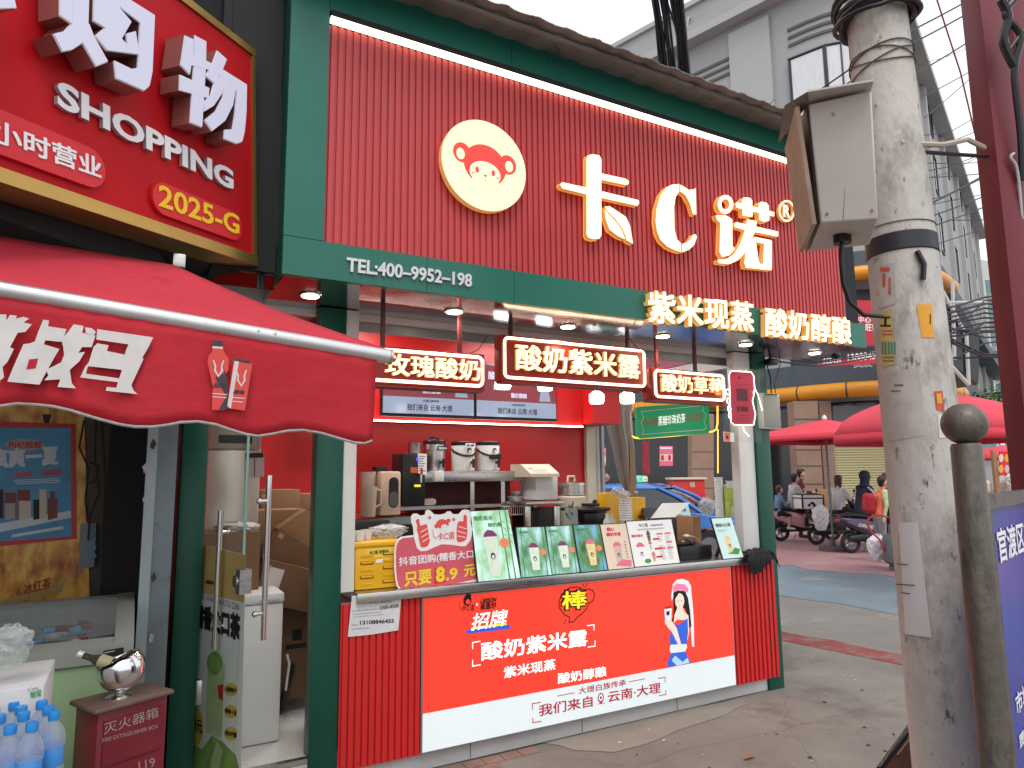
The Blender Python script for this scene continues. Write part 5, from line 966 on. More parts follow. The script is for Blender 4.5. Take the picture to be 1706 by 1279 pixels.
f.poly(PV, [ZA2(*q) for q in ((160, 705), (208, 700), (195, 752), (146, 758))], CANV, HV + .001)
for p in ([(365, 560), (395, 520), (448, 528), (440, 565), (490, 572), (510, 580), (490, 640), (440, 640), (420, 670), (455, 665), (425, 715), (375, 760), (385, 830), (408, 858), (310, 850), (325, 810), (240, 815), (262, 790), (250, 760), (330, 720), (345, 680), (340, 640), (330, 600)], [(456, 535), (490, 540), (512, 558), (505, 575), (460, 570)],
          [(520, 545), (815, 588), (790, 640), (755, 700), (765, 700), (700, 840), (712, 870), (732, 888), (565, 870), (570, 850), (620, 855), (650, 760), (470, 740), (460, 780), (635, 805), (630, 825), (430, 800), (455, 745), (475, 720), (500, 640), (520, 620), (580, 630), (570, 660), (665, 680), (670, 660), (685, 625), (515, 600)],
          [(0, 468), (40, 468), (40, 500), (60, 470), (95, 475), (90, 490), (130, 480), (160, 490), (130, 510), (175, 520), (140, 560), (100, 565), (60, 640), (80, 650), (45, 720), (20, 745), (28, 800), (0, 822)]): f.poly(PV, [ZA2(*q) for q in p], WG, HV + .0005)
f.build('printed_lettering', va_); f = MB(); DBK = mat('print_dark', (.05, .04, .05), .7); BRD = mat('print_bright_red', (.62, .06, .05), .6); PGR = mat('print_grey', (.45, .42, .42), .7)
f.poly(PV, [ZA2(*q) for q in ((1128, 645), (1185, 648), (1190, 665), (1215, 700), (1212, 760), (1195, 790), (1210, 830), (1205, 968), (1175, 973), (1125, 970), (1130, 850), (1102, 720), (1108, 685), (1128, 662))], BRD, HV + .001); f.poly(PV, [ZA2(*q) for q in ((1128, 602), (1182, 606), (1182, 635), (1128, 633))], DBK, HV + .001); f.poly(PV, [ZA2(*q) for q in ((1128, 635), (1182, 638), (1184, 648), (1128, 645))], WG, HV + .001)
f.poly(PV, [ZA2(*q) for q in ((1195, 760), (1210, 830), (1205, 968), (1160, 972), (1200, 900), (1140, 800), (1185, 780))], DBK, HV + .0013); f.text(PV, '战马', ZA2(1130, 853), ZA2(1205, 858), ZA2(1132, 822), DBK, HV + .002, bold=.03, shear=.2)
for s_ in (-1, 1): f.poly(PV, [ZA2(1160 + s_ * x, 740 + y) for x, y in ((0, 48), (14, 22), (12, 0), (24, -32), (30, -30), (20, 4), (24, 24), (0, 60))], WG, HV + .002)
for (x, y, w) in ((1130, 885, 75), (1130, 902, 70)): f.line(PV, ZA2(x, y), ZA2(x + w, y + 5), .003, WG, HV + .002)
f.build('printed_bottle', va_); f = MB(); f.poly(PV, [ZA2(*q) for q in ((1240, 703), (1330, 715), (1338, 735), (1300, 975), (1210, 962), (1205, 945))], BRD, HV + .001); f.poly(PV, [ZA2(*q) for q in ((1243, 698), (1330, 712), (1328, 728), (1240, 712))], DBK, HV + .0013); f.poly(PV, [ZA2(*q) for q in ((1245, 712), (1268, 716), (1225, 965), (1207, 950))], WG, HV + .0014); f.text(PV, '战马', ZA2(1237, 884), ZA2(1295, 890), ZA2(1240, 862), DBK, HV + .002, bold=.05, shear=.2)
for c in ((1280, 790),):
    for s_ in (-1, 1): f.poly(PV, [ZA2(c[0] + s_ * x, c[1] + y) for x, y in ((0, 48), (14, 22), (12, 0), (24, -32), (30, -30), (20, 4), (24, 24), (0, 60))], WG, HV + .002)
for (x, y, w) in ((1222, 905, 75), (1225, 925, 60)): f.line(PV, ZA2(x, y), ZA2(x + w, y + 5), .003, WG, HV + .002)
f.build('printed_can', va_)
f = MB(); q = onY(296, 436, 3.25); f.rbox((q.x - .02, 3.22, q.z - .03), (q.x + .03, 3.3, q.z + .03), STEEL, .004); f.build('wall_bracket', aw)
# galvanised column
f = MB(); CLM = mat('galvanised_steel', (.20, .24, .26), .45, .5, var=.3, vs=4, stretch=(1, 1, .4), spots=[((.09, .08, .07), 6, .58, .1), ((.45, .47, .48), 14, .70, .03)])
col = thing('steel_column', (.12, 3.88, 0), 'grey galvanised steel column with torn stickers beside the green post', 'column')
a, b, c = onY(236, 900, 3.80), onY(254, 900, 3.80), onY(287, 900, 3.86)
f.box((a.x, 3.80, 0), (b.x, 3.88, 2.6), mat('galvanised_light', (.36, .42, .44), .45, .4, var=.2, vs=5, stretch=(1, 1, .4))); f.build('flange', col)
f = MB(); f.box((b.x + .001, 3.83, 0), (c.x, 3.95, 2.6), CLM); f.build('web', col)
f = MB(); PK_ = Plane((0, 3.798, 0), XA, ZA); rnd = random.Random(5)
for (x, y) in ((243, 832), (240, 889), (237, 1084), (256, 962), (255, 740), (242, 780), (252, 1063)):
    f.slab(PK_, [(x + rnd.uniform(3, 6) * math.cos(a), y + rnd.uniform(5, 10) * math.sin(a)) for a in np.linspace(0, 5.6, 9)], (PGR, DBK)[int(x > 254)], 0, .0015)
f.build('torn_sticker', col)
# posters on the inner wall
PI_ = Plane((0, 4.74, 0), XA, ZA)
ADV = bokeh('print_iced_tea', ((.20, .05, .02), (.55, .2, .03), (.75, .42, .07), (.8, .55, .15)), .02); BLUP = mat('poster_blue', (.10, .36, .62), .5, var=.3, vs=4)
f = MB(); f.slab(PI_, [(-300, 600), (139, 650), (150, 1012), (-300, 1030)], ADV, 0, .003); f.poly(PI_, [(0, 1000), (95, 975), (112, 955), (104, 985), (10, 1008)], mat('poster_cream', (.5, .35, .12), .6), .004); f.poly(PI_, [(70, 690), (86, 690), (78, 720)], DBK, .004)
f.text(PI_, '冰红茶', (40, 992), (85, 980), (40, 972), mat('poster_rust', (.3, .05, .02), .6), .005); f.build('wall_advert', label='amber iced tea advertisement covering the inner shop wall', cat='poster')
f = MB(); f.slab(PI_, [(-60, 700), (126, 706), (128, 897), (-60, 916)], REDC, .005, .008); f.poly(PI_, [(-60, 712), (118, 713), (119, 893), (-60, 906)], BLUP, .009)
LB = mat('poster_pale', (.7, .75, .8), .6)
f.text(PI_, '疯爽一夏', (-15, 782), (98, 774), (-15, 748), LB, .011, bold=.05); f.poly(PI_, ell((42, 741), 32, 10), PGR, .010); f.text(PI_, '枸杞槟榔', (14, 747), (70, 747), (14, 735), REDC, .012, bold=.02)
f.text(PI_, '10000', (22, 796), (54, 794), (22, 787), REDC, .011, bold=.04); f.text(PI_, '100000', (68, 794), (102, 791), (68, 783), REDC, .011, bold=.04)
for i in range(3): f.line(PI_, (24 + i * 2, 800 + i * 3), (100, 797 + i * 3), .004, LB, .011 + .0002 * i)
for i, (x0, x1, y0, m_) in enumerate(((-6, 6, 815, DBK), (8, 28, 820, DRED), (9, 26, 838, PGR), (30, 50, 816, DRED), (32, 52, 834, CREAM), (56, 78, 832, PBLACK), (66, 78, 815, CREAM), (80, 96, 830, DRED), (84, 92, 818, DRED))): f.poly(PI_, [(x0, y0), (x1, y0), (x1, 862), (x0, 866)], m_, .011 + .0002 * i)
f.poly(PI_, [(-60, 878), (0, 872), (118, 850), (119, 862), (0, 886), (-60, 890)], LB, .0101); f.poly(PI_, [(20, 890), (105, 876), (106, 881), (20, 895)], LB, .0103); f.build('blue_poster', label='blue poster with red border above the chest freezer', cat='poster')
f = MB(); f.slab(Plane((0, 4.70, 0), XA, ZA), [(134, 873), (160, 871), (157, 944), (131, 948)], mat('leaflet_grey', (.25, .28, .3), .6), 0, .003)
for i in range(4): f.line(Plane((0, 4.70, 0), XA, ZA), (147, 885 + i * 14), (157, 884 + i * 14), .02, BLUP, .004)
f.build('leaflet', label='narrow grey and blue leaflet hanging beside the posters', cat='leaflet')
f = MB()
for k, pts in enumerate((((140, 700), (132, 745), (148, 780), (142, 830), (146, 870)), ((160, 700), (158, 760), (165, 820), (150, 860), (147, 900)), ((168, 690), (176, 800), (170, 900), (174, 1000)), ((148, 770), (165, 775), (160, 800), (150, 805)))):
    f = MB(); f.tube([onY(x, y, 4.66) for x, y in pts], .006, mat('wire_brown', (.06, .04, .03), .6), 6); f.build('hanging_wire', nb)
# chest freezer
fz = onY(219, 1062, 3.30); zt_ = fz.z
fr = thing('chest_freezer', (fz.x - .5, 3.6, 0), 'pale green chest freezer with a curved glass lid', 'freezer')
GRN = mat('freezer_green', (.30, .44, .24), .4, var=.08, vs=3); RIM = mat('freezer_rim', (.32, .33, .30), .45, var=.1, vs=4)
x0, x1 = fz.x - 1.25, fz.x
f = MB(); f.rbox((x0, 3.32, .05), (x1 - .01, 4.0, zt_ - .09), GRN, .02); f.build('body', fr)
f = MB(); hs_ = [(3.30, zt_ - .088), (3.30, zt_ - .02)] + [(3.33 + .69 * k / 8, zt_ - .005 + .085 * math.sin(PI / 2 * k / 8) ** .8) for k in range(9)] + [(4.02, zt_ - .088)]
f.prism([Vector((x1 + .01, y, z)) for y, z in hs_][::-1], (-.07, 0, 0), RIM); f.prism([Vector((x0, y, z)) for y, z in hs_][::-1], (-.07, 0, 0), RIM)
f.prism([Vector((x0, y, z)) for y, z in [(3.30, zt_ - .088), (3.30, zt_ - .02), (3.36, zt_ - .0), (3.40, zt_ - .088)]], (x1 - x0 - .06, 0, 0), RIM); f.prism([Vector((x0, y, z)) for y, z in [(3.95, zt_ - .088), (3.95, zt_ + .07), (4.02, zt_ + .075), (4.02, zt_ - .088)]], (x1 - x0 - .06, 0, 0), RIM); f.build('rim', fr)
f = MB(); vs = []; n = 8
for i in range(n + 1): t_ = i / n; y_ = 3.37 + .58 * t_; z_ = zt_ + .0 + .085 * math.sin(PI / 2 * min(1, (y_ - 3.33) / .69)) ** .8 - .006; vs += [Vector((x0 + .001, y_, z_)), Vector((x1 - .06, y_, z_))]
f.add(vs, [(2 * i, 2 * i + 1, 2 * i + 3, 2 * i + 2) for i in range(n)], film('freezer_glass', (.75, .8, .8), .05, .08), True); f.build('glass_lid', fr)
f = MB(); f.box((x0 + .01, 3.41, zt_ - .087), (x1 - .07, 3.94, zt_ - .07), mat('freezer_inside', (.5, .55, .55), .6)); f.build('inner_floor', fr)
f = MB(); rnd = random.Random(9)
for i in range(16):
    x = rnd.uniform(x1 - .75, x1 - .12); y = rnd.uniform(3.62, 3.9); c_ = (BLUP, LB, DRED)[i % 3]; o_ = bpy.data.objects
    g_ = MB(); M = Matrix.Translation((x, y, zt_ - .055 + .0045 * i)) @ Matrix.Rotation(rnd.uniform(0, 3), 4, 'Z'); g_.rbox((-.05, -.02, -.012), (.05, .02, .012), c_, .008, M)
    ob = g_.build('ice_cream_pack', label='small wrapped ices lying inside the chest freezer', cat='ice cream', group='wrapped ices in the chest freezer')
P = Plane((0, 3.298, 0), XA, ZA); f = MB(); f.slab(P, [(172, 1084), (206, 1078), (206, 1090), (173, 1097)], PBLACK, 0, .002); f.line(P, (175, 1087), (190, 1084), .004, PGR, .003); f.build('sticker', fr)
# extinguisher box
zl = .90; O = onZ(160, 1183, zl); R1 = onZ(290, 1148, zl); R2 = onZ(117, 1167, zl)
e1 = (R1 - O); e2 = (R2 - O); e1.z = 0; e2.z = 0; w1 = e1.length; e1n = e1.normalized(); e2n = Vector((-e1n.y, e1n.x, 0)); w2 = abs(e2.dot(e2n))
MX = Matrix(((e1n.x, e2n.x, 0, O.x), (e1n.y, e2n.y, 0, O.y), (0, 0, 1, 0), (0, 0, 0, 1)))
ex = thing('extinguisher_box', tuple(O + e1n * w1 / 2 + e2n * w2 / 2 - ZA * zl), 'dark red fire extinguisher box carrying a steel ice bucket', 'box')
EXR = mat('extinguisher_red', (.16, .012, .02), .4, var=.2, vs=4, spots=[((.08, .02, .02), 7, .62, .1)])
f = MB(); f.rbox((.015, .015, .0), (w1 - .015, w2 - .01, zl - .016), EXR, .006, MX); f.build('body', ex)
f = MB(); f.rbox((-.005, -.005, zl - .015), (w1, w2, zl), mat('worn_lid', (.16, .10, .08), .5, .3, var=.3, vs=6), .004, MX); f.build('lid', ex)
PE = Plane(O - ZA * O.z, e1n, ZA); PE.o = Vector((O.x, O.y, 0))
f = MB(); f.slab(PE, [(.035, .72 - .02), (w1 - .03, .72 - .02), (w1 - .03, zl - .05), (.035, zl - .05)], EXR, -.015, -.008, px=False); f.slab(PE, [(.035, .1), (w1 - .03, .1), (w1 - .03, .69), (.035, .69)], EXR, -.015, -.008, px=False); f.build('door', ex)
f = MB(); PGW = mat('faded_lettering', (.28, .24, .24), .7); f.text(PE, '灭火器箱', (174, 1225), (265, 1195), (174, 1206), PGW, -.006, bold=.0); f.text(PE, 'FIRE EXTINGUISHER BOX', (172, 1238), (265, 1213), (172, 1231), PGW, -.006, bold=.0); f.text(PE, '119', (233, 1284), (260, 1277), (232, 1269), PGW, -.006, bold=.0); f.build('lettering', ex)
bk = thing('ice_bucket', tuple(O + e1n * w1 * .5 + e2n * w2 * .45), 'round steel ice bucket with tilted rim on the red box', 'bucket')
c = O + e1n * w1 * .42 + e2n * w2 * .42; f = MB(); f.lathe(c, [(.046, 0), (.046, .004), (.018, .014), (.018, .024), (.022, .03)], CHROME, 28); f.build('foot', bk)
f = MB(); vs = []; n = 28; tl_ = Vector((-.42, .1, 1)).normalized(); R0 = .082; cc = c + ZA * .102
for i in range(13):
    a = PI - i * (PI * .66) / 12
    for j in range(n): b = 2 * PI * j / n; vs.append(cc + Vector((math.sin(a) * math.cos(b), math.sin(a) * math.sin(b), math.cos(a))) * R0)
Mq = ZA.rotation_difference(tl_).to_matrix()
vs = [cc + Mq @ (v - cc) for v in vs]
f.add(vs, [(i * n + j, i * n + (j + 1) % n, (i + 1) * n + (j + 1) % n, (i + 1) * n + j) for i in range(12) for j in range(n)], CHROME, True); ob = f.build('bowl', bk); mo = ob.modifiers.new('thick', 'SOLIDIFY'); mo.thickness = .003
bt = thing('drink_bottle', tuple(cc), 'dark glass bottle with a pale cap leaning out of the ice bucket', 'bottle')
c0_ = cc + Vector((-.015, 0, .01)); q1_ = onD(130, 1089, (c0_ - EYE).dot(Vector((_X[2], _Y[2], _U[2])))); ax = (q1_ - c0_).normalized(); L6 = (q1_ - c0_).length
f = MB(); f.lathe(c0_ - ax * .03, [(.022, 0), (.024, .03), (.024, L6 * .62), (.011, L6 * .85), (.011, L6 + .005)], mat('amber_glass', (.05, .05, .03), .08, spec=.8), 18, ax); f.build('glass', bt)
f = MB(); f.lathe(c0_ + ax * (L6 * .12), [(.0245, 0), (.0247, .045), (.0245, .046)], mat('bottle_label', (.35, .33, .2), .5), 18, ax); f.build('label', bt)
f = MB(); f.lathe(c0_ + ax * (L6 - .022), [(.0125, 0), (.0135, .004), (.0135, .02), (.006, .024)], SILVER, 18, ax); f.build('cap', bt)
# carton and bottled water
q0, q1 = onY(-80, 1180, 2.62), onY(74, 1142, 2.62); ct = MB(); zc_ = q1.z
ct.rbox((q0.x, 2.62, .45), (q1.x, 2.98, zc_), mat('white_carton', (.5, .5, .52), .7, var=.1, vs=6), .004); P = Plane((0, 2.618, 0), XA, ZA); ct.text(P, '怡宝', (50, 1163), (69, 1158), (50, 1152), LEAF, .001, bold=.02); ct.text(P, 'C\'est', (46, 1152), (64, 1147), (46, 1146), LEAF, .0015, bold=.0); ct.build('carton', label='white water carton in front of the freezer', cat='carton')
ct = MB(); ct.rbox((q0.x - .02, 2.58, 0), (q1.x + .02, 3.0, .448), mat('brown_carton', (.32, .17, .08), .7, var=.1), .005); ct.build('carton', label='brown carton under the white water carton', cat='carton')
CAPB = mat('cap_blue', (.02, .22, .6), .35); WBF = film('water_bottle_film', (.72, .80, .88), .16, .12); LBL = mat('water_label', (.05, .25, .62), .35)
zcap = 1.04; p0_ = onZ(54, 1203, zcap); BB = .235
def water_bottle(p):
    t = thing('water_bottle', (p.x, p.y, zcap - BB), 'x', 'bottle', 'blue capped water bottles packed at the lower left'); c = (p.x, p.y, zcap - BB)
    f = MB(); f.lathe(c, [(.026, 0), (.032, .01), (.030, .03), (.032, .05), (.032, .085), (.0295, .09), (.0295, .135), (.032, .14), (.032, .165), (.026, .185), (.014, .205), (.0125, .212)], WBF, 20); f.build('bottle', t)
    f = MB(); f.lathe(c, [(.0302, .088), (.0308, .09), (.0308, .137), (.0302, .139)], LBL, 20); f.build('label', t)
    f = MB(); f.lathe(c, [(.0150, .212), (.0155, .214), (.0155, .230), (.0145, .235)], CAPB, 16); f.build('cap', t)
    return t
wb = water_bottle(p0_); wb['label'] = 'water bottle with a blue cap in the dense pack at the lower left'
for (x, y) in ((91, 1184), (18, 1207), (-20, 1212), (81, 1176), (40, 1186), (0, 1190), (70, 1167), (36, 1176), (-10, 1180), (60, 1160), (24, 1168)):
    q = onZ(x, y, zcap); dup(wb, (q.x, q.y, zcap - BB))
ct = MB(); a = onZ(-60, 1215, zcap); ct.rbox((-.75, 1.72, 0), (-.12, 2.42, zcap - BB - .002), mat('brown_carton', (.32, .17, .08), .7, var=.1), .006); ct.build('carton', label='large brown carton carrying the pack of water bottles', cat='carton')
bag('plastic_bag', tuple(onY(14, 1112, 2.7)), (.06, .05, .13), 'clear bag of drinks standing on the white carton', film('drink_bag_film', (.8, .85, .8), .22, .25), seed=11, lump=-.2)
# ================================================================ behind the kiosk door
fg = thing('steel_fridge', tuple(onY(388, 900, 4.9)), 'tall stainless fridge behind the glass door', 'fridge')
a, b = onY(330, 880, 4.9), onY(436, 720, 4.9); f = MB(); f.rbox((a.x, 4.9, .2), (b.x, 5.5, 2.35), STEEL, .008); f.build('body', fg)
SD = mat('brushed_steel_warm', (.5, .42, .36), .3, .9, var=.1, vs=3, stretch=(6, 1, .5)); f = MB(); f.rbox((a.x + .006, 4.875, .25), (b.x - .006, 4.898, onY(390, 750, 4.88).z), SD, .006); f.rbox((a.x + .006, 4.875, onY(390, 748, 4.88).z), (b.x - .006, 4.898, 2.34), SD, .006); f.build('door', fg)
P = Plane((0, 4.873, 0), XA, ZA); f = MB(); f.slab(P, [(364, 724), (420, 725), (420, 739), (364, 738)], PBLACK, 0, .003); f.slab(P, [(408, 754), (440, 753), (440, 794), (408, 795)], PGR, 0, .002); f.poly(P, [(409, 755), (439, 754), (439, 762), (409, 763)], PBLACK, .003); f.line(P, (424, 764), (424, 794), .006, PBLACK, .003); f.build('label_panel', fg)
ch = thing('white_freezer', tuple(onY(440, 1250, 4.35)), 'white top opening freezer just inside the kiosk doorway', 'freezer')
q0, q1 = onY(405, 1246, 4.32), onY(474, 986, 4.32); f = MB(); f.rbox((q0.x - .20, 4.32, .195), (q1.x - .004, 4.75, q1.z - .06), mat('appliance_white', (.62, .62, .6), .35, var=.05, vs=3), .01); f.build('body', ch)
f = MB(); f.rbox((q0.x - .205, 4.312, q1.z - .058), (q1.x, 4.76, q1.z), mat('appliance_white', (.62, .62, .6), .35), .012); f.build('lid', ch); f = MB(); f.rbox((q1.x - .14, 4.306, q1.z - .045), (q1.x - .03, 4.313, q1.z - .03), PGR, .002); f.build('handle', ch)
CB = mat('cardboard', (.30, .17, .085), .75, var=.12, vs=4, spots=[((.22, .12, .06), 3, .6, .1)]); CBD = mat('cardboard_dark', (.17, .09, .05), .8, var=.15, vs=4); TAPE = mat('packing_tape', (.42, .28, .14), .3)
def cbox(c, sz, rot, lab, m=CB, prt=None):
    M = Matrix.Translation(c) @ Matrix.Rotation(rot[2], 4, 'Z') @ Matrix.Rotation(rot[0], 4, 'X') @ Matrix.Rotation(rot[1], 4, 'Y'); f = MB(); h = [s / 2 for s in sz]
    f.rbox((-h[0], -h[1], -h[2]), (h[0], h[1], h[2]), m, .004, M); f.box((-h[0] - .001, -h[1] - .0015, h[2] - .06), (-h[0] * .8 + .0, -h[1] + .0005, h[2] - .03), TAPE, M); f.box((-h[0] * 1.001, -.02, h[2] + .0003), (h[0] * 1.001, .02, h[2] + .001), TAPE, M)
    if prt: 
        for p in prt: f.box((p[0], -h[1] - .002, p[1]), (p[2], -h[1] - .0003, p[3]), p[4], M)
    return f.build('cardboard_box', label=lab, cat='box', group='cardboard boxes stacked inside the doorway')
def cpx(x, y, yy): return onY(x, y, yy)
WLB = mat('shipping_label', (.6, .6, .6), .6)
cbox(cpx(455, 838, 5.35), (.28, .3, .20), (0, 0, .2), 'upper left brown box against the red wall, by the fridge'); cbox(cpx(488, 844, 5.5), (.34, .3, .20), (0, 0, 0), 'wide brown box on top of the pile, printed with small lines', CB, ((-.1, -.05, .1, -.045, CBD), (-.1, -.02, .1, -.015, CBD)))
cbox(cpx(457, 896, 5.1), (.30, .3, .40), (0, 0, -.1), 'tall brown box standing directly beside the fridge'); cbox(cpx(497, 888, 4.95), (.22, .3, .26), (0, -.6, 0), 'brown box tipped over at the right of the pile')
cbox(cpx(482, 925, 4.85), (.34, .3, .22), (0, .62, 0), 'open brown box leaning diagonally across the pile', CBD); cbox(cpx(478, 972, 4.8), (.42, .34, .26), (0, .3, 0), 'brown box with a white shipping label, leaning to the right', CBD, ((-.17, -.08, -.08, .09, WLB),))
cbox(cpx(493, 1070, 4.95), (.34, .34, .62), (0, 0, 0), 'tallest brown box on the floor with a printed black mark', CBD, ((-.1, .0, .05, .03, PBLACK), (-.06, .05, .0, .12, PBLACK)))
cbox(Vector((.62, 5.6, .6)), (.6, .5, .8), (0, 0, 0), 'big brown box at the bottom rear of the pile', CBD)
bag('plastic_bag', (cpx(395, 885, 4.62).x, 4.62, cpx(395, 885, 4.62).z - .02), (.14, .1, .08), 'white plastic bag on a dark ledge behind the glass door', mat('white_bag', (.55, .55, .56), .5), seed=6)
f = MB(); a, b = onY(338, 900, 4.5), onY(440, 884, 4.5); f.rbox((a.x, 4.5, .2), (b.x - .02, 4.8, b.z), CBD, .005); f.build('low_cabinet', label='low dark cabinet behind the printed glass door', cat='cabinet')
f = MB(); q = onY(478, 1150, 4.8); f.tube([(q.x - .05, 4.8, .2), (q.x - .03, 4.75, .3), (q.x + .02, 4.75, .5)], .02, BLACK, 8); f.tube([onY(478, 1090, 4.6), onY(482, 1105, 4.6), onY(476, 1150, 4.6)], .008, WPL, 8); f.build('vacuum_hose', label='black hose with a white handle by the floor box', cat='hose')
# ================================================================ RIGHT FOREGROUND
def onVert(px, py, base):    # point on the vertical line over base seen at this pixel row
    r = ray(px, py); b = Vector(base); hd = math.hypot(r.x, r.y); D = math.hypot(b.x - EYE.x, b.y - EYE.y); return EYE.z + r.z * D / hd
CONC = mat('pole_concrete', (.50, .475, .45), .8, var=.22, vs=3, bump=.25, bs=40, stretch=(1, 1, .5), spots=[((.25, .22, .19), 3.2, .52, .14), ((.10, .09, .08), 7, .62, .06), ((.2, .19, .18), 22, .6, .05), ((.60, .57, .54), 5, .62, .08)])
pb_ = onD(1588, 1200, 2.62); PX_, PY_ = pb_.x, pb_.y
pole = thing('utility_pole', (PX_, PY_, 0), 'stained concrete utility pole with torn stickers and cable coils', 'pole')
LNX, LNY = -.874 * .020, .484 * .020
def pr(z): return .150 - (z - .8) * .0112
def pc(z): return (PX_ + LNX * (z - .6), PY_ + LNY * (z - .6))
def pring(r, z, n=40): x, y = pc(z); return [Vector((x + r * math.cos(2 * PI * j / n), y + r * math.sin(2 * PI * j / n), z)) for j in range(n)]
f = MB(); f.loft([pring(pr(z), z) for z in np.arange(0, 6.01, .25)], CONC); f.build('shaft', pole)
def cyl_hit(px, py, h):
    r = ray(px, py); R = .135; zz_ = onVert(px, py, (PX_, PY_))
    for _ in range(5):
        cx_, cy_ = pc(zz_); ox, oy = EYE.x - cx_, EYE.y - cy_
        a = r.x * r.x + r.y * r.y; b = 2 * (ox * r.x + oy * r.y); c = ox * ox + oy * oy - (R + h) ** 2; d = max(0, b * b - 4 * a * c); t = (-b - math.sqrt(d)) / (2 * a); zz_ = EYE.z + r.z * t; R = pr(zz_)
    return EYE + r * t
def patch(mb, tl, tr, br, bl, m, h=.002, n=8, curl=0):
    vs = []
    for i in range(n + 1):
        for j in range(5):
            u, v = i / n, j / 4; x = (tl[0] * (1 - u) + tr[0] * u) * (1 - v) + (bl[0] * (1 - u) + br[0] * u) * v; y = (tl[1] * (1 - u) + tr[1] * u) * (1 - v) + (bl[1] * (1 - u) + br[1] * u) * v
            vs.append(cyl_hit(x, y, h + curl * (v ** 2) * (1 - u)))
    mb.add(vs, [(i * 5 + j, i * 5 + j + 1, (i + 1) * 5 + j + 1, (i + 1) * 5 + j) for i in range(n) for j in range(4)], m, True)
f = MB(); z0, z1 = onVert(1497, 432, (PX_, PY_)), onVert(1497, 402, (PX_, PY_)); f.loft([pring(pr(z0) + .001, z0), pring(pr(z0) + .005, z0 + .004), pring(pr(z1) + .005, z1 - .004), pring(pr(z1) + .001, z1)], mat('black_tape', (.02, .02, .025), .4))
q = cyl_hit(1528, 418, .008); q2 = cyl_hit(1538, 465, .012); f.tube([q, (q + q2) / 2 + Vector((.01, -.01, 0)), q2], .011, MATS['black_tape'], 6); f.build('tape_band', pole)
AGED = mat('aged_paper', (.46, .42, .39), .85, var=.25, vs=9, spots=[((.3, .24, .2), 6, .6, .1)]); YST = mat('faded_yellow', (.55, .42, .15), .7, var=.2, vs=12); ORS = mat('orange_sticker', (.7, .33, .03), .6); REDS = mat('faded_red', (.5, .1, .07), .7, var=.4, vs=20); TEAL = mat('teal_ink', (.03, .25, .22), .6)
def sticker(name, quad, m, lab=None, h=.002, extra=()):
    f = MB(); patch(f, *quad, m, h)
    for (q, mm) in extra: patch(f, *q, mm, h + .001, 3)
    return f.build(name, pole)
def R4(x0, y0, x1, y1): return ((x0, y0), (x1, y0), (x1, y1), (x0, y1))
sticker('sticker', ((1458, 445), (1490, 437), (1492, 505), (1462, 515)), AGED, extra=((R4(1466, 445, 1482, 452), REDS), (R4(1470, 455, 1475, 478), REDS), (R4(1480, 462, 1484, 490), REDS)))
sticker('sticker', ((1464, 520), (1485, 515), (1494, 606), (1469, 611)), YST, extra=[(R4(1467, 527, 1483, 530), PBLACK), (R4(1466, 541, 1484, 544), PBLACK), (R4(1473, 530, 1477, 541), PBLACK)] + [(R4(1469 + i * 5, 569, 1472 + i * 5, 590), TEAL) for i in range(5)] + [(R4(1469, 550, 1487, 552), REDS), (R4(1469, 556, 1487, 558), REDS), (R4(1471, 594, 1490, 596), INK), (R4(1471, 600, 1490, 602), INK)])
sticker('sticker', ((1527, 507), (1553, 506), (1556, 562), (1536, 562)), ORS, extra=((R4(1549, 523, 1551, 540), PBLACK),))
sticker('sticker', ((1474, 620), (1530, 612), (1545, 725), (1480, 735)), AGED, h=.0012, extra=((R4(1490, 640, 1505, 643), INK), (R4(1484, 650, 1500, 652), INK)))
sticker('sticker', ((1556, 652), (1570, 650), (1574, 686), (1560, 682)), REDS, extra=(((((1560, 656), (1568, 655), (1570, 672), (1562, 672))), ORS),)); sticker('sticker', ((1562, 690), (1574, 690), (1580, 728), (1565, 730)), mat('clean_paper', (.6, .6, .62), .7))
f = MB(); vs = []
for i in range(9):
    for j in range(11):
        u, v = i / 8, j / 10; x = (1497 + 32 * u) * (1 - v) + (1508 + 44 * u) * v; y = 870 + v * (186 + 6 * u); p = cyl_hit(x, y, .003); p += (EYE - p).normalized() * (.012 * max(0, v - .5) * u + .0012 * math.sin(u * 9 + v * 7)); vs.append(p)
f.add(vs, [(i * 11 + j, i * 11 + j + 1, (i + 1) * 11 + j + 1, (i + 1) * 11 + j) for i in range(8) for j in range(10)], mat('clean_paper', (.5, .5, .52), .9, var=.12, vs=14, bump=.3, bs=20), False); ob = f.build('hanging_paper', pole)
f = MB()
for (x0, y0, x1) in ((1494, 938, 1512), (1492, 972, 1524), (1500, 986, 1516)): patch(f, (x0, y0), (x1, y0 + 2), (x1, y0 + 4), (x0, y0 + 2), INK, .0075, 4)
f.build('paper_print', pole); f = MB()
rnd = random.Random(12)
for k in range(7):
    r_ = pr(3.6) + .015 + rnd.uniform(0, .035); zc = onVert(1455, rnd.uniform(8, 44), (PX_, PY_)); pts = [(pc(zc)[0] + r_ * math.cos(a) , pc(zc)[1] + r_ * math.sin(a), zc + .03 * math.sin(a + k) + rnd.uniform(-.006, .006)) for a in np.linspace(0, 2 * PI, 26)[:-1]]
    f = MB(); f.tube(pts, rnd.uniform(.008, .014), mat('black_cable', (.012, .012, .016), .5), 8, False, True); f.build('cable_coil', pole)
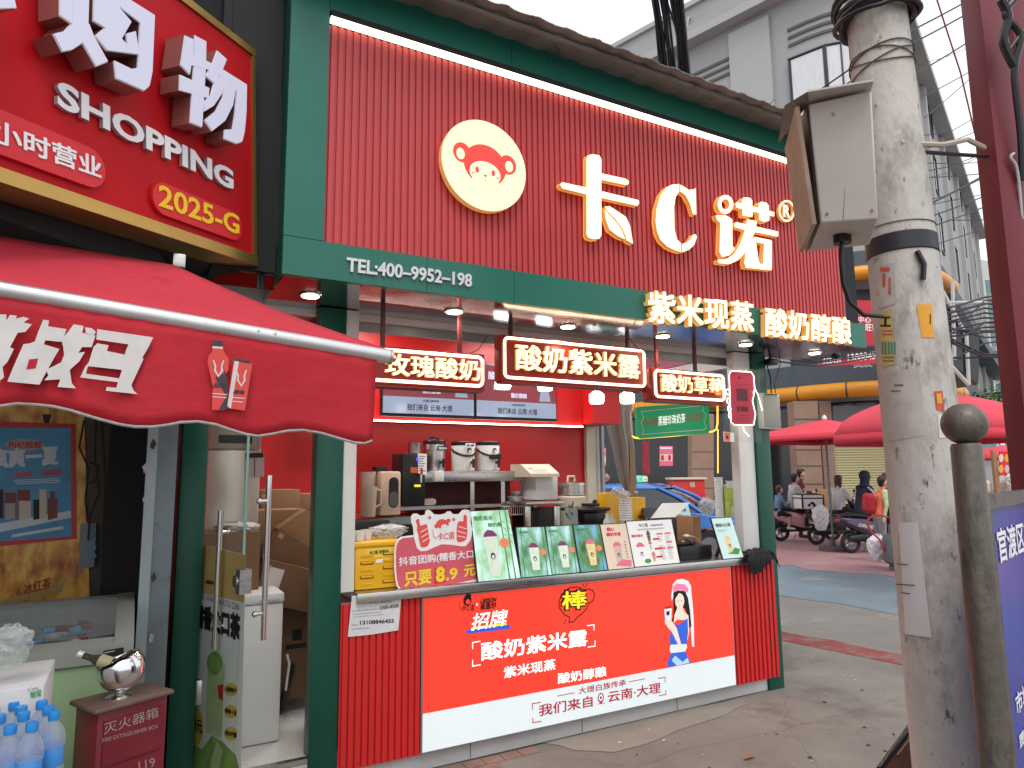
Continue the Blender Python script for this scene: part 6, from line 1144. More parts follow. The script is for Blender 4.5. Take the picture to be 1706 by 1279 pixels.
for k in range(4):
    zc = onVert(1470, 108 + 4 * k, (PX_, PY_)); r_ = pr(zc) + .005; f = MB(); f.tube([(pc(zc)[0] + r_ * math.cos(a), pc(zc)[1] + r_ * math.sin(a), zc + .05 * math.sin(a * 1 + k * .8) * (1 if k % 2 else -.6)) for a in np.linspace(0, 2 * PI, 26)[:-1]], .003, mat('rusty_wire', (.08, .06, .05), .6), 6, False, True); f.build('wire_tie', pole)
zc = onVert(1500, 386, (PX_, PY_)); f = MB(); f.tube([(pc(zc)[0] + (pr(zc) + .003) * math.cos(a), pc(zc)[1] + (pr(zc) + .003) * math.sin(a), zc) for a in np.linspace(0, 2 * PI, 26)[:-1]], .002, MATS['rusty_wire'], 6, False, True); f.build('wire_tie', pole)
# meter box
BXM = mat('meter_box_paint', (.54, .52, .48), .55, var=.08, vs=4, spots=[((.33, .31, .28), 5, .62, .1)])
mb_ = thing('meter_box', tuple(onD(1410, 390, 2.5)), 'beige metal meter box hung on the utility pole with its door ajar', 'box')
Fq = [onD(1347, 173, 2.32), onD(1452, 150, 2.20), onD(1463, 365, 2.20), onD(1367, 372, 2.32)]; Bq = [onD(1326, 230, 2.62), onD(1440, 205, 2.50), onD(1449, 408, 2.50), onD(1347, 419, 2.62)]
Bq[0] = Bq[3] + (Fq[0] - Fq[3]); Bq[1] = Bq[2] + (Fq[1] - Fq[2])
f = MB(); f.add(Fq + Bq, [(0, 3, 2, 1), (4, 5, 6, 7), (0, 1, 5, 4), (3, 7, 6, 2), (1, 2, 6, 5), (0, 4, 7, 3)], BXM); ob = f.build('housing', mb_); mo = ob.modifiers.new('bev', 'BEVEL'); mo.width = .006; mo.segments = 2
ld = (Fq[0] - Fq[1]).normalized(); f = MB(); dq = [Fq[0] + ld * .03, Fq[3] + ld * .012, Bq[3] + ld * .02, Bq[0] + ld * .035]; f.prism(dq, ld * .014, mat('meter_door', (.42, .33, .25), .6, var=.3, vs=6)); f.build('door', mb_)
f = MB(); gq = [q + ld * .004 for q in (Fq[0], Fq[3], Bq[3], Bq[0])]; f.prism(gq, ld * .004, BLACK); f.build('gasket', mb_)
f = MB(); a, b, c, d = onD(1346, 153, 2.26), onD(1455, 135, 2.16), onD(1299, 236, 2.66), onD(1310, 175, 2.40); e = Bq[1] + ZA * .03
f.prism([a, b, e, Bq[0] + ZA * .02], (0, 0, .006), BXM); f.prism([a, Fq[0], c, d], ld * .006, mat('rain_hood_grey', (.20, .19, .18), .55, .3, var=.2, vs=5)); f.build('rain_hood', mb_)
f = MB(); PF3 = Plane(Fq[3], Fq[2] - Fq[3], Fq[0] - Fq[3]); wF = (Fq[2] - Fq[3]).length; hF = (Fq[0] - Fq[3]).length
if PF3.n.dot(EYE - Fq[3]) < 0: PF3.n = -PF3.n
for (u, v) in ((.02, .03), (wF - .02, .03), (.02, hF - .05), (wF - .03, hF - .05)): f.slab(PF3, [(u + .005 * math.cos(a), v + .005 * math.sin(a)) for a in np.linspace(0, 5.6, 8)], STEEL, 0, .003, px=False)
f.build('screw', mb_)
f = MB(); RUST = mat('rust_streak', (.30, .24, .19), .8, var=.2, vs=9)
for (u, w_, L9) in ((.07, .003, .10),): f.slab(PF3, [(u, .004), (u + w_, .004), (u + w_ * .7, L9), (u + w_ * .3, L9 * 1.1)], RUST, .0, .0006, px=False)
f.build('rust_streak', mb_)
f = MB(); q = onD(1403, 394, 2.42); f.cyl(q + ZA * .03, q - ZA * .025, .03, BLACK, 16); f.tube([onD(x, y, d_) for x, y, d_ in ((1403, 395, 2.42), (1401, 430, 2.42), (1404, 470, 2.42), (1414, 502, 2.43), (1438, 524, 2.46), (1470, 527, 2.5))], .008, BLACK, 10); f.build('power_cable', mb_)
# ball topped post and blue board
bp0 = onD(1625, 900, 1.95); bx_, by_ = bp0.x, bp0.y; zb_ = onVert(1609, 762, (bx_, by_)); OLD = mat('old_steel_post', (.13, .115, .10), .42, .45, var=.45, vs=5, spots=[((.04, .035, .03), 5, .53, .12), ((.22, .19, .16), 8, .60, .08)], stretch=(1, 1, .5), bump=.2, bs=60)
gp = thing('ball_top_post', (bx_, by_, 0), 'weathered metal post with a ball finial close to the camera', 'post'); f = MB(); f.lathe((bx_, by_, 0), [(.046, 0), (.046, .35), (.042, .36), (.042, 1.2), (.0405, zb_ + .03), (.036, zb_ + .04)], OLD, 28); f.build('shaft', gp)
f = MB(); zc = onVert(1609, 706, (bx_, by_)); f.ball((bx_, by_, zc), .060, OLD, n=28); f.build('ball_finial', gp)
e1_ = Vector((.96, .28, 0)).normalized(); r = ray(1653, 900); # board plane starts just beside the post
PB2 = Plane(Vector((bx_, by_, 0)), e1_, ZA); PB2.o = Vector((bx_, by_, 0)) 
if PB2.n.y > 0: PB2.n = -PB2.n
bl_u = PB2.uv(1654, 900)[0]; ztop = PB2.uv(1660, 848)[1]; zr = PB2.uv(1680, 819)[1]
bd_ = thing('blue_notice_board', (bx_ + .5, by_ + .1, 0), 'blue notice board with white characters in a worn metal frame', 'notice board')
f = MB(); f.slab(PB2, [(bl_u, .12), (bl_u + 1.5, .12), (bl_u + 1.5, ztop), (bl_u, ztop)], mat('board_blue', (.010, .035, .34), .25, var=.15, vs=2, spots=[((.03, .07, .42), 3, .62, .1)]), -.01, .0, px=False); f.build('panel', bd_)
f = MB(); f.slab(PB2, [(.045, ztop + .004), (bl_u + 1.5, ztop + .004), (bl_u + 1.5, zr), (.045, zr)], OLD, -.02, .012, px=False); f.slab(PB2, [(.045, .1), (bl_u - .003, .1), (bl_u - .003, ztop + .003), (.045, ztop + .003)], OLD, -.02, .006, px=False); f.build('frame', bd_)
g = MB(); g.lathe((PB2.at(bl_u + 1.6, 0).x, PB2.at(bl_u + 1.6, 0).y, 0), [(.05, 0), (.05, zb_)], OLD, 20); g.build('end_post', bd_)
f = MB(); ch_ = PB2.uv(1662, 940); u0 = PB2.uv(1661, 915)[0]; u1 = PB2.uv(1676, 915)[0]; v1 = PB2.uv(1661, 880)[1]; cw = u1 - u0
f.text(PB2, '官渡区市', (u0, ch_[1]), (u0 + cw * 4.5, ch_[1]), (u0, v1), WLET, .003, .0, None, .02, px=False); f.build('lettering', bd_); f = MB()
va1, vb1 = PB2.uv(1695, 1190)[1], PB2.uv(1695, 1150)[1]; u0 = PB2.uv(1690, 1170)[0]; f.text(PB2, '市城市管理', (u0, va1), (u0 + cw * 4, va1), (u0, vb1), WLET, .003, px=False, bold=.02); f.build('lettering', bd_); f = MB()
va1, vb1 = PB2.uv(1695, 1252)[1], PB2.uv(1695, 1226)[1]; u0 = PB2.uv(1697, 1240)[0]; f.text(PB2, '昆明市', (u0, va1), (u0 + cw * 2, va1), (u0, vb1), WLET, .003, px=False, bold=.02); f.build('lettering', bd_)
# maroon steel frame
MAR = mat('maroon_steel', (.16, .025, .035), .45, .2, var=.12, vs=2); 
sf = thing('steel_gantry', tuple(onZ(1750, 1200, 0)), 'maroon steel gantry column beside the pole with cables tied on it', 'frame')
def vbeam(pxc, pyc, d, hw, hd, z0, z1, m, nm, rz=math.radians(-20)):
    p = onD(pxc, pyc, d); M = Matrix.Translation((p.x, p.y, 0)) @ Matrix.Rotation(rz, 4, 'Z'); f = MB(); f.rbox((-hw, -hd, z0), (hw, hd, z1), m, .004, M); f.build(nm, sf); return p
vbeam(1658, 200, 3.0, .064, .05, 0, 6, MAR, 'column'); p2 = vbeam(1704, 200, 3.35, .022, .04, 0, 6, MAR, 'column_flange')
vbeam(1715, 300, 3.1, .05, .05, 0, 6, MAR, 'column_flange')
for y in (170, 292, 395):
    a, b = onD(1685, y, 3.1), onD(1760, y - 14, 3.2); f = MB(); f.tube([a, b], .014, STEEL if y == 170 else MAR, 8); f.build('brace', sf)
for k, pts in enumerate((((1668, 0), (1680, 30), (1672, 70), (1690, 110)), ((1690, 0), (1675, 25), (1700, 60), (1690, 120), (1700, 220), (1704, 300)), ((1706, 50), (1684, 80), (1676, 92), (1690, 105)), ((1690, 255), (1684, 262), (1694, 280), (1700, 330), (1706, 420)))):
    pp_ = [onD(x, y, 2.9) for x, y in pts]; pp_ = [p.lerp(pp_[min(i + 1, len(pp_) - 1)], .0) for i, p in enumerate(pp_)]; sm_ = []
    for i in range(len(pp_) - 1):
        p0, p1, p2, p3 = pp_[max(0, i - 1)], pp_[i], pp_[i + 1], pp_[min(len(pp_) - 1, i + 2)]
        for q_ in range(6): t = q_ / 6; sm_.append(.5 * ((2 * p1) + (p2 - p0) * t + (2 * p0 - 5 * p1 + 4 * p2 - p3) * t * t + (3 * p1 - p0 - 3 * p2 + p3) * t ** 3))
    sm_.append(pp_[-1]); f = MB(); f.tube(sm_, (.018, .014, .009, .006)[k], BLACK if k < 3 else GREYP, 8); f.build('cable', sf)
# overhead wires
def wire(name, pts, r, lab, m=None, grp='overhead wires to the right of the pole', ds=None):
    f = MB(); P3 = [onD(x, y, d) for x, y, d in pts]; out = []
    for i in range(len(P3) - 1):
        for k in range(5): t = k / 5; out.append(P3[i].lerp(P3[i + 1], t) - ZA * .02 * (P3[i + 1] - P3[i]).length * .25 * math.sin(PI * t))
    out.append(P3[-1]); f.tube(out, r, m or MATS['black_cable'], 6); return f.build(name, label=lab, cat='wire', group=grp)
WL = (((1500, 60, 6), (1640, -15, 7), .009, 'high dark wire slanting up right from the pole top'), ((1508, 78, 6), (1650, 0, 7), .009, 'second dark wire under the highest one'), ((1512, 130, 6), (1625, 62, 7), .008, 'dark wire crossing the sky beside the beam top'),
      ((1516, 172, 6), (1640, 105, 7), .005, 'thin grey wire between the pole and the beam at mid sky'), ((1540, 196, 6), (1630, 118, 7), .004, 'thinnest wire in the upper sky'), ((1528, 271, 6), (1645, 270, 7), .004, 'level thin wire under the thick black cable'),
      ((1532, 296, 6), (1645, 288, 7), .005, 'level wire, second under the thick black cable'), ((1538, 345, 6), (1650, 286, 7), .010, 'thick dark wire rising to the right below the level wires'), ((1540, 364, 6), (1655, 320, 7), .007, 'wire rising gently toward the beam, upper of the low pair'),
      ((1544, 380, 6), (1655, 338, 7), .007, 'wire rising gently toward the beam, lower of the low pair'), ((1548, 410, 6), (1660, 372, 7), .005, 'lowest thin wire across the white sky'))
for a, b, r, lab in WL: wire('overhead_wire', (a, b), r, lab)
wire('overhead_wire', ((1558, -10, 5), (1600, 120, 5), (1650, 330, 5)), .006, 'dark red wire running steeply down beside the maroon beam', DRED); wire('overhead_wire', ((1500, 238, 2.8), (1570, 241, 2.85), (1612, 232, 2.9), (1640, 246, 2.95)), .011, 'pale sagging cable between the pole and maroon beam', mat('beige_cable', (.45, .38, .32), .6)); wire('overhead_wire', ((1505, 250, 2.8), (1645, 260, 2.95)), .008, 'thick black cable just under the pale one')
rnd = random.Random(3)
for k in range(9): wire('cable_bundle', ((1085 + k * 6, -20, 7), (1100 + k * 5 + rnd.uniform(-4, 4), 60, 7.4), (1108 + k * 5.2, 150, 8)), rnd.uniform(.010, .028), 'black cables dropping in a bundle behind the kiosk roof', grp='black cables dropping behind the roof')
for a, b in (((1088, -10, 7), (1102, 150, 8)), ((1108, -10, 7), (1158, 150, 8))): wire('cable_bundle', (a, b), .009, 'black cables dropping in a bundle behind the kiosk roof', grp='black cables dropping behind the roof')
for k, (a, b) in enumerate((((1290, 200, 6), (1430, 105, 5)), ((1395, 150, 6), (1430, 125, 5)), ((800, -15, 6), (812, 25, 7)), ((1250, 210, 14), (1290, 165, 12)))): wire('overhead_wire', (a, b), .006, ('thin wire from the roof edge to the pole over the bay window', 'short wire beside the meter box hood', 'short double wire above the roof at the top', 'faint wire on the grey facade')[k], grp='thin wires left of the pole')
for k in range(7): wire('street_cable', ((1500, 518 + k * 6, 9), (1580, 520 + k * 7 + rnd.uniform(-4, 4), 9.5), (1640, 505 + k * 8, 10), (1760, 520 + k * 5, 11)), .015, 'thick black cables strung low behind the pole', grp='black street cables behind the pole')
for k in range(12):
    y0_, y1_ = rnd.uniform(500, 600), rnd.uniform(490, 610); wire('street_cable', ((1510, y0_, 8.5), (1575 + rnd.uniform(-15, 15), (y0_ + y1_) / 2 + rnd.uniform(0, 18), 9), (1640, y1_, 9.6), (1760, y1_ - rnd.uniform(0, 20), 10.5)), rnd.uniform(.006, .016), 'thick black cables strung low behind the pole', grp='black street cables behind the pole')
for k in range(8):
    y0_ = rnd.uniform(90, 480); wire('overhead_wire', ((1500, y0_ + 20, 7), (1580, y0_ + rnd.uniform(-12, 14), 7.5), (1665, y0_ - rnd.uniform(10, 60), 8)), rnd.uniform(.003, .006), 'faint thin wires criss-crossing the sky by the beam', grp='faint wires criss-crossing the sky')
for k in range(6): wire('street_cable', ((1285, 565 + k * 7, 7), (1360, 585 + k * 5 + rnd.uniform(-4, 6), 7.5), (1480, 570 + k * 4, 8.5)), .009, 'loose black cables between kiosk corner and pole', grp='black cables under the soffit end')
# brown crate by the pole foot
t = thing('brown_crate', tuple(onD(1500, 1279, 2.9)), 'brown box with a black rim beside the pole foot', 'box')
q = [onD(1518, 1212, 3.05), onD(1466, 1284, 2.85), onD(1530, 1330, 2.85), onD(1572, 1245, 3.05)]; dn = Vector((0, 0, -.35)); f = MB(); f.add(q + [p + dn for p in q], [(0, 1, 2, 3), (0, 4, 5, 1), (1, 5, 6, 2), (2, 6, 7, 3), (3, 7, 4, 0), (4, 7, 6, 5)], mat('brown_crate_face', (.2, .10, .07), .5, var=.1)); f.build('body', t)
f = MB(); f.tube([q[3] + ZA * .01, q[0] + ZA * .01, q[1] + ZA * .01, q[2] + ZA * .01], .013, BLACK, 8); f.build('rim', t)
f = MB(); a, b = onD(1496, 1268, 2.86), onD(1518, 1240, 2.95); f.tube([a + ZA * .02, b + ZA * .02], .008, mat('crate_strip', (.12, .05, .03), .4), 6); f.build('strip', t)
# litter
f = MB(); q = onZ(1248, 1263, .004); f.add([q + Vector((x, y, z)) for x, y, z in ((-.05, 0, .003), (-.02, .018, .010), (.03, .016, .012), (.05, 0, .004), (.03, -.012, .01), (-.02, -.014, .012))], [(0, 1, 2, 3, 4, 5)], mat('dry_leaf', (.3, .15, .06), .8)); f.build('dry_leaf', label='single dry brown leaf on the pavement', cat='leaf')
rnd = random.Random(21)
for k in range(26):
    x, y = rnd.uniform(1000, 1490), rnd.uniform(1090, 1270)
    if y < 1150 and x < 1300: continue
    q = onZ(x, y, .003)
    if q.y > YC - .05 and q.x < 4.7: continue
    s_ = rnd.uniform(.006, .018); an = rnd.uniform(0, 6); d = Vector((math.cos(an), math.sin(an), 0)); n_ = Vector((-d.y, d.x, 0)); f = MB(); f.prism([q + d * s_, q + n_ * s_ * .4, q - d * s_, q - n_ * s_ * .5], (0, 0, .002), (PGR, WPL, BLACK, CREAM)[k % 4]); f.build('litter_scrap', label='tiny scraps of litter scattered on the pavement', cat='litter', group='litter on the pavement')
# ================================================================ BACKGROUND
Fg = Vector((_X[2], _Y[2], 0)).normalized(); Rg = Vector((Fg.y, -Fg.x, 0))
def G(lat, fwd, z=0): return Rg * lat + Fg * fwd + ZA * z
WALL = mat('grey_render_wall', (.33, .335, .335), .8, var=.07, vs=.25, bump=.1, bs=6, spots=[((.25, .255, .26), .5, .6, .2)]); WALL2 = mat('light_grey_trim', (.38, .385, .385), .8, var=.06, vs=.4); GRV = mat('groove_dark', (.10, .10, .105), .8); FRM = mat('dark_window_frame', (.03, .03, .04), .4)
CURT = mat('curtain_white', (.62, .64, .66), .8, var=.12, vs=30, stretch=(1, 1, .05)); WGL = mat('window_glass_dark', (.03, .04, .05), .08, spec=.9)
BK_ = 1.28; path = [(-9.1, 33.1), (-2.9, 26.9), (7, 17)]; arc = [(7 + 3.3 * i / 10, 17 - 1.15 * math.sin(PI * i / 10)) for i in range(1, 11)]; path2 = [(a * BK_, b * BK_) for a, b in path + arc + [(10.3 + .623 * 24, 17 + .783 * 24)]]
NP = len(path2)
def nrm(pts):
    out = []
    for i in range(len(pts)):
        a = Vector((*pts[max(0, i - 1)], 0)); b = Vector((*pts[min(len(pts) - 1, i + 1)], 0)); d = (b - a).normalized(); out.append((d.y, -d.x))
    return out
NM = nrm(path2)
def off(o, pts=None, i0=0, i1=None): return [(path2[i][0] + NM[i][0] * o, path2[i][1] + NM[i][1] * o) for i in range(i0, i1 or NP)]
def strip(mb, z0, z1, o0, o1, m, i0=0, i1=None):
    A, B = off(o0, None, i0, i1), off(o1, None, i0, i1); k = len(A); vs = [G(*p, z) for p in A for z in (z0, z1)] + [G(*p, z) for p in B for z in (z0, z1)]
    fs = []
    for i in range(k - 1): a, b, c, d = 2 * i, 2 * i + 1, 2 * i + 3, 2 * i + 2; o = 2 * k; fs += [(o + a, o + d, o + c, o + b), (a, b, c, d), (b, o + b, o + c, c), (a, d, o + d, o + a)]
    fs += [(0, 2 * k, 2 * k + 1, 1), (2 * k - 2, 2 * k - 1, 4 * k - 1, 4 * k - 2)]
    mb.add(vs, fs, m)
HB = 19.24
cb = thing('corner_building', tuple(G(8, 22, 0)), 'tall grey rendered corner building with a rounded bay and roof cornice', 'building')
f = MB(); strip(f, 3.8, HB, -.6, 0, WALL); pts = [G(*p, HB - .3) for p in off(-.5)] ; f.add(pts + [G(12, 45, HB - .3)], [list(range(len(pts) + 1))], WALL); f.build('wall', cb)
def zat(px, py, lat, fwd):
    fwd = fwd * (BK_ if lat else 1); r = ray(px, py); return EYE.z + r.z * (fwd / (r.dot(Fg)))
f = MB(); strip(f, HB - 1.75, HB - 1.45, .0, .55, WALL2); strip(f, HB - 1.42, HB - 1.1, .0, .4, WALL); strip(f, HB - .12, HB + .08, -.7, .12, WALL2); f.build('cornice', cb)
for k in range(3):
    f = MB(); zz = HB - 2.9 - k * .28; strip(f, zz, zz + .10, .0, .05, GRV, 0, 2 + 1); f.build('groove_moulding', cb)
    f = MB(); strip(f, zz, zz + .10, .0, .05, GRV, 3, 13); f.build('groove_moulding', cb)
f = MB(); A = [(6.2, 17.8), (7.0, 17.0)]; nx = (-.707 * .13, -.707 * .13)
f.prism([G(6.2 * BK_, 17.8 * BK_, 5), G(7.02 * BK_, 16.98 * BK_, 5), G(7.02 * BK_ + nx[0], 16.98 * BK_ + nx[1], 5), G(6.2 * BK_ + nx[0], 17.8 * BK_ + nx[1], 5)], (0, 0, HB - 7.0), WALL2); f.build('pilaster', cb)
for zz in (4.8, 6.5, 8.2, 9.6):      # thin joints in the render
    f = MB(); strip(f, zz, zz + .025, 0, .006, GRV, 0, 3); f.build('wall_joint', cb)
def window(P, u0, v0, u1, v1, curtain=True, open_=False, n=3):
    f = MB(); f.slab(P, [(u0, v0), (u1, v0), (u1, v1), (u0, v1)], WGL, -.02, .02, px=False); w = f.build('window', cb)
    f = MB(); t = .045; f.slab(P, [(u0 - t, v0 - t), (u1 + t, v0 - t), (u1 + t, v0), (u0 - t, v0)], FRM, 0, .06, px=False); f.slab(P, [(u0 - t, v1), (u1 + t, v1), (u1 + t, v1 + t), (u0 - t, v1 + t)], FRM, 0, .06, px=False)
    for k in range(n + 1): x = u0 + (u1 - u0) * k / n; f.slab(P, [(x - t / 2, v0), (x + t / 2, v0), (x + t / 2, v1), (x - t / 2, v1)], FRM, 0, .055, px=False)
    f.build('frame', w)
    if curtain:
        f = MB()
        for k in range(n):
            a = u0 + (u1 - u0) * (k + .06) / n; b = u0 + (u1 - u0) * (k + (.94 if (k + 1) % 2 else .6)) / n; f.slab(P, [(a, v0 + .04), (b, v0 + .04), (b, v1 - .04), (a, v1 - .04)], CURT, .021, .026, px=False)
        f.build('curtain', w)
    return w
# bay window, on the flat chords of the rounded corner
zl0, zl1 = zat(1375, 190, 7.5, 16.3), zat(1375, 88, 7.5, 16.3)
for i in (3, 5, 7, 9):
    a, b = Vector((*path2[i], 0)), Vector((*path2[i + 2], 0)); o = G(a.x, a.y); e = (G(b.x, b.y) - o); P = Plane(o, e, ZA)
    if P.n.dot(Fg) > 0: P.n = -P.n
    P.o = P.o + P.n * .07
    for q0_, q1_ in ((zl0, zl1),): window(P, .0, q0_, e.length, q1_, True, n=1 if i != 5 else 2)
PR = Plane(G(10.3 * BK_, 17 * BK_), G(.623, .783), ZA)
if PR.n.dot(Fg) > 0: PR.n = -PR.n
PLf = Plane(G(7 * BK_, 17 * BK_), G(7.707, 16.293) - G(7, 17), ZA)
if PLf.n.dot(Fg) > 0: PLf.n = -PLf.n
for lv in range(5):
    for c in range(5):
        u = 1.6 + c * 5.6; v = 5.6 + lv * 2.7; window(PR, u, v, u + 1.9, v + 1.6, (lv + c) % 3 == 0, n=2)
for c in range(6):
    u = .7 + c * 5.6; f = MB(); f.slab(PR, [(u - .25, 4), (u + .15, 4), (u + .15, HB - 1.8), (u - .25, HB - 1.8)], WALL2, 0, .18, px=False); f.build('pilaster', cb)
    for dx in (.35, .5): f = MB(); f.slab(PR, [(u + dx, 6), (u + dx + .06, 6), (u + dx + .06, HB - 2.2), (u + dx, HB - 2.2)], GRV, 0, .03, px=False); f.build('groove_moulding', cb)
a = PLf.uv(1226, 30); b = PLf.uv(1262, 2); window(PLf, a[0], a[1] - .2, b[0], b[1] + .3, True, n=2)
f = MB(); q = PLf.px(1147, 58, .12); q1 = PLf.px(1149, 34, .12); f.tube([q, q1, q1 + PLf.n * -.1 + ZA * .1], .05, WALL2, 8); f.build('drain_pipe', cb)
# shop floor: orange bands, fascia roof, pillars, shutter, glass
ORB = mat('orange_band', (.62, .25, .015), .4, var=.08, vs=2); BGR = mat('blue_grey_ribbed', (.06, .08, .10), .6, var=.2, vs=4); STN = mat('brown_stone', (.30, .20, .145), .7, var=.15, vs=2, spots=[((.22, .15, .11), 2.5, .58, .1)]); SHUT = mat('cream_shutter', (.50, .47, .26), .55); SHG = mat('shopfront_dark', (.02, .022, .026), .12, spec=.7)
z1_, z2_ = zat(1380, 666, 7.6, 15.9), zat(1380, 641, 7.6, 15.9)
def band(z0, z1, o, m, nm, seam=True):
    f = MB(); zc = (z0 + z1) / 2; r = (z1 - z0) / 2; A = off(o)[:-1]; rings = []
    for i, p in enumerate(A): nx, ny = NM[i]; rings.append([G(p[0] + nx * r * math.cos(t), p[1] + ny * r * math.cos(t), zc + r * math.sin(t)) for t in np.linspace(0, 2 * PI, 12, endpoint=False)])
    f.loft(rings, m); ob = f.build(nm, cb)
    if seam:
        for i in range(1, NP - 2, 2):
            if i < 2: continue
            nx, ny = NM[i]; p = A[i]; f = MB(); r2 = r * 1.03; dx = Vector((-ny, nx, 0)) * .02
            R1 = [G(p[0] + nx * r2 * math.cos(t) + dx.x, p[1] + ny * r2 * math.cos(t) + dx.y, zc + r2 * math.sin(t)) for t in np.linspace(0, 2 * PI, 12, endpoint=False)]; R2_ = [G(p[0] + nx * r2 * math.cos(t) - dx.x, p[1] + ny * r2 * math.cos(t) - dx.y, zc + r2 * math.sin(t)) for t in np.linspace(0, 2 * PI, 12, endpoint=False)]
            f.loft([R1, R2_], FRM); f.build('band_seam', ob)
band(z1_, z2_, .95, ORB, 'orange_band'); zu1, zu2 = zat(1435, 480, 8.2, 15.9), zat(1435, 456, 8.2, 15.9); band(zu1, zu2, .95, ORB, 'orange_band')
f = MB(); strip(f, z2_ + .01, zat(1380, 604, 7.6, 15.9), .0, .75, BGR); f.build('ribbed_fascia', cb); f = MB(); strip(f, zu2 + .01, zat(1435, 430, 8.2, 15.9), 0, .8, BGR); f.build('ribbed_fascia', cb)
f = MB(); strip(f, zat(1380, 600, 7.6, 15.9), zu1 - .05, -.3, .05, mat('upper_shop_dark', (.035, .04, .045), .4)); f.build('upper_shopfront', cb)
f = MB(); strip(f, 0, z1_ - .02, -.8, -.1, SHG); f.build('shopfront', cb)
PBay = Plane(G(9.0, 20.5), Rg, ZA)
if PBay.n.dot(Fg) > 0: PBay.n = -PBay.n
def bgbox(x0, y0, x1, m, nm, fw, z0=0, dep=.5, par=None):
    P = Plane(G(0, fw), Rg, ZA); a = P.uv(x0, y0); b = P.uv(x1, y0); f = MB(); f.slab(P, [(a[0], z0), (b[0], z0), (b[0], a[1]), (a[0], a[1])], m, -dep, 0, px=False)
    if P.n.dot(Fg) > 0: pass
    return f, P
f, P_ = bgbox(1322, 668, 1362, STN, 'stone_pillar', 20.0); 
f.build('stone_pillar', cb); f, P_ = bgbox(1364, 668, 1384, STN, 'stone_pillar', 20.2); f.build('stone_pillar', cb)
for yy in (697, 748, 775, 805, 837): 
    a = Plane(G(0, 19.99), Rg, ZA); f = MB(); f.slab(a, [(1322, yy), (1384, yy), (1384, yy + 1.4), (1322, yy + 1.4)], GRV, 0, .01); f.build('stone_joint', cb)
Ps = Plane(G(0, 20.3), Rg, ZA); a = Ps.uv(1386, 738); b = Ps.uv(1530, 738); f = MB(); nsl = 34; vs = []
for i in range(nsl * 2 + 1): z = a[1] * (1 - i / (nsl * 2)) ; h = .03 if i % 2 else 0; vs += [Ps.at(a[0], z, h), Ps.at(b[0], z, h)]
f.add(vs, [(2 * i, 2 * i + 1, 2 * i + 3, 2 * i + 2) for i in range(nsl * 2)], SHUT); f.build('roller_shutter', cb)
f = MB(); f.slab(Ps, [(1386, 736), (1530, 736), (1530, 676), (1386, 676)], mat('shutter_box', (.14, .15, .15), .5), -.1, .05); f.slab(Ps, [(1386, 715), (1530, 715), (1530, 710), (1386, 710)], YST, .051, .055); f.build('shutter_box', cb)
Pk = Plane(G(0, 21.6), Rg, ZA)
f = MB(); f.slab(Pk, [(1150, 690), (1186, 690), (1186, 900), (1150, 900)], STN, -.3, .2); f.build('stone_pillar', cb)
for yy in (720, 752, 780, 812): f = MB(); f.slab(Pk, [(1150, yy), (1186, yy), (1186, yy + 1.2), (1150, yy + 1.2)], GRV, .2, .21); f.build('stone_joint', cb)
for (x0, y0, x1, y1) in ((991, 746, 1009, 776), (1098, 743, 1120, 776)):
    f = MB(); f.slab(Pk, [(x0, y0), (x1, y0), (x1, y1), (x0, y1)], PINKP, .05, .08); f.poly(Pk, [(x0 + 1, y0 + 2), (x1 - 2, y0 + 2), (x1 - 2, y0 + 5), (x0 + 1, y0 + 5)], PWHITE, .085); f.poly(Pk, [(x0 + 1, y0 + 14), (x1 - 1, y0 + 14), (x1 - 1, y0 + 25), (x0 + 1, y0 + 25)], PWHITE, .085)
    for k in range(3): w_ = (x1 - x0 - 4) / 3; f.poly(Pk, [(x0 + 2 + k * w_, y0 + 15), (x0 + 1.2 + (k + 1) * w_, y0 + 15), (x0 + 1.2 + (k + 1) * w_, y0 + 24), (x0 + 2 + k * w_, y0 + 24)], REDC if k % 2 == 0 else CREAM, .088)
    f.build('pink_poster', label='pink offer poster on the dark shopfront, ' + ('nearer the kiosk back post' if x0 < 1050 else 'right of the folded parasol'), cat='poster', group='pink posters on the dark shopfront')
f = MB(); f.slab(Pk, [(1068, 735), (1078, 735), (1080, 790), (1070, 790)], mat('red_wrapped', (.3, .02, .04), .5, var=.6, vs=12), .1, .3); f.build('wrapped_post', label='red and white wrapped post in front of the dark shopfront', cat='post')
# banners
BAN = mat('banner_red', (.45, .03, .05), .6, var=.12, vs=2)
Pn = Plane(G(0, 18.0), Rg, ZA); f = MB(); f.slab(Pn, [(1362, 606), (1500, 578), (1500, 604), (1364, 610)], BAN, 0, .01); f.text(Pn, '13888454', (1412, 603), (1466, 597), (1412, 590), PWHITE, .012, bold=.02); f.text(Pn, '招租', (1370, 606), (1402, 604), (1370, 597), PWHITE, .012, bold=.02); f.build('banner', label='narrow red banner with a white phone number over the orange band', cat='banner')
f = MB(); f.slab(Pn, [(1414, 500), (1500, 502), (1500, 575), (1416, 580)], BAN, .02, .03); f.text(Pn, '最中心', (1417, 538), (1450, 538), (1417, 527), PWHITE, .032, bold=.02); f.text(Pn, '旺铺', (1441, 552), (1462, 552), (1441, 539), PWHITE, .032, bold=.02); f.build('banner', label='large red banner with white characters between the orange bands', cat='banner')
f = MB(); f.text(Pn, '美发', (1425, 612), (1456, 610), (1425, 598), PWHITE, -.1, .03); f.build('wall_lettering', cb)
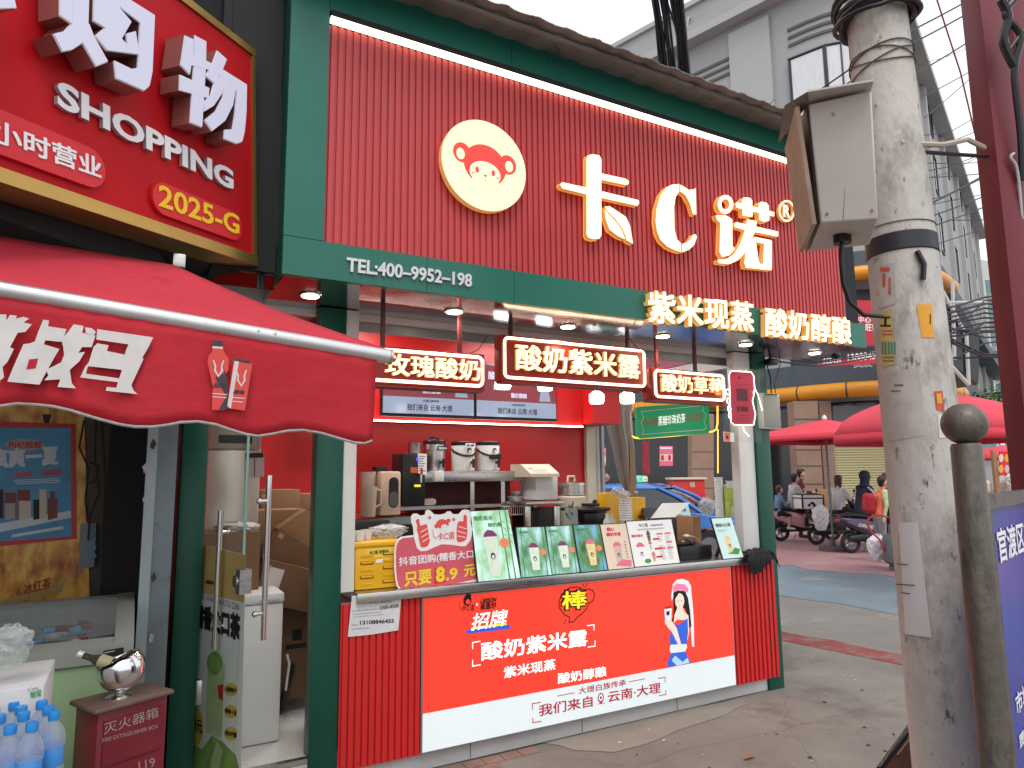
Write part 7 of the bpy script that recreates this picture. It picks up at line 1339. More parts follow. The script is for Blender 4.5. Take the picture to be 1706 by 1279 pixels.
# glass enclosure right of the pole
t = thing('glass_enclosure', tuple(G(11, 17)), 'dark glazed stair enclosure between pole and umbrella', 'enclosure'); Pg = Plane(G(0, 17.2), Rg, ZA); f = MB(); f.slab(Pg, [(1560, 585), (1630, 640), (1632, 560), (1600, 510), (1560, 480)], SHG, -1.5, 0); f.build('glass_body', t)
for pts in (((1560, 470), (1608, 560)), ((1560, 585), (1612, 642)), ((1608, 560), (1612, 642)), ((1575, 505), (1640, 505)), ((1585, 470), (1588, 600))): f = MB(); f.tube([Pg.px(*pts[0], .05), Pg.px(*pts[1], .05)], .05, GREYP, 6); f.build('frame_bar', t)
# far white building
wb2 = thing('white_tile_building', tuple(G(31, 46)), 'far white tiled apartment block with teal windows', 'building'); Pw = Plane(G(0, 46), Rg + Fg * .25, ZA)
TW = mat('white_tile_wall', (.50, .50, .49), .7, var=.08, vs=1); f = MB(); a = Pw.uv(1617, 430); f.slab(Pw, [(a[0], 0), (a[0] + 12, 0), (a[0] + 12, a[1] - 1.2), (a[0] + .8, a[1]), (a[0], a[1])], TW, -9, 0, px=False); f.build('wall', wb2)
TEALW = mat('teal_window', (.10, .22, .24), .15)
for i in range(7):
    for j in range(3):
        f = MB(); u = a[0] + 1.3 + j * 2.3; v = a[1] - 3 - i * 2.2
        if v < 1: continue
        f.slab(Pw, [(u, v), (u + 1.3, v), (u + 1.3, v + 1.2), (u, v + 1.2)], TEALW, 0, .05, px=False); w_ = f.build('window', wb2); f = MB(); f.slab(Pw, [(u - .1, v - .5), (u + 1.4, v - .5), (u + 1.4, v - .1), (u - .1, v - .1)], GREYP, 0, .4, px=False); f.build('sill', w_)
# tree
def tree(c, h, rad, lab, seed, n=2600):
    rnd = random.Random(seed); t = thing('street_tree', tuple(c), lab, 'tree'); c = Vector(c); f = MB(); BK = mat('bark', (.08, .06, .045), .9, var=.3, vs=10, bump=.4, bs=30)
    tp = c + ZA * h * .55; f.tube([c, c + ZA * h * .3 + XA * .08, tp], [.16, .12, .08], BK, 10); f.build('trunk', t); f = MB(); blobs = []
    for i in range(9):
        a = rnd.uniform(0, 6.28); e = rnd.uniform(.2, 1.2); q = tp + Vector((math.cos(a) * math.cos(e), math.sin(a) * math.cos(e), math.sin(e) * .8)) * rad * rnd.uniform(.5, .95); f.tube([c + ZA * h * rnd.uniform(.35, .55), (tp + q) / 2, q], [.06, .04, .015], BK, 6); blobs.append((q, rad * rnd.uniform(.3, .5)))
    f.build('limbs', t); f = MB()
    L1, L2 = mat('leaf_green', (.06, .13, .035), .6, var=.3, vs=2), mat('leaf_green_light', (.11, .19, .05), .6, var=.3, vs=2); V = [[], []]
    for i in range(n):
        b, r_ = rnd.choice(blobs); d = Vector((rnd.gauss(0, 1), rnd.gauss(0, 1), rnd.gauss(0, 1))).normalized(); p = b + d * r_ * rnd.random() ** .4; s_ = rnd.uniform(.05, .10); x = Vector((rnd.gauss(0, 1), rnd.gauss(0, 1), rnd.gauss(0, .6))).normalized(); y = x.cross(Vector((rnd.gauss(0, 1), rnd.gauss(0, 1), rnd.gauss(0, 1)))).normalized()
        V[rnd.random() < .35] += [p - x * s_, p + y * s_ * .5, p + x * s_, p - y * s_ * .5]
    for k in (0, 1): f.add(V[k], [(4 * i, 4 * i + 1, 4 * i + 2, 4 * i + 3) for i in range(len(V[k]) // 4)], (L1, L2)[k])
    f.build('crown', t)
q = onD(1690, 800, 26); tree((q.x, q.y, 0), 5.4, 1.9, 'small green street tree beyond the red umbrella', 4)
q = onD(1720, 800, 34); tree((q.x, q.y, 0), 7.5, 2.6, 'taller green street tree by the white block', 8)
# umbrellas
UR = mat('umbrella_red', (.62, .05, .08), .7, var=.06, vs=2, sss=0); UR2 = mat('umbrella_valance_red', (.56, .03, .05), .7)
def umbrella(c, R, zb, zt, n, lab, sq=0, rz=0, val=.18, dome=.5):
    t = thing('market_umbrella', (c.x, c.y, 0), lab, 'umbrella', 'red market umbrellas'); f = MB(); vs = []; N_ = 10
    for k in range(N_ + 1):
        s_ = k / N_; z = zb + (zt - zb) * (1 - s_) ** (1.0 if sq else 1) if sq else zb + (zt - zb) * math.sqrt(max(0, 1 - s_ ** 2)) * (1 - dome) + (zt - zb) * dome * (1 - s_)
        for j in range(n * 4):
            a = 2 * PI * j / (n * 4) + rz; f_ = (j % 4) / 4; ap = math.cos(PI / n) / math.cos((a - rz) % (2 * PI / n) - PI / n) if n < 20 else 1; vs.append(Vector((c.x + math.cos(a) * R * s_ * ap, c.y + math.sin(a) * R * s_ * ap, z - .04 * math.sin(PI * f_) * s_ * 0)))
    m = n * 4
    f.add(vs, [(k * m + j, (k + 1) * m + j, (k + 1) * m + (j + 1) % m, k * m + (j + 1) % m) for k in range(N_) for j in range(m)], UR, True); ob = f.build('canopy', t); so_ = ob.modifiers.new('t', 'SOLIDIFY'); so_.thickness = .006
    rim = vs[-m:]; f = MB(); f.add(rim + [v - ZA * val + Vector((v.x - c.x, v.y - c.y, 0)) * .015 for v in rim], [(j, m + j, m + (j + 1) % m, (j + 1) % m) for j in range(m)], UR2, False); ob = f.build('valance', t); so_ = ob.modifiers.new('t', 'SOLIDIFY'); so_.thickness = .005
    f = MB(); f.cyl((c.x, c.y, 0), (c.x, c.y, zt + .05), .022, mat('umbrella_pole_grey', (.16, .18, .18), .5, .3), 12); f.lathe((c.x, c.y, zt), [(.05, 0), (.05, .05), (.01, .1)], WPL, 12); f.build('pole', t)
    f = MB(); f.lathe((c.x, c.y, 0), [(.3, 0), (.3, .08), (.05, .1), (.04, .3)], mat('umbrella_base', (.10, .09, .09), .8), 16); f.build('base', t)
    for j in range(n): a = 2 * PI * j / n + rz; f = MB(); f.tube([(c.x, c.y, zt - .05), (c.x + math.cos(a) * R * .97, c.y + math.sin(a) * R * .97, zb - .02)], .009, GREYP, 6); f.build('rib', t)
    return t
q = onD(1378, 760, 15.2); umbrella(q, 1.95, zat(1290, 728, 0, 15.2), zat(1376, 699, 0, 15.4), 4, 'flat square red umbrella on the left, with a white tip', sq=1, rz=.75, val=.12)
q = onD(1556, 760, 10.2); umbrella(q, 1.42, zat(1556, 722, 0, 10.2), zat(1556, 652, 0, 10.2), 8, 'big domed red umbrella half behind the pole', rz=.2, val=.14, dome=.35)
q = onD(1672, 760, 16.5); umbrella(q, .9, zat(1672, 760, 0, 16.5), zat(1672, 742, 0, 16.5), 8, 'small orange red umbrella over the food stall', val=.08)
# food stall
t = thing('food_stall', tuple(onD(1672, 860, 15)), 'street food stall with a red framed picture panel', 'stall'); Pt = Plane(G(0, 15), Rg, ZA)
WOOD = mat('stall_wood', (.30, .17, .08), .7, var=.15, vs=5)
for x in (1655, 1690): f = MB(); a = Pt.uv(x, 750); f.slab(Pt, [(a[0] - .04, 0), (a[0] + .04, 0), (a[0] + .04, a[1]), (a[0] - .04, a[1])], WOOD, -.05, .03, px=False); f.build('post', t)
f = MB(); f.slab(Pt, [(1662, 752), (1693, 752), (1693, 792), (1662, 792)], REDC, .04, .07)
for i in range(3):
    for j in range(2): f.poly(Pt, [(1664 + i * 9.5 + 4 * math.cos(a), 763 + j * 18 + 7 * math.sin(a)) for a in np.linspace(0, 6, 9)], (CREAM, ORS, GREYP)[(i + j) % 3], .075)
f.build('picture_panel', t)
f = MB(); a = Pt.uv(1640, 822); b = Pt.uv(1700, 815); f.slab(Pt, [(a[0], 0), (b[0], 0), (b[0], a[1]), (a[0], a[1])], mat('stall_grey', (.25, .25, .24), .5), -.8, 0, px=False); f.build('counter', t)
bag('plastic_bag', tuple(Pt.px(1679, 815, .1)), (.12, .1, .35), 'white bag on the food stall counter', mat('white_bag', (.55, .55, .56), .5), seed=5)
for k, (x, m_) in enumerate(((1648, GREYP), (1655, CREAM), (1687, CREAM))): q = Pt.px(x, 820, -.2); f = MB(); f.lathe(q, [(.09, 0), (.1, .02), (.1, .2), (.04, .26)], m_, 14); f.build('food_jar', label=('grey food jar at the left of the stall counter', 'cream food jar in the middle of the stall counter', 'cream food jar at the right of the stall counter')[k], cat='jar', group='jars on the stall counter')
# grey folded parasol
t = thing('folded_parasol', tuple(onD(1048, 862, 9.2)), 'folded grey canvas parasol seen through the side window', 'parasol'); D0 = 9.2
PG = mat('parasol_grey', (.30, .27, .22), .85, var=.12, vs=6); f = MB(); ring_c = [(1036, 650, 7), (1032, 668, 15), (1030, 690, 18), (1032, 715, 17), (1038, 745, 16), (1042, 775, 14), (1046, 800, 13), (1050, 818, 8), (1053, 835, 12), (1055, 850, 14)]; vs = []; rings = []
for i, (x, y, w_) in enumerate(ring_c):
    c = onD(x, y, D0); r_ = w_ / FPX * D0; rings.append([c + Vector((math.cos(a), math.sin(a), 0)) * r_ * (1 + .22 * math.sin(a * 6 + i * .25)) for a in np.linspace(0, 2 * PI, 36, endpoint=False)])
f.loft(rings, PG); f.build('canvas', t); f = MB(); c = onD(1052, 820, D0); f.tube([(c.x + .075 * math.cos(a), c.y + .075 * math.sin(a), c.z) for a in np.linspace(0, 6.28, 12)[:-1]], .015, CREAM, 6, False, True); f.build('strap', t)
a, b = onD(1058, 870, D0), onD(1046, 655, D0); f = MB(); f.box((b.x - .0, b.y, 0), (b.x + .06, b.y + .06, b.z + .2), WOOD); f.build('pole', t)
# ================================================================ PEOPLE
def capsule(bm, a, b, ra, rb, n=10):
    a, b = Vector(a), Vector(b); d = b - a; L_ = d.length; q = ZA.rotation_difference(d.normalized() if L_ > 1e-6 else ZA).to_matrix()
    rings = []
    for k in range(1, 5): t = PI / 2 * (1 - k / 4.0); rings.append((ra * math.cos(t), -ra * math.sin(t)))
    for k in range(0, 4): t = PI / 2 * k / 4.0; rings.append((rb * math.cos(t), L_ + rb * math.sin(t)))
    vs = [[bm.verts.new(a + q @ Vector((r * math.cos(2 * PI * j / n), r * math.sin(2 * PI * j / n), z))) for j in range(n)] for r, z in rings]
    s0 = bm.verts.new(a + q @ Vector((0, 0, -ra))); s1 = bm.verts.new(a + q @ Vector((0, 0, L_ + rb)))
    for i in range(len(vs) - 1):
        for j in range(n): bm.faces.new((vs[i][j], vs[i][(j + 1) % n], vs[i + 1][(j + 1) % n], vs[i + 1][j]))
    for j in range(n): bm.faces.new((s0, vs[0][(j + 1) % n], vs[0][j])); bm.faces.new((s1, vs[-1][j], vs[-1][(j + 1) % n]))
SKN = mat('skin', (.50, .30, .22), .5, var=.05, vs=8); HAIRB = mat('hair_black', (.012, .010, .010), .5); HAIRN = mat('hair_brown', (.07, .03, .02), .5)
def blob(caps, name, par, m, vox=.012, base=None):
    bm = bmesh.new()
    for c in caps: capsule(bm, *c)
    me = bpy.data.meshes.new(name); bm.to_mesh(me); bm.free(); o = bpy.data.objects.new(name, me); COL.objects.link(o)
    r = o.modifiers.new('r', 'REMESH'); r.mode = 'VOXEL'; r.voxel_size = vox; s_ = o.modifiers.new('s', 'SMOOTH'); s_.factor = .5; s_.iterations = 2
    dg = bpy.context.evaluated_depsgraph_get(); me2 = bpy.data.meshes.new_from_object(o.evaluated_get(dg)); o.modifiers.clear(); o.data = me2; bpy.data.meshes.remove(me); me2.name = name
    me2.polygons.foreach_set('use_smooth', [True] * len(me2.polygons)); me2.materials.clear(); o.parent = par
    return o
def person(c, yaw, lab, J, top, leg, shoe=None, hair=HAIRB, sleeve=None, bare_arm=0, bare_leg=0, hairlen=0, hood=None, scale=1, bulk=1.0, grp=None, hands=True):
    J = {k: Vector(v) for k, v in J.items()}; shoe = shoe or WPL; slv = sleeve or top
    t = thing('person', (c[0], c[1], 0), lab, 'person', grp); t.rotation_euler = (0, 0, yaw); t.scale = (scale,) * 3
    C_ = []; M_ = []
    def add(a, b, ra, rb, m): C_.append((Vector(a), Vector(b), ra, rb)); M_.append(m)
    pe, ch, nk, hd = J['pelvis'], J['chest'], J['neck'], J['head']; Lt = Vector((0, 1, 0)); B_ = bulk
    mid = pe.lerp(ch, .5)
    for s_ in (-1, 1): add(pe + Lt * .055 * s_, mid + Lt * .05 * s_, .105 * B_, .100 * B_, top); add(mid + Lt * .05 * s_, ch + Lt * .07 * s_, .100 * B_, .105 * B_, top); add(ch + Lt * .05 * s_, J['sh' + 'rl'[s_ > 0]] * 1.0, .085 * B_, .055 * B_, top); add(pe - ZA * .03 + Lt * .06 * s_, pe + Lt * .06 * s_, .105, .10, leg)
    add(ch, nk, .06, .05, top); add(nk, hd - ZA * .04, .047, .045, SKN)
    add(hd + Vector((-.012, 0, .03)), hd + Vector((.0, 0, -.01)), .088, .078, SKN); add(hd + Vector((.02, 0, -.045)), hd + Vector((.035, 0, -.075)), .058, .038, SKN)
    add(hd + Vector((.082, 0, .005)), hd + Vector((.098, 0, -.022)), .008, .012, SKN); add(hd + Vector((.068, 0, -.058)), hd + Vector((.076, 0, -.058)), .015, .013, SKN)
    for s_ in (-1, 1): add(hd + Vector((-.0, .080 * s_, -.0)), hd + Vector((-.008, .088 * s_, -.03)), .012, .010, SKN)
    for s_, k in ((-1, 'r'), (1, 'l')):
        sh, el, wr = J['sh' + k], J['el' + k], J['wr' + k]; am = SKN if bare_arm else slv
        add(sh, sh.lerp(el, .45), .058 * B_, .052 * B_, slv); add(sh.lerp(el, .4), el, .047 * (B_ if not bare_arm else 1), .042, am); add(el, wr, .040, .028, am); add(wr.lerp(el, .12), wr, .027, .025, SKN)
        d = (wr - el).normalized(); sd = d.cross(ZA).normalized() if abs(d.z) < .95 else Vector((0, 1, 0)); up = sd.cross(d)
        pm = wr + d * .075; add(wr, pm, .024, .030, SKN)
        if hands:
            for i, (o_, L7) in enumerate(((-.027, .060), (-.009, .072), (.009, .068), (.026, .052))):
                b0 = pm + sd * o_; b1 = b0 + d * L7 * .55 - up * .008; add(b0, b1, .0105, .0095, SKN); add(b1, b1 + d * L7 * .3 - up * L7 * .45, .0095, .0085, SKN)
            add(wr + d * .03 - sd * .03, wr + d * .075 - sd * .055 - up * .01, .012, .010, SKN)
        hp, kn, an = J['hip' + k], J['kn' + k], J['an' + k]; lm = SKN if bare_leg else leg
        add(hp, hp.lerp(kn, .55), .095, .078, leg); add(hp.lerp(kn, .5), kn, .075, .060, lm if bare_leg < 2 else leg); add(kn, kn.lerp(an, .4), .058, .056, lm); add(kn.lerp(an, .4), an, .056, .040, lm)
        ft = J.get('toe' + k, an + Vector((.15, 0, -.06))); add(an + Vector((-.03, 0, -.04)), an + Vector((0, 0, -.03)), .038, .036, shoe); add(an + Vector((-.0, 0, -.045)), ft, .040, .034, shoe)
    o = blob([(a, b, ra, rb) for a, b, ra, rb in C_], 'body', t, None, .0115)
    me = o.data; mats = []; 
    for m in M_:
        if m not in mats: mats.append(m)
    for m in mats: me.materials.append(m)
    n = len(me.polygons); cs = np.zeros(n * 3); me.polygons.foreach_get('center', cs); cs = cs.reshape(-1, 3); best = np.full(n, 1e9); idx = np.zeros(n, int)
    for (a, b, ra, rb), m in zip(C_, M_):
        a_ = np.array(a); b_ = np.array(b); d = b_ - a_; L2 = max(1e-9, d @ d); tt = np.clip((cs - a_) @ d / L2, 0, 1); dist = np.linalg.norm(cs - a_ - tt[:, None] * d, axis=1) - (ra + (rb - ra) * tt); w_ = dist < best; best[w_] = dist[w_]; idx[w_] = mats.index(m)
    me.polygons.foreach_set('material_index', idx); me.update()
    hc = [(hd + Vector((-.030, 0, .045)), hd + Vector((-.02, 0, .03)), .096, .09), (hd + Vector((.02, 0, .075)), hd + Vector((-.03, 0, .06)), .062, .08), (hd + Vector((-.055, 0, .0)), hd + Vector((-.05, 0, -.04 - hairlen * .6)), .07, .06)]
    if hairlen: hc += [(hd + Vector((-.04, s_ * .06, .02)), hd + Vector((-.04, s_ * .06, -.08 - hairlen)), .045, .035) for s_ in (-1, 1)]
    if hood: hc = [(a + Vector((-.01, 0, .01)), b, r1 * 1.12, r2 * 1.12) for a, b, r1, r2 in hc] + [(hd + Vector((-.03, s_ * .05, .0)), nk + Vector((-.02, s_ * .05, 0)), .06, .07) for s_ in (-1, 1)]
    h = blob(hc, 'hood' if hood else 'hair', t, None, .012); h.data.materials.append(hood or hair)
    f = MB()
    for s_ in (-1, 1): f.ball(hd + Vector((.078, .031 * s_, .008)), .0085, PBLACK, (.6, 1.2, .8), 8); f.cyl(hd + Vector((.080, .018 * s_, .028)), hd + Vector((.076, .046 * s_, .028)), .003, hair, 5)
    f.cyl(hd + Vector((.086, -.02, -.058)), hd + Vector((.086, .02, -.058)), .004, mat('lips', (.35, .12, .1), .5), 6)
    me_o = f.build('face_features', None, Vector()); me_o.parent = t
    return t
def standing(lean=0): return dict(pelvis=(0, 0, .95), chest=(.02 + lean, 0, 1.28), neck=(.03 + lean * 1.3, 0, 1.47), head=(.05 + lean * 1.5, 0, 1.60), shr=(.02 + lean, -.18, 1.40), shl=(.02 + lean, .18, 1.40), elr=(.0, -.24, 1.13), ell=(.0, .24, 1.13), wrr=(.08, -.24, .88), wrl=(.08, .24, .88),
    hipr=(0, -.09, .92), hipl=(0, .09, .92), knr=(.02, -.10, .50), knl=(.02, .10, .50), anr=(0, -.10, .09), anl=(0, .10, .09))
def seated(h=.80, lean=.06, arms=.42, kx=.36, foot=.32): return dict(pelvis=(0, 0, h), chest=(lean, 0, h + .34), neck=(lean * 1.4, 0, h + .53), head=(lean * 1.4 + .03, 0, h + .67), shr=(lean, -.175, h + .46), shl=(lean, .175, h + .46), elr=(lean + .12, -.23, h + .22), ell=(lean + .12, .23, h + .22), wrr=(lean + arms, -.16, h + .26), wrl=(lean + arms, .16, h + .26),
    hipr=(.02, -.09, h), hipl=(.02, .09, h), knr=(kx, -.15, h - .07), knl=(kx, .15, h - .07), anr=(kx - .04, -.15, foot), anl=(kx - .04, .15, foot))
YAWR = math.atan2(Rg.y, Rg.x)       # facing to the right of the picture
def gp_(px, fw): return G((px - CX) / FPX * fw, fw)
NAVY = mat('cloth_navy', (.02, .025, .045), .85, var=.1, vs=12); BLKC = mat('cloth_black', (.012, .012, .014), .9, var=.1, vs=12); WHTC = mat('cloth_white_knit', (.46, .45, .44), .9, var=.12, vs=14); WHT2 = mat('cloth_white', (.62, .62, .62), .85); MARC = mat('cloth_maroon', (.07, .012, .014), .85); DENIM = mat('cloth_blue', (.13, .22, .34), .85, var=.15, vs=12); ORC = mat('vest_orange', (.72, .17, .09), .8, var=.08, vs=9); SAGE = mat('cloth_sage', (.45, .52, .30), .85); SHB = mat('shoe_black', (.02, .02, .022), .6); GREYC = mat('cloth_grey', (.22, .22, .22), .85)
# ================================================================ SCOOTERS
TYR = mat('tyre_rubber', (.015, .015, .016), .8); RIMM = mat('rim_grey', (.25, .25, .26), .35, .8)
def scooter(c, yaw, lab, paint, seatc=BLACK, side=None, txt=None, box=False):
    t = thing('motor_scooter', (c[0], c[1], 0), lab, 'scooter', 'parked and ridden scooters'); t.rotation_euler = (0, 0, yaw); WORG[t.name] = Vector()
    X_ = Vector((1, 0, 0)); Yv = Vector((0, 1, 0))
    for x, nm in ((-.62, 'rear'), (.66, 'front')):
        f = MB(); pr_ = []; 
        for i in range(13): a = 2 * PI * i / 12; pr_.append((.175 + .045 * math.cos(a), .045 * math.sin(a)))
        n = 24; vs = [Vector((x + r_ * math.cos(2 * PI * j / n), h, .22 + r_ * math.sin(2 * PI * j / n))) for r_, h in pr_[:-1] for j in range(n)]; m = 12
        f.add(vs, [(i * n + j, i * n + (j + 1) % n, ((i + 1) % m) * n + (j + 1) % n, ((i + 1) % m) * n + j) for i in range(m) for j in range(n)], TYR, True); w = f.build('wheel', t)
        f = MB(); f.lathe((x, -.03, .22), [(.05, -.005), (.05, .0), (.02, .0), (.02, .06), (.05, .06), (.05, .065)], RIMM, 18, Yv)
        for k in range(5): a = 2 * PI * k / 5; f.cyl((x, 0, .22), (x + .145 * math.cos(a), 0, .22 + .145 * math.sin(a)), .016, RIMM, 6)
        f.tube([(x + .145 * math.cos(a), 0, .22 + .145 * math.sin(a)) for a in np.linspace(0, 6.28, 24)[:-1]], .02, RIMM, 6, False, True); f.build('rim', w)
    def ring(x, z, hy, hz, n=16, e=3.0): 
        return [Vector((x, hy * abs(math.cos(a)) ** (2 / e) * (1 if math.cos(a) > 0 else -1), z + hz * abs(math.sin(a)) ** (2 / e) * (1 if math.sin(a) > 0 else -1))) for a in np.linspace(0, 2 * PI, n, endpoint=False)]
    f = MB(); f.loft([ring(-.88, .72, .03, .02), ring(-.80, .69, .09, .06), ring(-.6, .62, .14, .13), ring(-.35, .56, .155, .19), ring(-.12, .48, .15, .20), ring(.02, .40, .14, .12)], paint); f.build('rear_body', t)
    f = MB(); f.loft([ring(-.05, .30, .13, .05), ring(.2, .27, .14, .04), ring(.38, .28, .13, .05), ring(.46, .36, .12, .06)], BLACK); f.loft([ring(-.65, .30, .08, .07), ring(-.35, .33, .12, .10), ring(-.05, .31, .13, .07)], BLACK); f.build('floorboard', t)
    f = MB()
    def fr(z, x, hy, d): return [Vector((x + d * math.cos(a), hy * math.sin(a), z)) for a in np.linspace(0, 2 * PI, 14, endpoint=False)]
    f.loft([fr(.32, .44, .10, .04), fr(.45, .44, .16, .05), fr(.65, .40, .18, .06), fr(.82, .34, .15, .06), fr(.92, .30, .11, .07), fr(1.0, .27, .10, .07), fr(1.05, .24, .06, .04)], paint); f.build('front_shield', t)
    f = MB(); f.ball((.365, 0, .95), .06, mat('headlamp_glass', (.5, .5, .5), .1), (.6, 1.2, .7), 12); f.build('headlight', t); f = MB(); f.rbox((-.90, -.07, .66), (-.86, .07, .71), REDC, .01); f.build('tail_light', t)
    f = MB(); f.loft([ring(-.80, .78, .09, .03), ring(-.6, .80, .14, .045), ring(-.3, .77, .145, .05), ring(-.08, .73, .12, .045), ring(.0, .71, .06, .03)], seatc); f.build('seat', t)
    f = MB(); f.cyl((.44, 0, .35), (.66, 0, .22), .03, BLACK, 10); f.loft([fr(.40, .66, .05, .12), fr(.46, .66, .065, .20), fr(.48, .66, .05, .16)], paint); f.build('front_fender', t)
    f = MB(); f.loft([ring(-.86, .42, .05, .02), ring(-.75, .46, .07, .02), ring(-.55, .46, .07, .02)], BLACK); f.build('rear_fender', t)
    f = MB(); f.tube([(.16, -.34, 1.03), (.20, -.2, 1.05), (.25, 0, 1.02), (.20, .2, 1.05), (.16, .34, 1.03)], .014, BLACK, 8); f.cyl((.16, -.34, 1.03), (.18, -.24, 1.04), .02, BLACK); f.cyl((.16, .34, 1.03), (.18, .24, 1.04), .02, BLACK); f.build('handlebar', t)
    for s_ in (-1, 1): f = MB(); f.tube([(.2, s_ * .2, 1.05), (.22, s_ * .26, 1.16), (.2, s_ * .30, 1.22)], .007, BLACK, 6); f.ball((.2, s_ * .31, 1.25), .055, BLACK, (.3, 1, .75), 12); f.build('mirror', t)
    f = MB(); f.cyl((-.2, .08, .18), (-.25, .16, .02), .012, RIMM); f.build('kickstand', t)
    if side:
        f = MB()
        for s_ in (-1, 1): f.prism([Vector((x, s_ * .158, z)) for x, z in ((-.78, .66), (-.45, .70), (-.1, .52), (-.12, .44), (-.5, .54))], (0, s_ * .004, 0), side)
        f.build('side_trim', t)
    if txt: P = Plane((0, -.166, 0), XA, ZA); f = MB(); f.text(P, txt, (-.52, .56), (-.18, .50), (-.52, .63), GREYP, .002, px=False, bold=.04, shear=.3); f.build('lettering', t)
    if box:
        f = MB(); f.rbox((-1.02, -.24, .84), (-.50, .24, 1.10), WPL, .03); f.rbox((-1.03, -.25, 1.09), (-.49, .25, 1.16), WPL, .03); b = f.build('top_box', t)
        f = MB(); f.rbox((-1.035, -.255, 1.075), (-.485, .255, 1.095), BLACK, .005)
        for x in (-1.03, -.53):
            for y in (-.25, .215): f.rbox((x, y, .85), (x + .04, y + .035, 1.17), BLACK, .01)
        f.rbox((-1.0, -.2, 1.16), (-.52, .2, 1.18), BLACK, .01); f.build('box_trim', b); P = Plane((0, -.243, 0), XA, ZA); f = MB()
        for cx in (-.86, -.74): f.poly(P, [(cx + .035 * math.cos(a), .93 + .035 * math.sin(a)) for a in np.linspace(0, 6, 12)], BLACK, .002, False)
        f.poly(P, [(-.86, .95), (-.8, 1.02), (-.72, .98), (-.74, .93), (-.8, .95)], BLACK, .003, False); f.build('printed_mark', b)
    return t
SPK = mat('scooter_pink', (.62, .34, .34), .3, coat=.5); SBK = mat('scooter_black', (.02, .02, .022), .3, coat=.5); SPU = mat('scooter_purple', (.045, .035, .07), .3, .3, coat=.6); SBL = mat('scooter_blue', (.02, .10, .35), .3, coat=.5)
c1 = gp_(1330, 17.4); scooter(c1, YAWR, 'pink scooter under the boy and the woman in pale knitwear', SPK)
c2 = gp_(1389, 16.5); scooter(c2, YAWR + .05, 'black scooter with a white top box and white bag', SBK, box=True)
c3 = gp_(1448, 14.8); scooter(c3, YAWR + .08, 'dark purple scooter with lettering on its tail, under the hooded rider', SPU, txt='DRIVE', side=mat('scooter_violet_trim', (.12, .09, .17), .35, .4))
c4 = gp_(1446, 18.6); scooter(c4, YAWR - .5, 'blue scooter standing behind the hooded rider', SBL)
c5 = gp_(1485, 17.6); scooter(c5, YAWR + .4, 'black scooter by the shutter, half behind the pole', SBK)
def at_(c, dx, yaw=YAWR): return (c.x + math.cos(yaw) * dx, c.y + math.sin(yaw) * dx)
J = seated(.86, .06, .30, .30, .46); J['wrr'] = Vector((.30, -.1, 1.22)); J['wrl'] = Vector((.30, .1, 1.22))
person(at_(c1, -.28), YAWR, 'woman in a pale knitted sweater sitting on the pink scooter', J, WHTC, BLKC, shoe=SHB, hairlen=.0, bulk=1.22)
J = seated(.80, .05, .22, .28, .42); person(at_(c1, -.66), YAWR, 'child in a blue denim top and black shorts at the back of the pink scooter', J, DENIM, BLKC, hair=HAIRN, bare_leg=2, scale=.86, shoe=WPL)
J = standing(.04); J['elr'] = Vector((.08, -.24, 1.15)); J['wrr'] = Vector((.3, -.12, 1.14)); J['ell'] = Vector((.08, .24, 1.15)); J['wrl'] = Vector((.3, .12, 1.14))
person(gp_(1322, 18.3), YAWR - .3, 'woman in a dark maroon top standing behind the pink scooter', J, MARC, BLKC, shoe=SHB, scale=1.03)
J = seated(.82, .02, .34, .30, .30); person(at_(c2, -.02, YAWR), YAWR + .35, 'brown haired woman in a white shirt seated on the scooter with the white top box', J, WHT2, BLKC, hair=HAIRN, hairlen=.06, shoe=SHB, bare_leg=0)
J = seated(.84, .08, .46, .34, .30); pr_t = person(at_(c3, -.30), YAWR + .08, 'rider in a black hooded jacket with white sleeve stripes on the purple scooter', J, NAVY, BLKC, hood=NAVY, shoe=SHB, bulk=1.3, scale=1.03)
f = MB()
for d in (0, .028): f.tube([Vector((.02 + d, -.225, 1.33)), Vector((.08 + d, -.262, 1.25)), Vector((.14 + d, -.285, 1.12)), Vector((.2 + d, -.283, 1.05))], .008, WHT2, 6)
o = f.build('sleeve_stripe', None, Vector()); o.parent = pr_t
c6 = gp_(1452, 13.2); J = standing(.06); J['elr'] = Vector((.06, -.25, 1.15)); J['wrr'] = Vector((.0, -.24, .90)); J['ell'] = Vector((.14, .22, 1.15)); J['wrl'] = Vector((.34, .1, 1.1))
pv = person(c6, YAWR - .1, 'woman in an orange vest with sage sleeves beside the gas cylinder', J, ORC, GREYC, sleeve=SAGE, hair=HAIRB, shoe=WPL, bulk=1.15, scale=.93)
bkp = blob([(Vector((-.18, -.07, 1.06)), Vector((-.18, -.07, 1.30)), .09, .09), (Vector((-.18, .07, 1.06)), Vector((-.18, .07, 1.30)), .09, .09), (Vector((-.24, 0, 1.08)), Vector((-.24, 0, 1.2)), .08, .07)], 'backpack', None, None, .014); bkp.data.materials.append(mat('backpack_red', (.38, .015, .03), .7, var=.3, vs=9))
bkp.location = (c6.x, c6.y, 0); bkp.rotation_euler = (0, 0, YAWR - .1); bkp.scale = (.93,) * 3; bkp['label'] = 'red backpack on the back of the woman in the orange vest'; bkp['category'] = 'backpack'
J = standing(); person(gp_(1466, 15.6), YAWR - .2, 'grey haired person in a grey top behind the woman in the orange vest', J, GREYC, BLKC, hair=mat('hair_grey', (.15, .14, .13), .6), shoe=SHB, scale=.96)
J = standing(); person(gp_(1002, 15.9), YAWR - .2, 'man with short black hair in a black top beyond the blue taxi', J, BLKC, BLKC, shoe=SHB, scale=1.03)
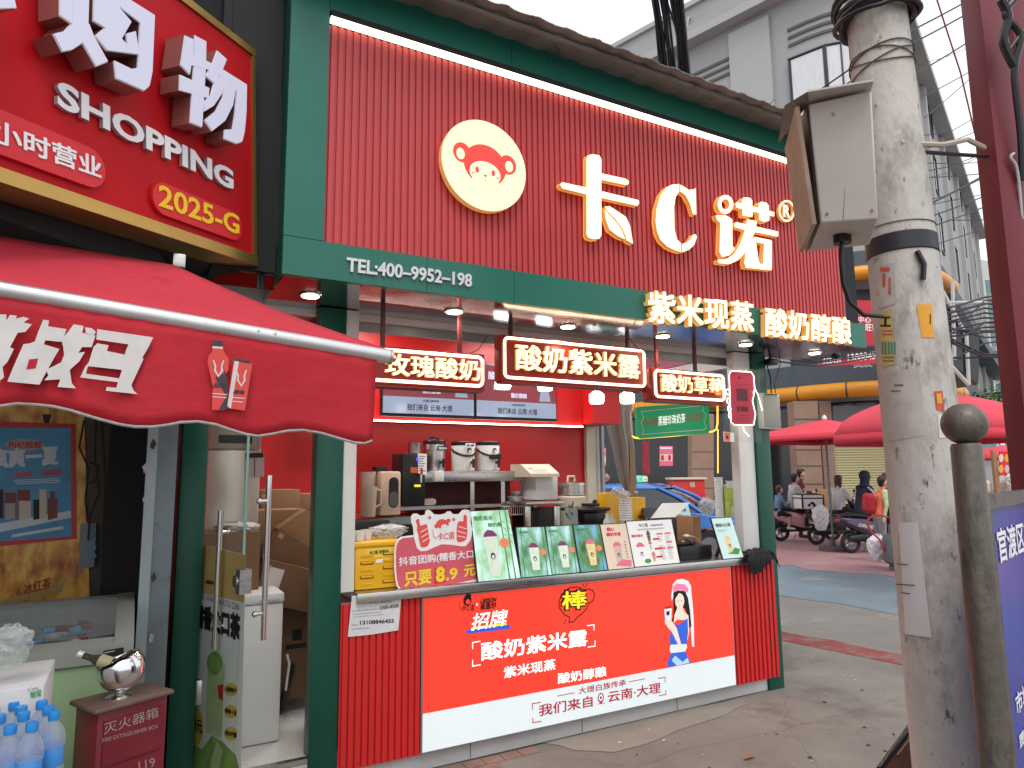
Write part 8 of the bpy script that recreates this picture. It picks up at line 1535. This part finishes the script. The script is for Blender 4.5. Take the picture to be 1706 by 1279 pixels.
bag('plastic_bag', (at_(c2, -.62)[0] - Fg.x * .34, at_(c2, -.62)[1] - Fg.y * .34, .36), (.24, .13, .60), 'white plastic bag hanging on the black scooter with the top box', mat('white_bag_bright', (.78, .78, .78), .5), seed=7, lump=-.35)
q = gp_(1446, 12.6); bag('plastic_bag', (q.x, q.y, .12), (.20, .16, .46), 'white plastic bag with an orange print by the gas cylinder', mat('white_bag_bright', (.78, .78, .78), .5), seed=9, lump=-.35)
# gas cylinder with red hose
q = gp_(1479, 12.2); t = thing('gas_cylinder', (q.x, q.y, 0), 'grey gas cylinder with a red hose beside the pole', 'cylinder'); f = MB(); f.lathe((q.x, q.y, 0), [(.16, 0), (.17, .06), (.15, .08), (.24, .14), (.25, .2), (.25, .50), (.22, .58), (.12, .64)], mat('cylinder_grey', (.16, .17, .17), .5, .3, var=.25, vs=5), 28); f.build('tank', t)
f = MB(); f.lathe((q.x, q.y, 0), [(.13, .64), (.13, .78), (.12, .78), (.12, .66)], MATS['cylinder_grey'], 20); f.cyl((q.x, q.y, .63), (q.x, q.y, .74), .03, GOLD, 10); f.build('collar', t)
f = MB(); f.tube(smooth_path([onD(x, y, 12.2 - .3) for x, y in ((1480, 862), (1462, 858), (1446, 866), (1450, 884), (1466, 900), (1475, 922), (1492, 935))]), .016, mat('hose_red', (.65, .05, .04), .4), 8); f.build('hose', t)
# wooden chair and greens behind the scooters
q = gp_(1355, 18.0); t = thing('wooden_chair', (q.x, q.y, 0), 'brown wooden chair behind the scooters at the stone pillar', 'chair'); M = Matrix.Translation((q.x, q.y, 0)) @ Matrix.Rotation(YAWR, 4, 'Z')
f = MB(); f.rbox((-.28, .1, .55), (.28, .16, 1.25), WOOD, .04, M); f.build('backrest', t); f = MB(); f.rbox((-.28, -.3, .42), (.28, .1, .48), WOOD, .01, M); f.build('seat', t)
for x in (-.25, .25):
    for y in (-.27, .12): f = MB(); f.rbox((x - .02, y - .02, 0), (x + .02, y + .02, .42), WOOD, .004, M); f.build('leg', t)
# ================================================================ TAXI
TB = mat('taxi_blue', (.045, .17, .52), .25, coat=.8, var=.03, vs=1); TG = mat('taxi_green', (.02, .38, .16), .3, coat=.6); TWH = mat('taxi_white', (.55, .56, .58), .3, coat=.6); CGL = mat('car_glass', (.02, .025, .03), .06, spec=.9)
cT = gp_(1078, 14.6); yT = YAWR - math.radians(27); tx_ = thing('taxi', (cT.x, cT.y, 0), 'blue taxi with white and green lower body seen through the side window', 'taxi'); tx_.rotation_euler = (0, 0, yT); WORG[tx_.name] = Vector()
def side_ring(y, k, inset):
    pts = [(2.28, .35), (2.30, .52), (2.22, .68), (1.9, .82), (1.15, .94), (.9, .96), (-1.6, .98), (-2.1, .95), (-2.28, .80), (-2.3, .5), (-2.22, .30), (-1.75, .24)]
    arch = lambda cx: [(cx - .36 * math.cos(a) , .30 + .38 * math.sin(a)) for a in np.linspace(0, PI, 9)]
    low = arch(-1.35) + [(-.9, .22), (.9, .22)] + arch(1.38) + [(1.8, .24)]
    P_ = pts + low; cx, cz = 0, .55
    return [Vector((cx + (x - cx) * k, y, cz + (z - cz) * (k if z > .5 else 1))) for x, z in P_]
f = MB(); f.loft([side_ring(-.89, .965, 0), side_ring(-.875, .985, 0), side_ring(-.80, 1, 0), side_ring(0, 1.012, 0), side_ring(.80, 1, 0), side_ring(.875, .985, 0), side_ring(.89, .965, 0)], TB); f.build('body', tx_)
f = MB(); 
for s_ in (-1, 1): f.prism([Vector((x, s_ * .893, z)) for x, z in ((-.95, .28), (.98, .28), (1.0, .55), (.95, .74), (-.9, .78), (-.98, .6))], (0, s_ * .004, 0), TWH); f.prism([Vector((x, s_ * .898, z)) for x, z in ((-1.0, .60), (-.1, .56), (-.4, .78), (-.95, .80))], (0, s_ * .004, 0), TG)
f.build('side_livery', tx_)
def plan(x0, x1, hy, z, r=.12): return [Vector((p[0], p[1], z)) for p in rrect(x0, -hy, x1, hy, r, 4)]
f = MB(); f.loft([plan(-1.95, 1.22, .79, .95), plan(-1.45, .75, .70, 1.22), plan(-1.05, .30, .61, 1.42)], CGL); f.build('windows', tx_)
f = MB(); f.loft([plan(-1.14, .38, .635, 1.40), plan(-1.05, .28, .61, 1.455), plan(-.85, .1, .50, 1.492), plan(-.6, -.1, .3, 1.50)], TB); f.build('roof', tx_)
for s_ in (-1, 1):
    for a, b in (((1.22, .76, .95), (.34, .60, 1.42)), ((-.30, .785, .95), (-.38, .615, 1.42)), ((-1.86, .77, .96), (-1.08, .60, 1.42))):
        f = MB(); A, B_ = Vector(a), Vector(b); A.y *= s_; B_.y *= s_; f.tube([A, (A + B_) / 2 + Vector((.02, .012 * s_, .035)), B_], .034, TB, 8); f.build('pillar', tx_)
    f = MB(); f.ball((.78, s_ * 1.0, 1.02), .11, TB, (.7, 1, .7), 14); f.cyl((.8, s_ * .88, .96), (.78, s_ * .96, .99), .03, BLACK); f.build('mirror', tx_)
    f = MB(); f.ball((2.12, s_ * .62, .70), .15, mat('headlamp_glass', (.5, .5, .5), .1), (.7, 1, .5), 12); f.build('headlight', tx_)
    for x in (-1.35, 1.38):
        f = MB(); f.lathe((x, s_ * .70, .31), [(.2, 0), (.31, .01), (.31, .19), (.2, .2)], TYR, 26, Vector((0, s_, 0))); w = f.build('wheel', tx_); f = MB(); f.lathe((x, s_ * .88, .31), [(.03, .03), (.19, .022), (.2, .0)], RIMM, 20, Vector((0, s_, 0))); f.build('rim', w)
f = MB(); f.rbox((-.42, -.38, 1.50), (-.14, .38, 1.66), TWH, .04); rl = f.build('roof_light', tx_)
f = MB(); P = Plane((-.2, 0, 0), Vector((0, 1, 0)), ZA); P = Plane((-.28, -.382, 0), XA, ZA)
f.rbox((-.138, -.34, 1.53), (-.13, -.02, 1.63), mat('led_green', (.02, .6, .2), .4, emis=1.2), .003); f.rbox((-.138, .0, 1.53), (-.13, .34, 1.63), mat('led_pale', (.6, .6, .4), .4, emis=.5), .003); Pq = Plane((-.129, 0, 0), YA, ZA); f.text(Pq, '空车', (-.28, 1.55), (-.08, 1.55), (-.28, 1.61), mat('led_dark', (.01, .15, .05), .4), .001, px=False); f.text(Pq, '安全出行', (.03, 1.56), (.3, 1.56), (.03, 1.60), TG, .001, px=False); f.build('display', rl)
# red carton things behind the taxi
q = gp_(1138, 15.9); f = MB(); M = Matrix.Translation((q.x, q.y, 0)) @ Matrix.Rotation(YAWR, 4, 'Z'); f.rbox((-.35, -.3, 0), (.35, .3, 1.55), REDC, .02, M); f.rbox((-.4, -.34, 1.55), (.4, .34, 1.6), CREAM, .01, M); P = Plane(q - Fg * .31, Rg, ZA); f.text(P, '福', (.0, 1.38), (.12, 1.38), (.0, 1.5), CREAM, .003, px=False); f.build('red_cabinet', label='red cabinet with a cream top beyond the taxi windscreen', cat='cabinet')
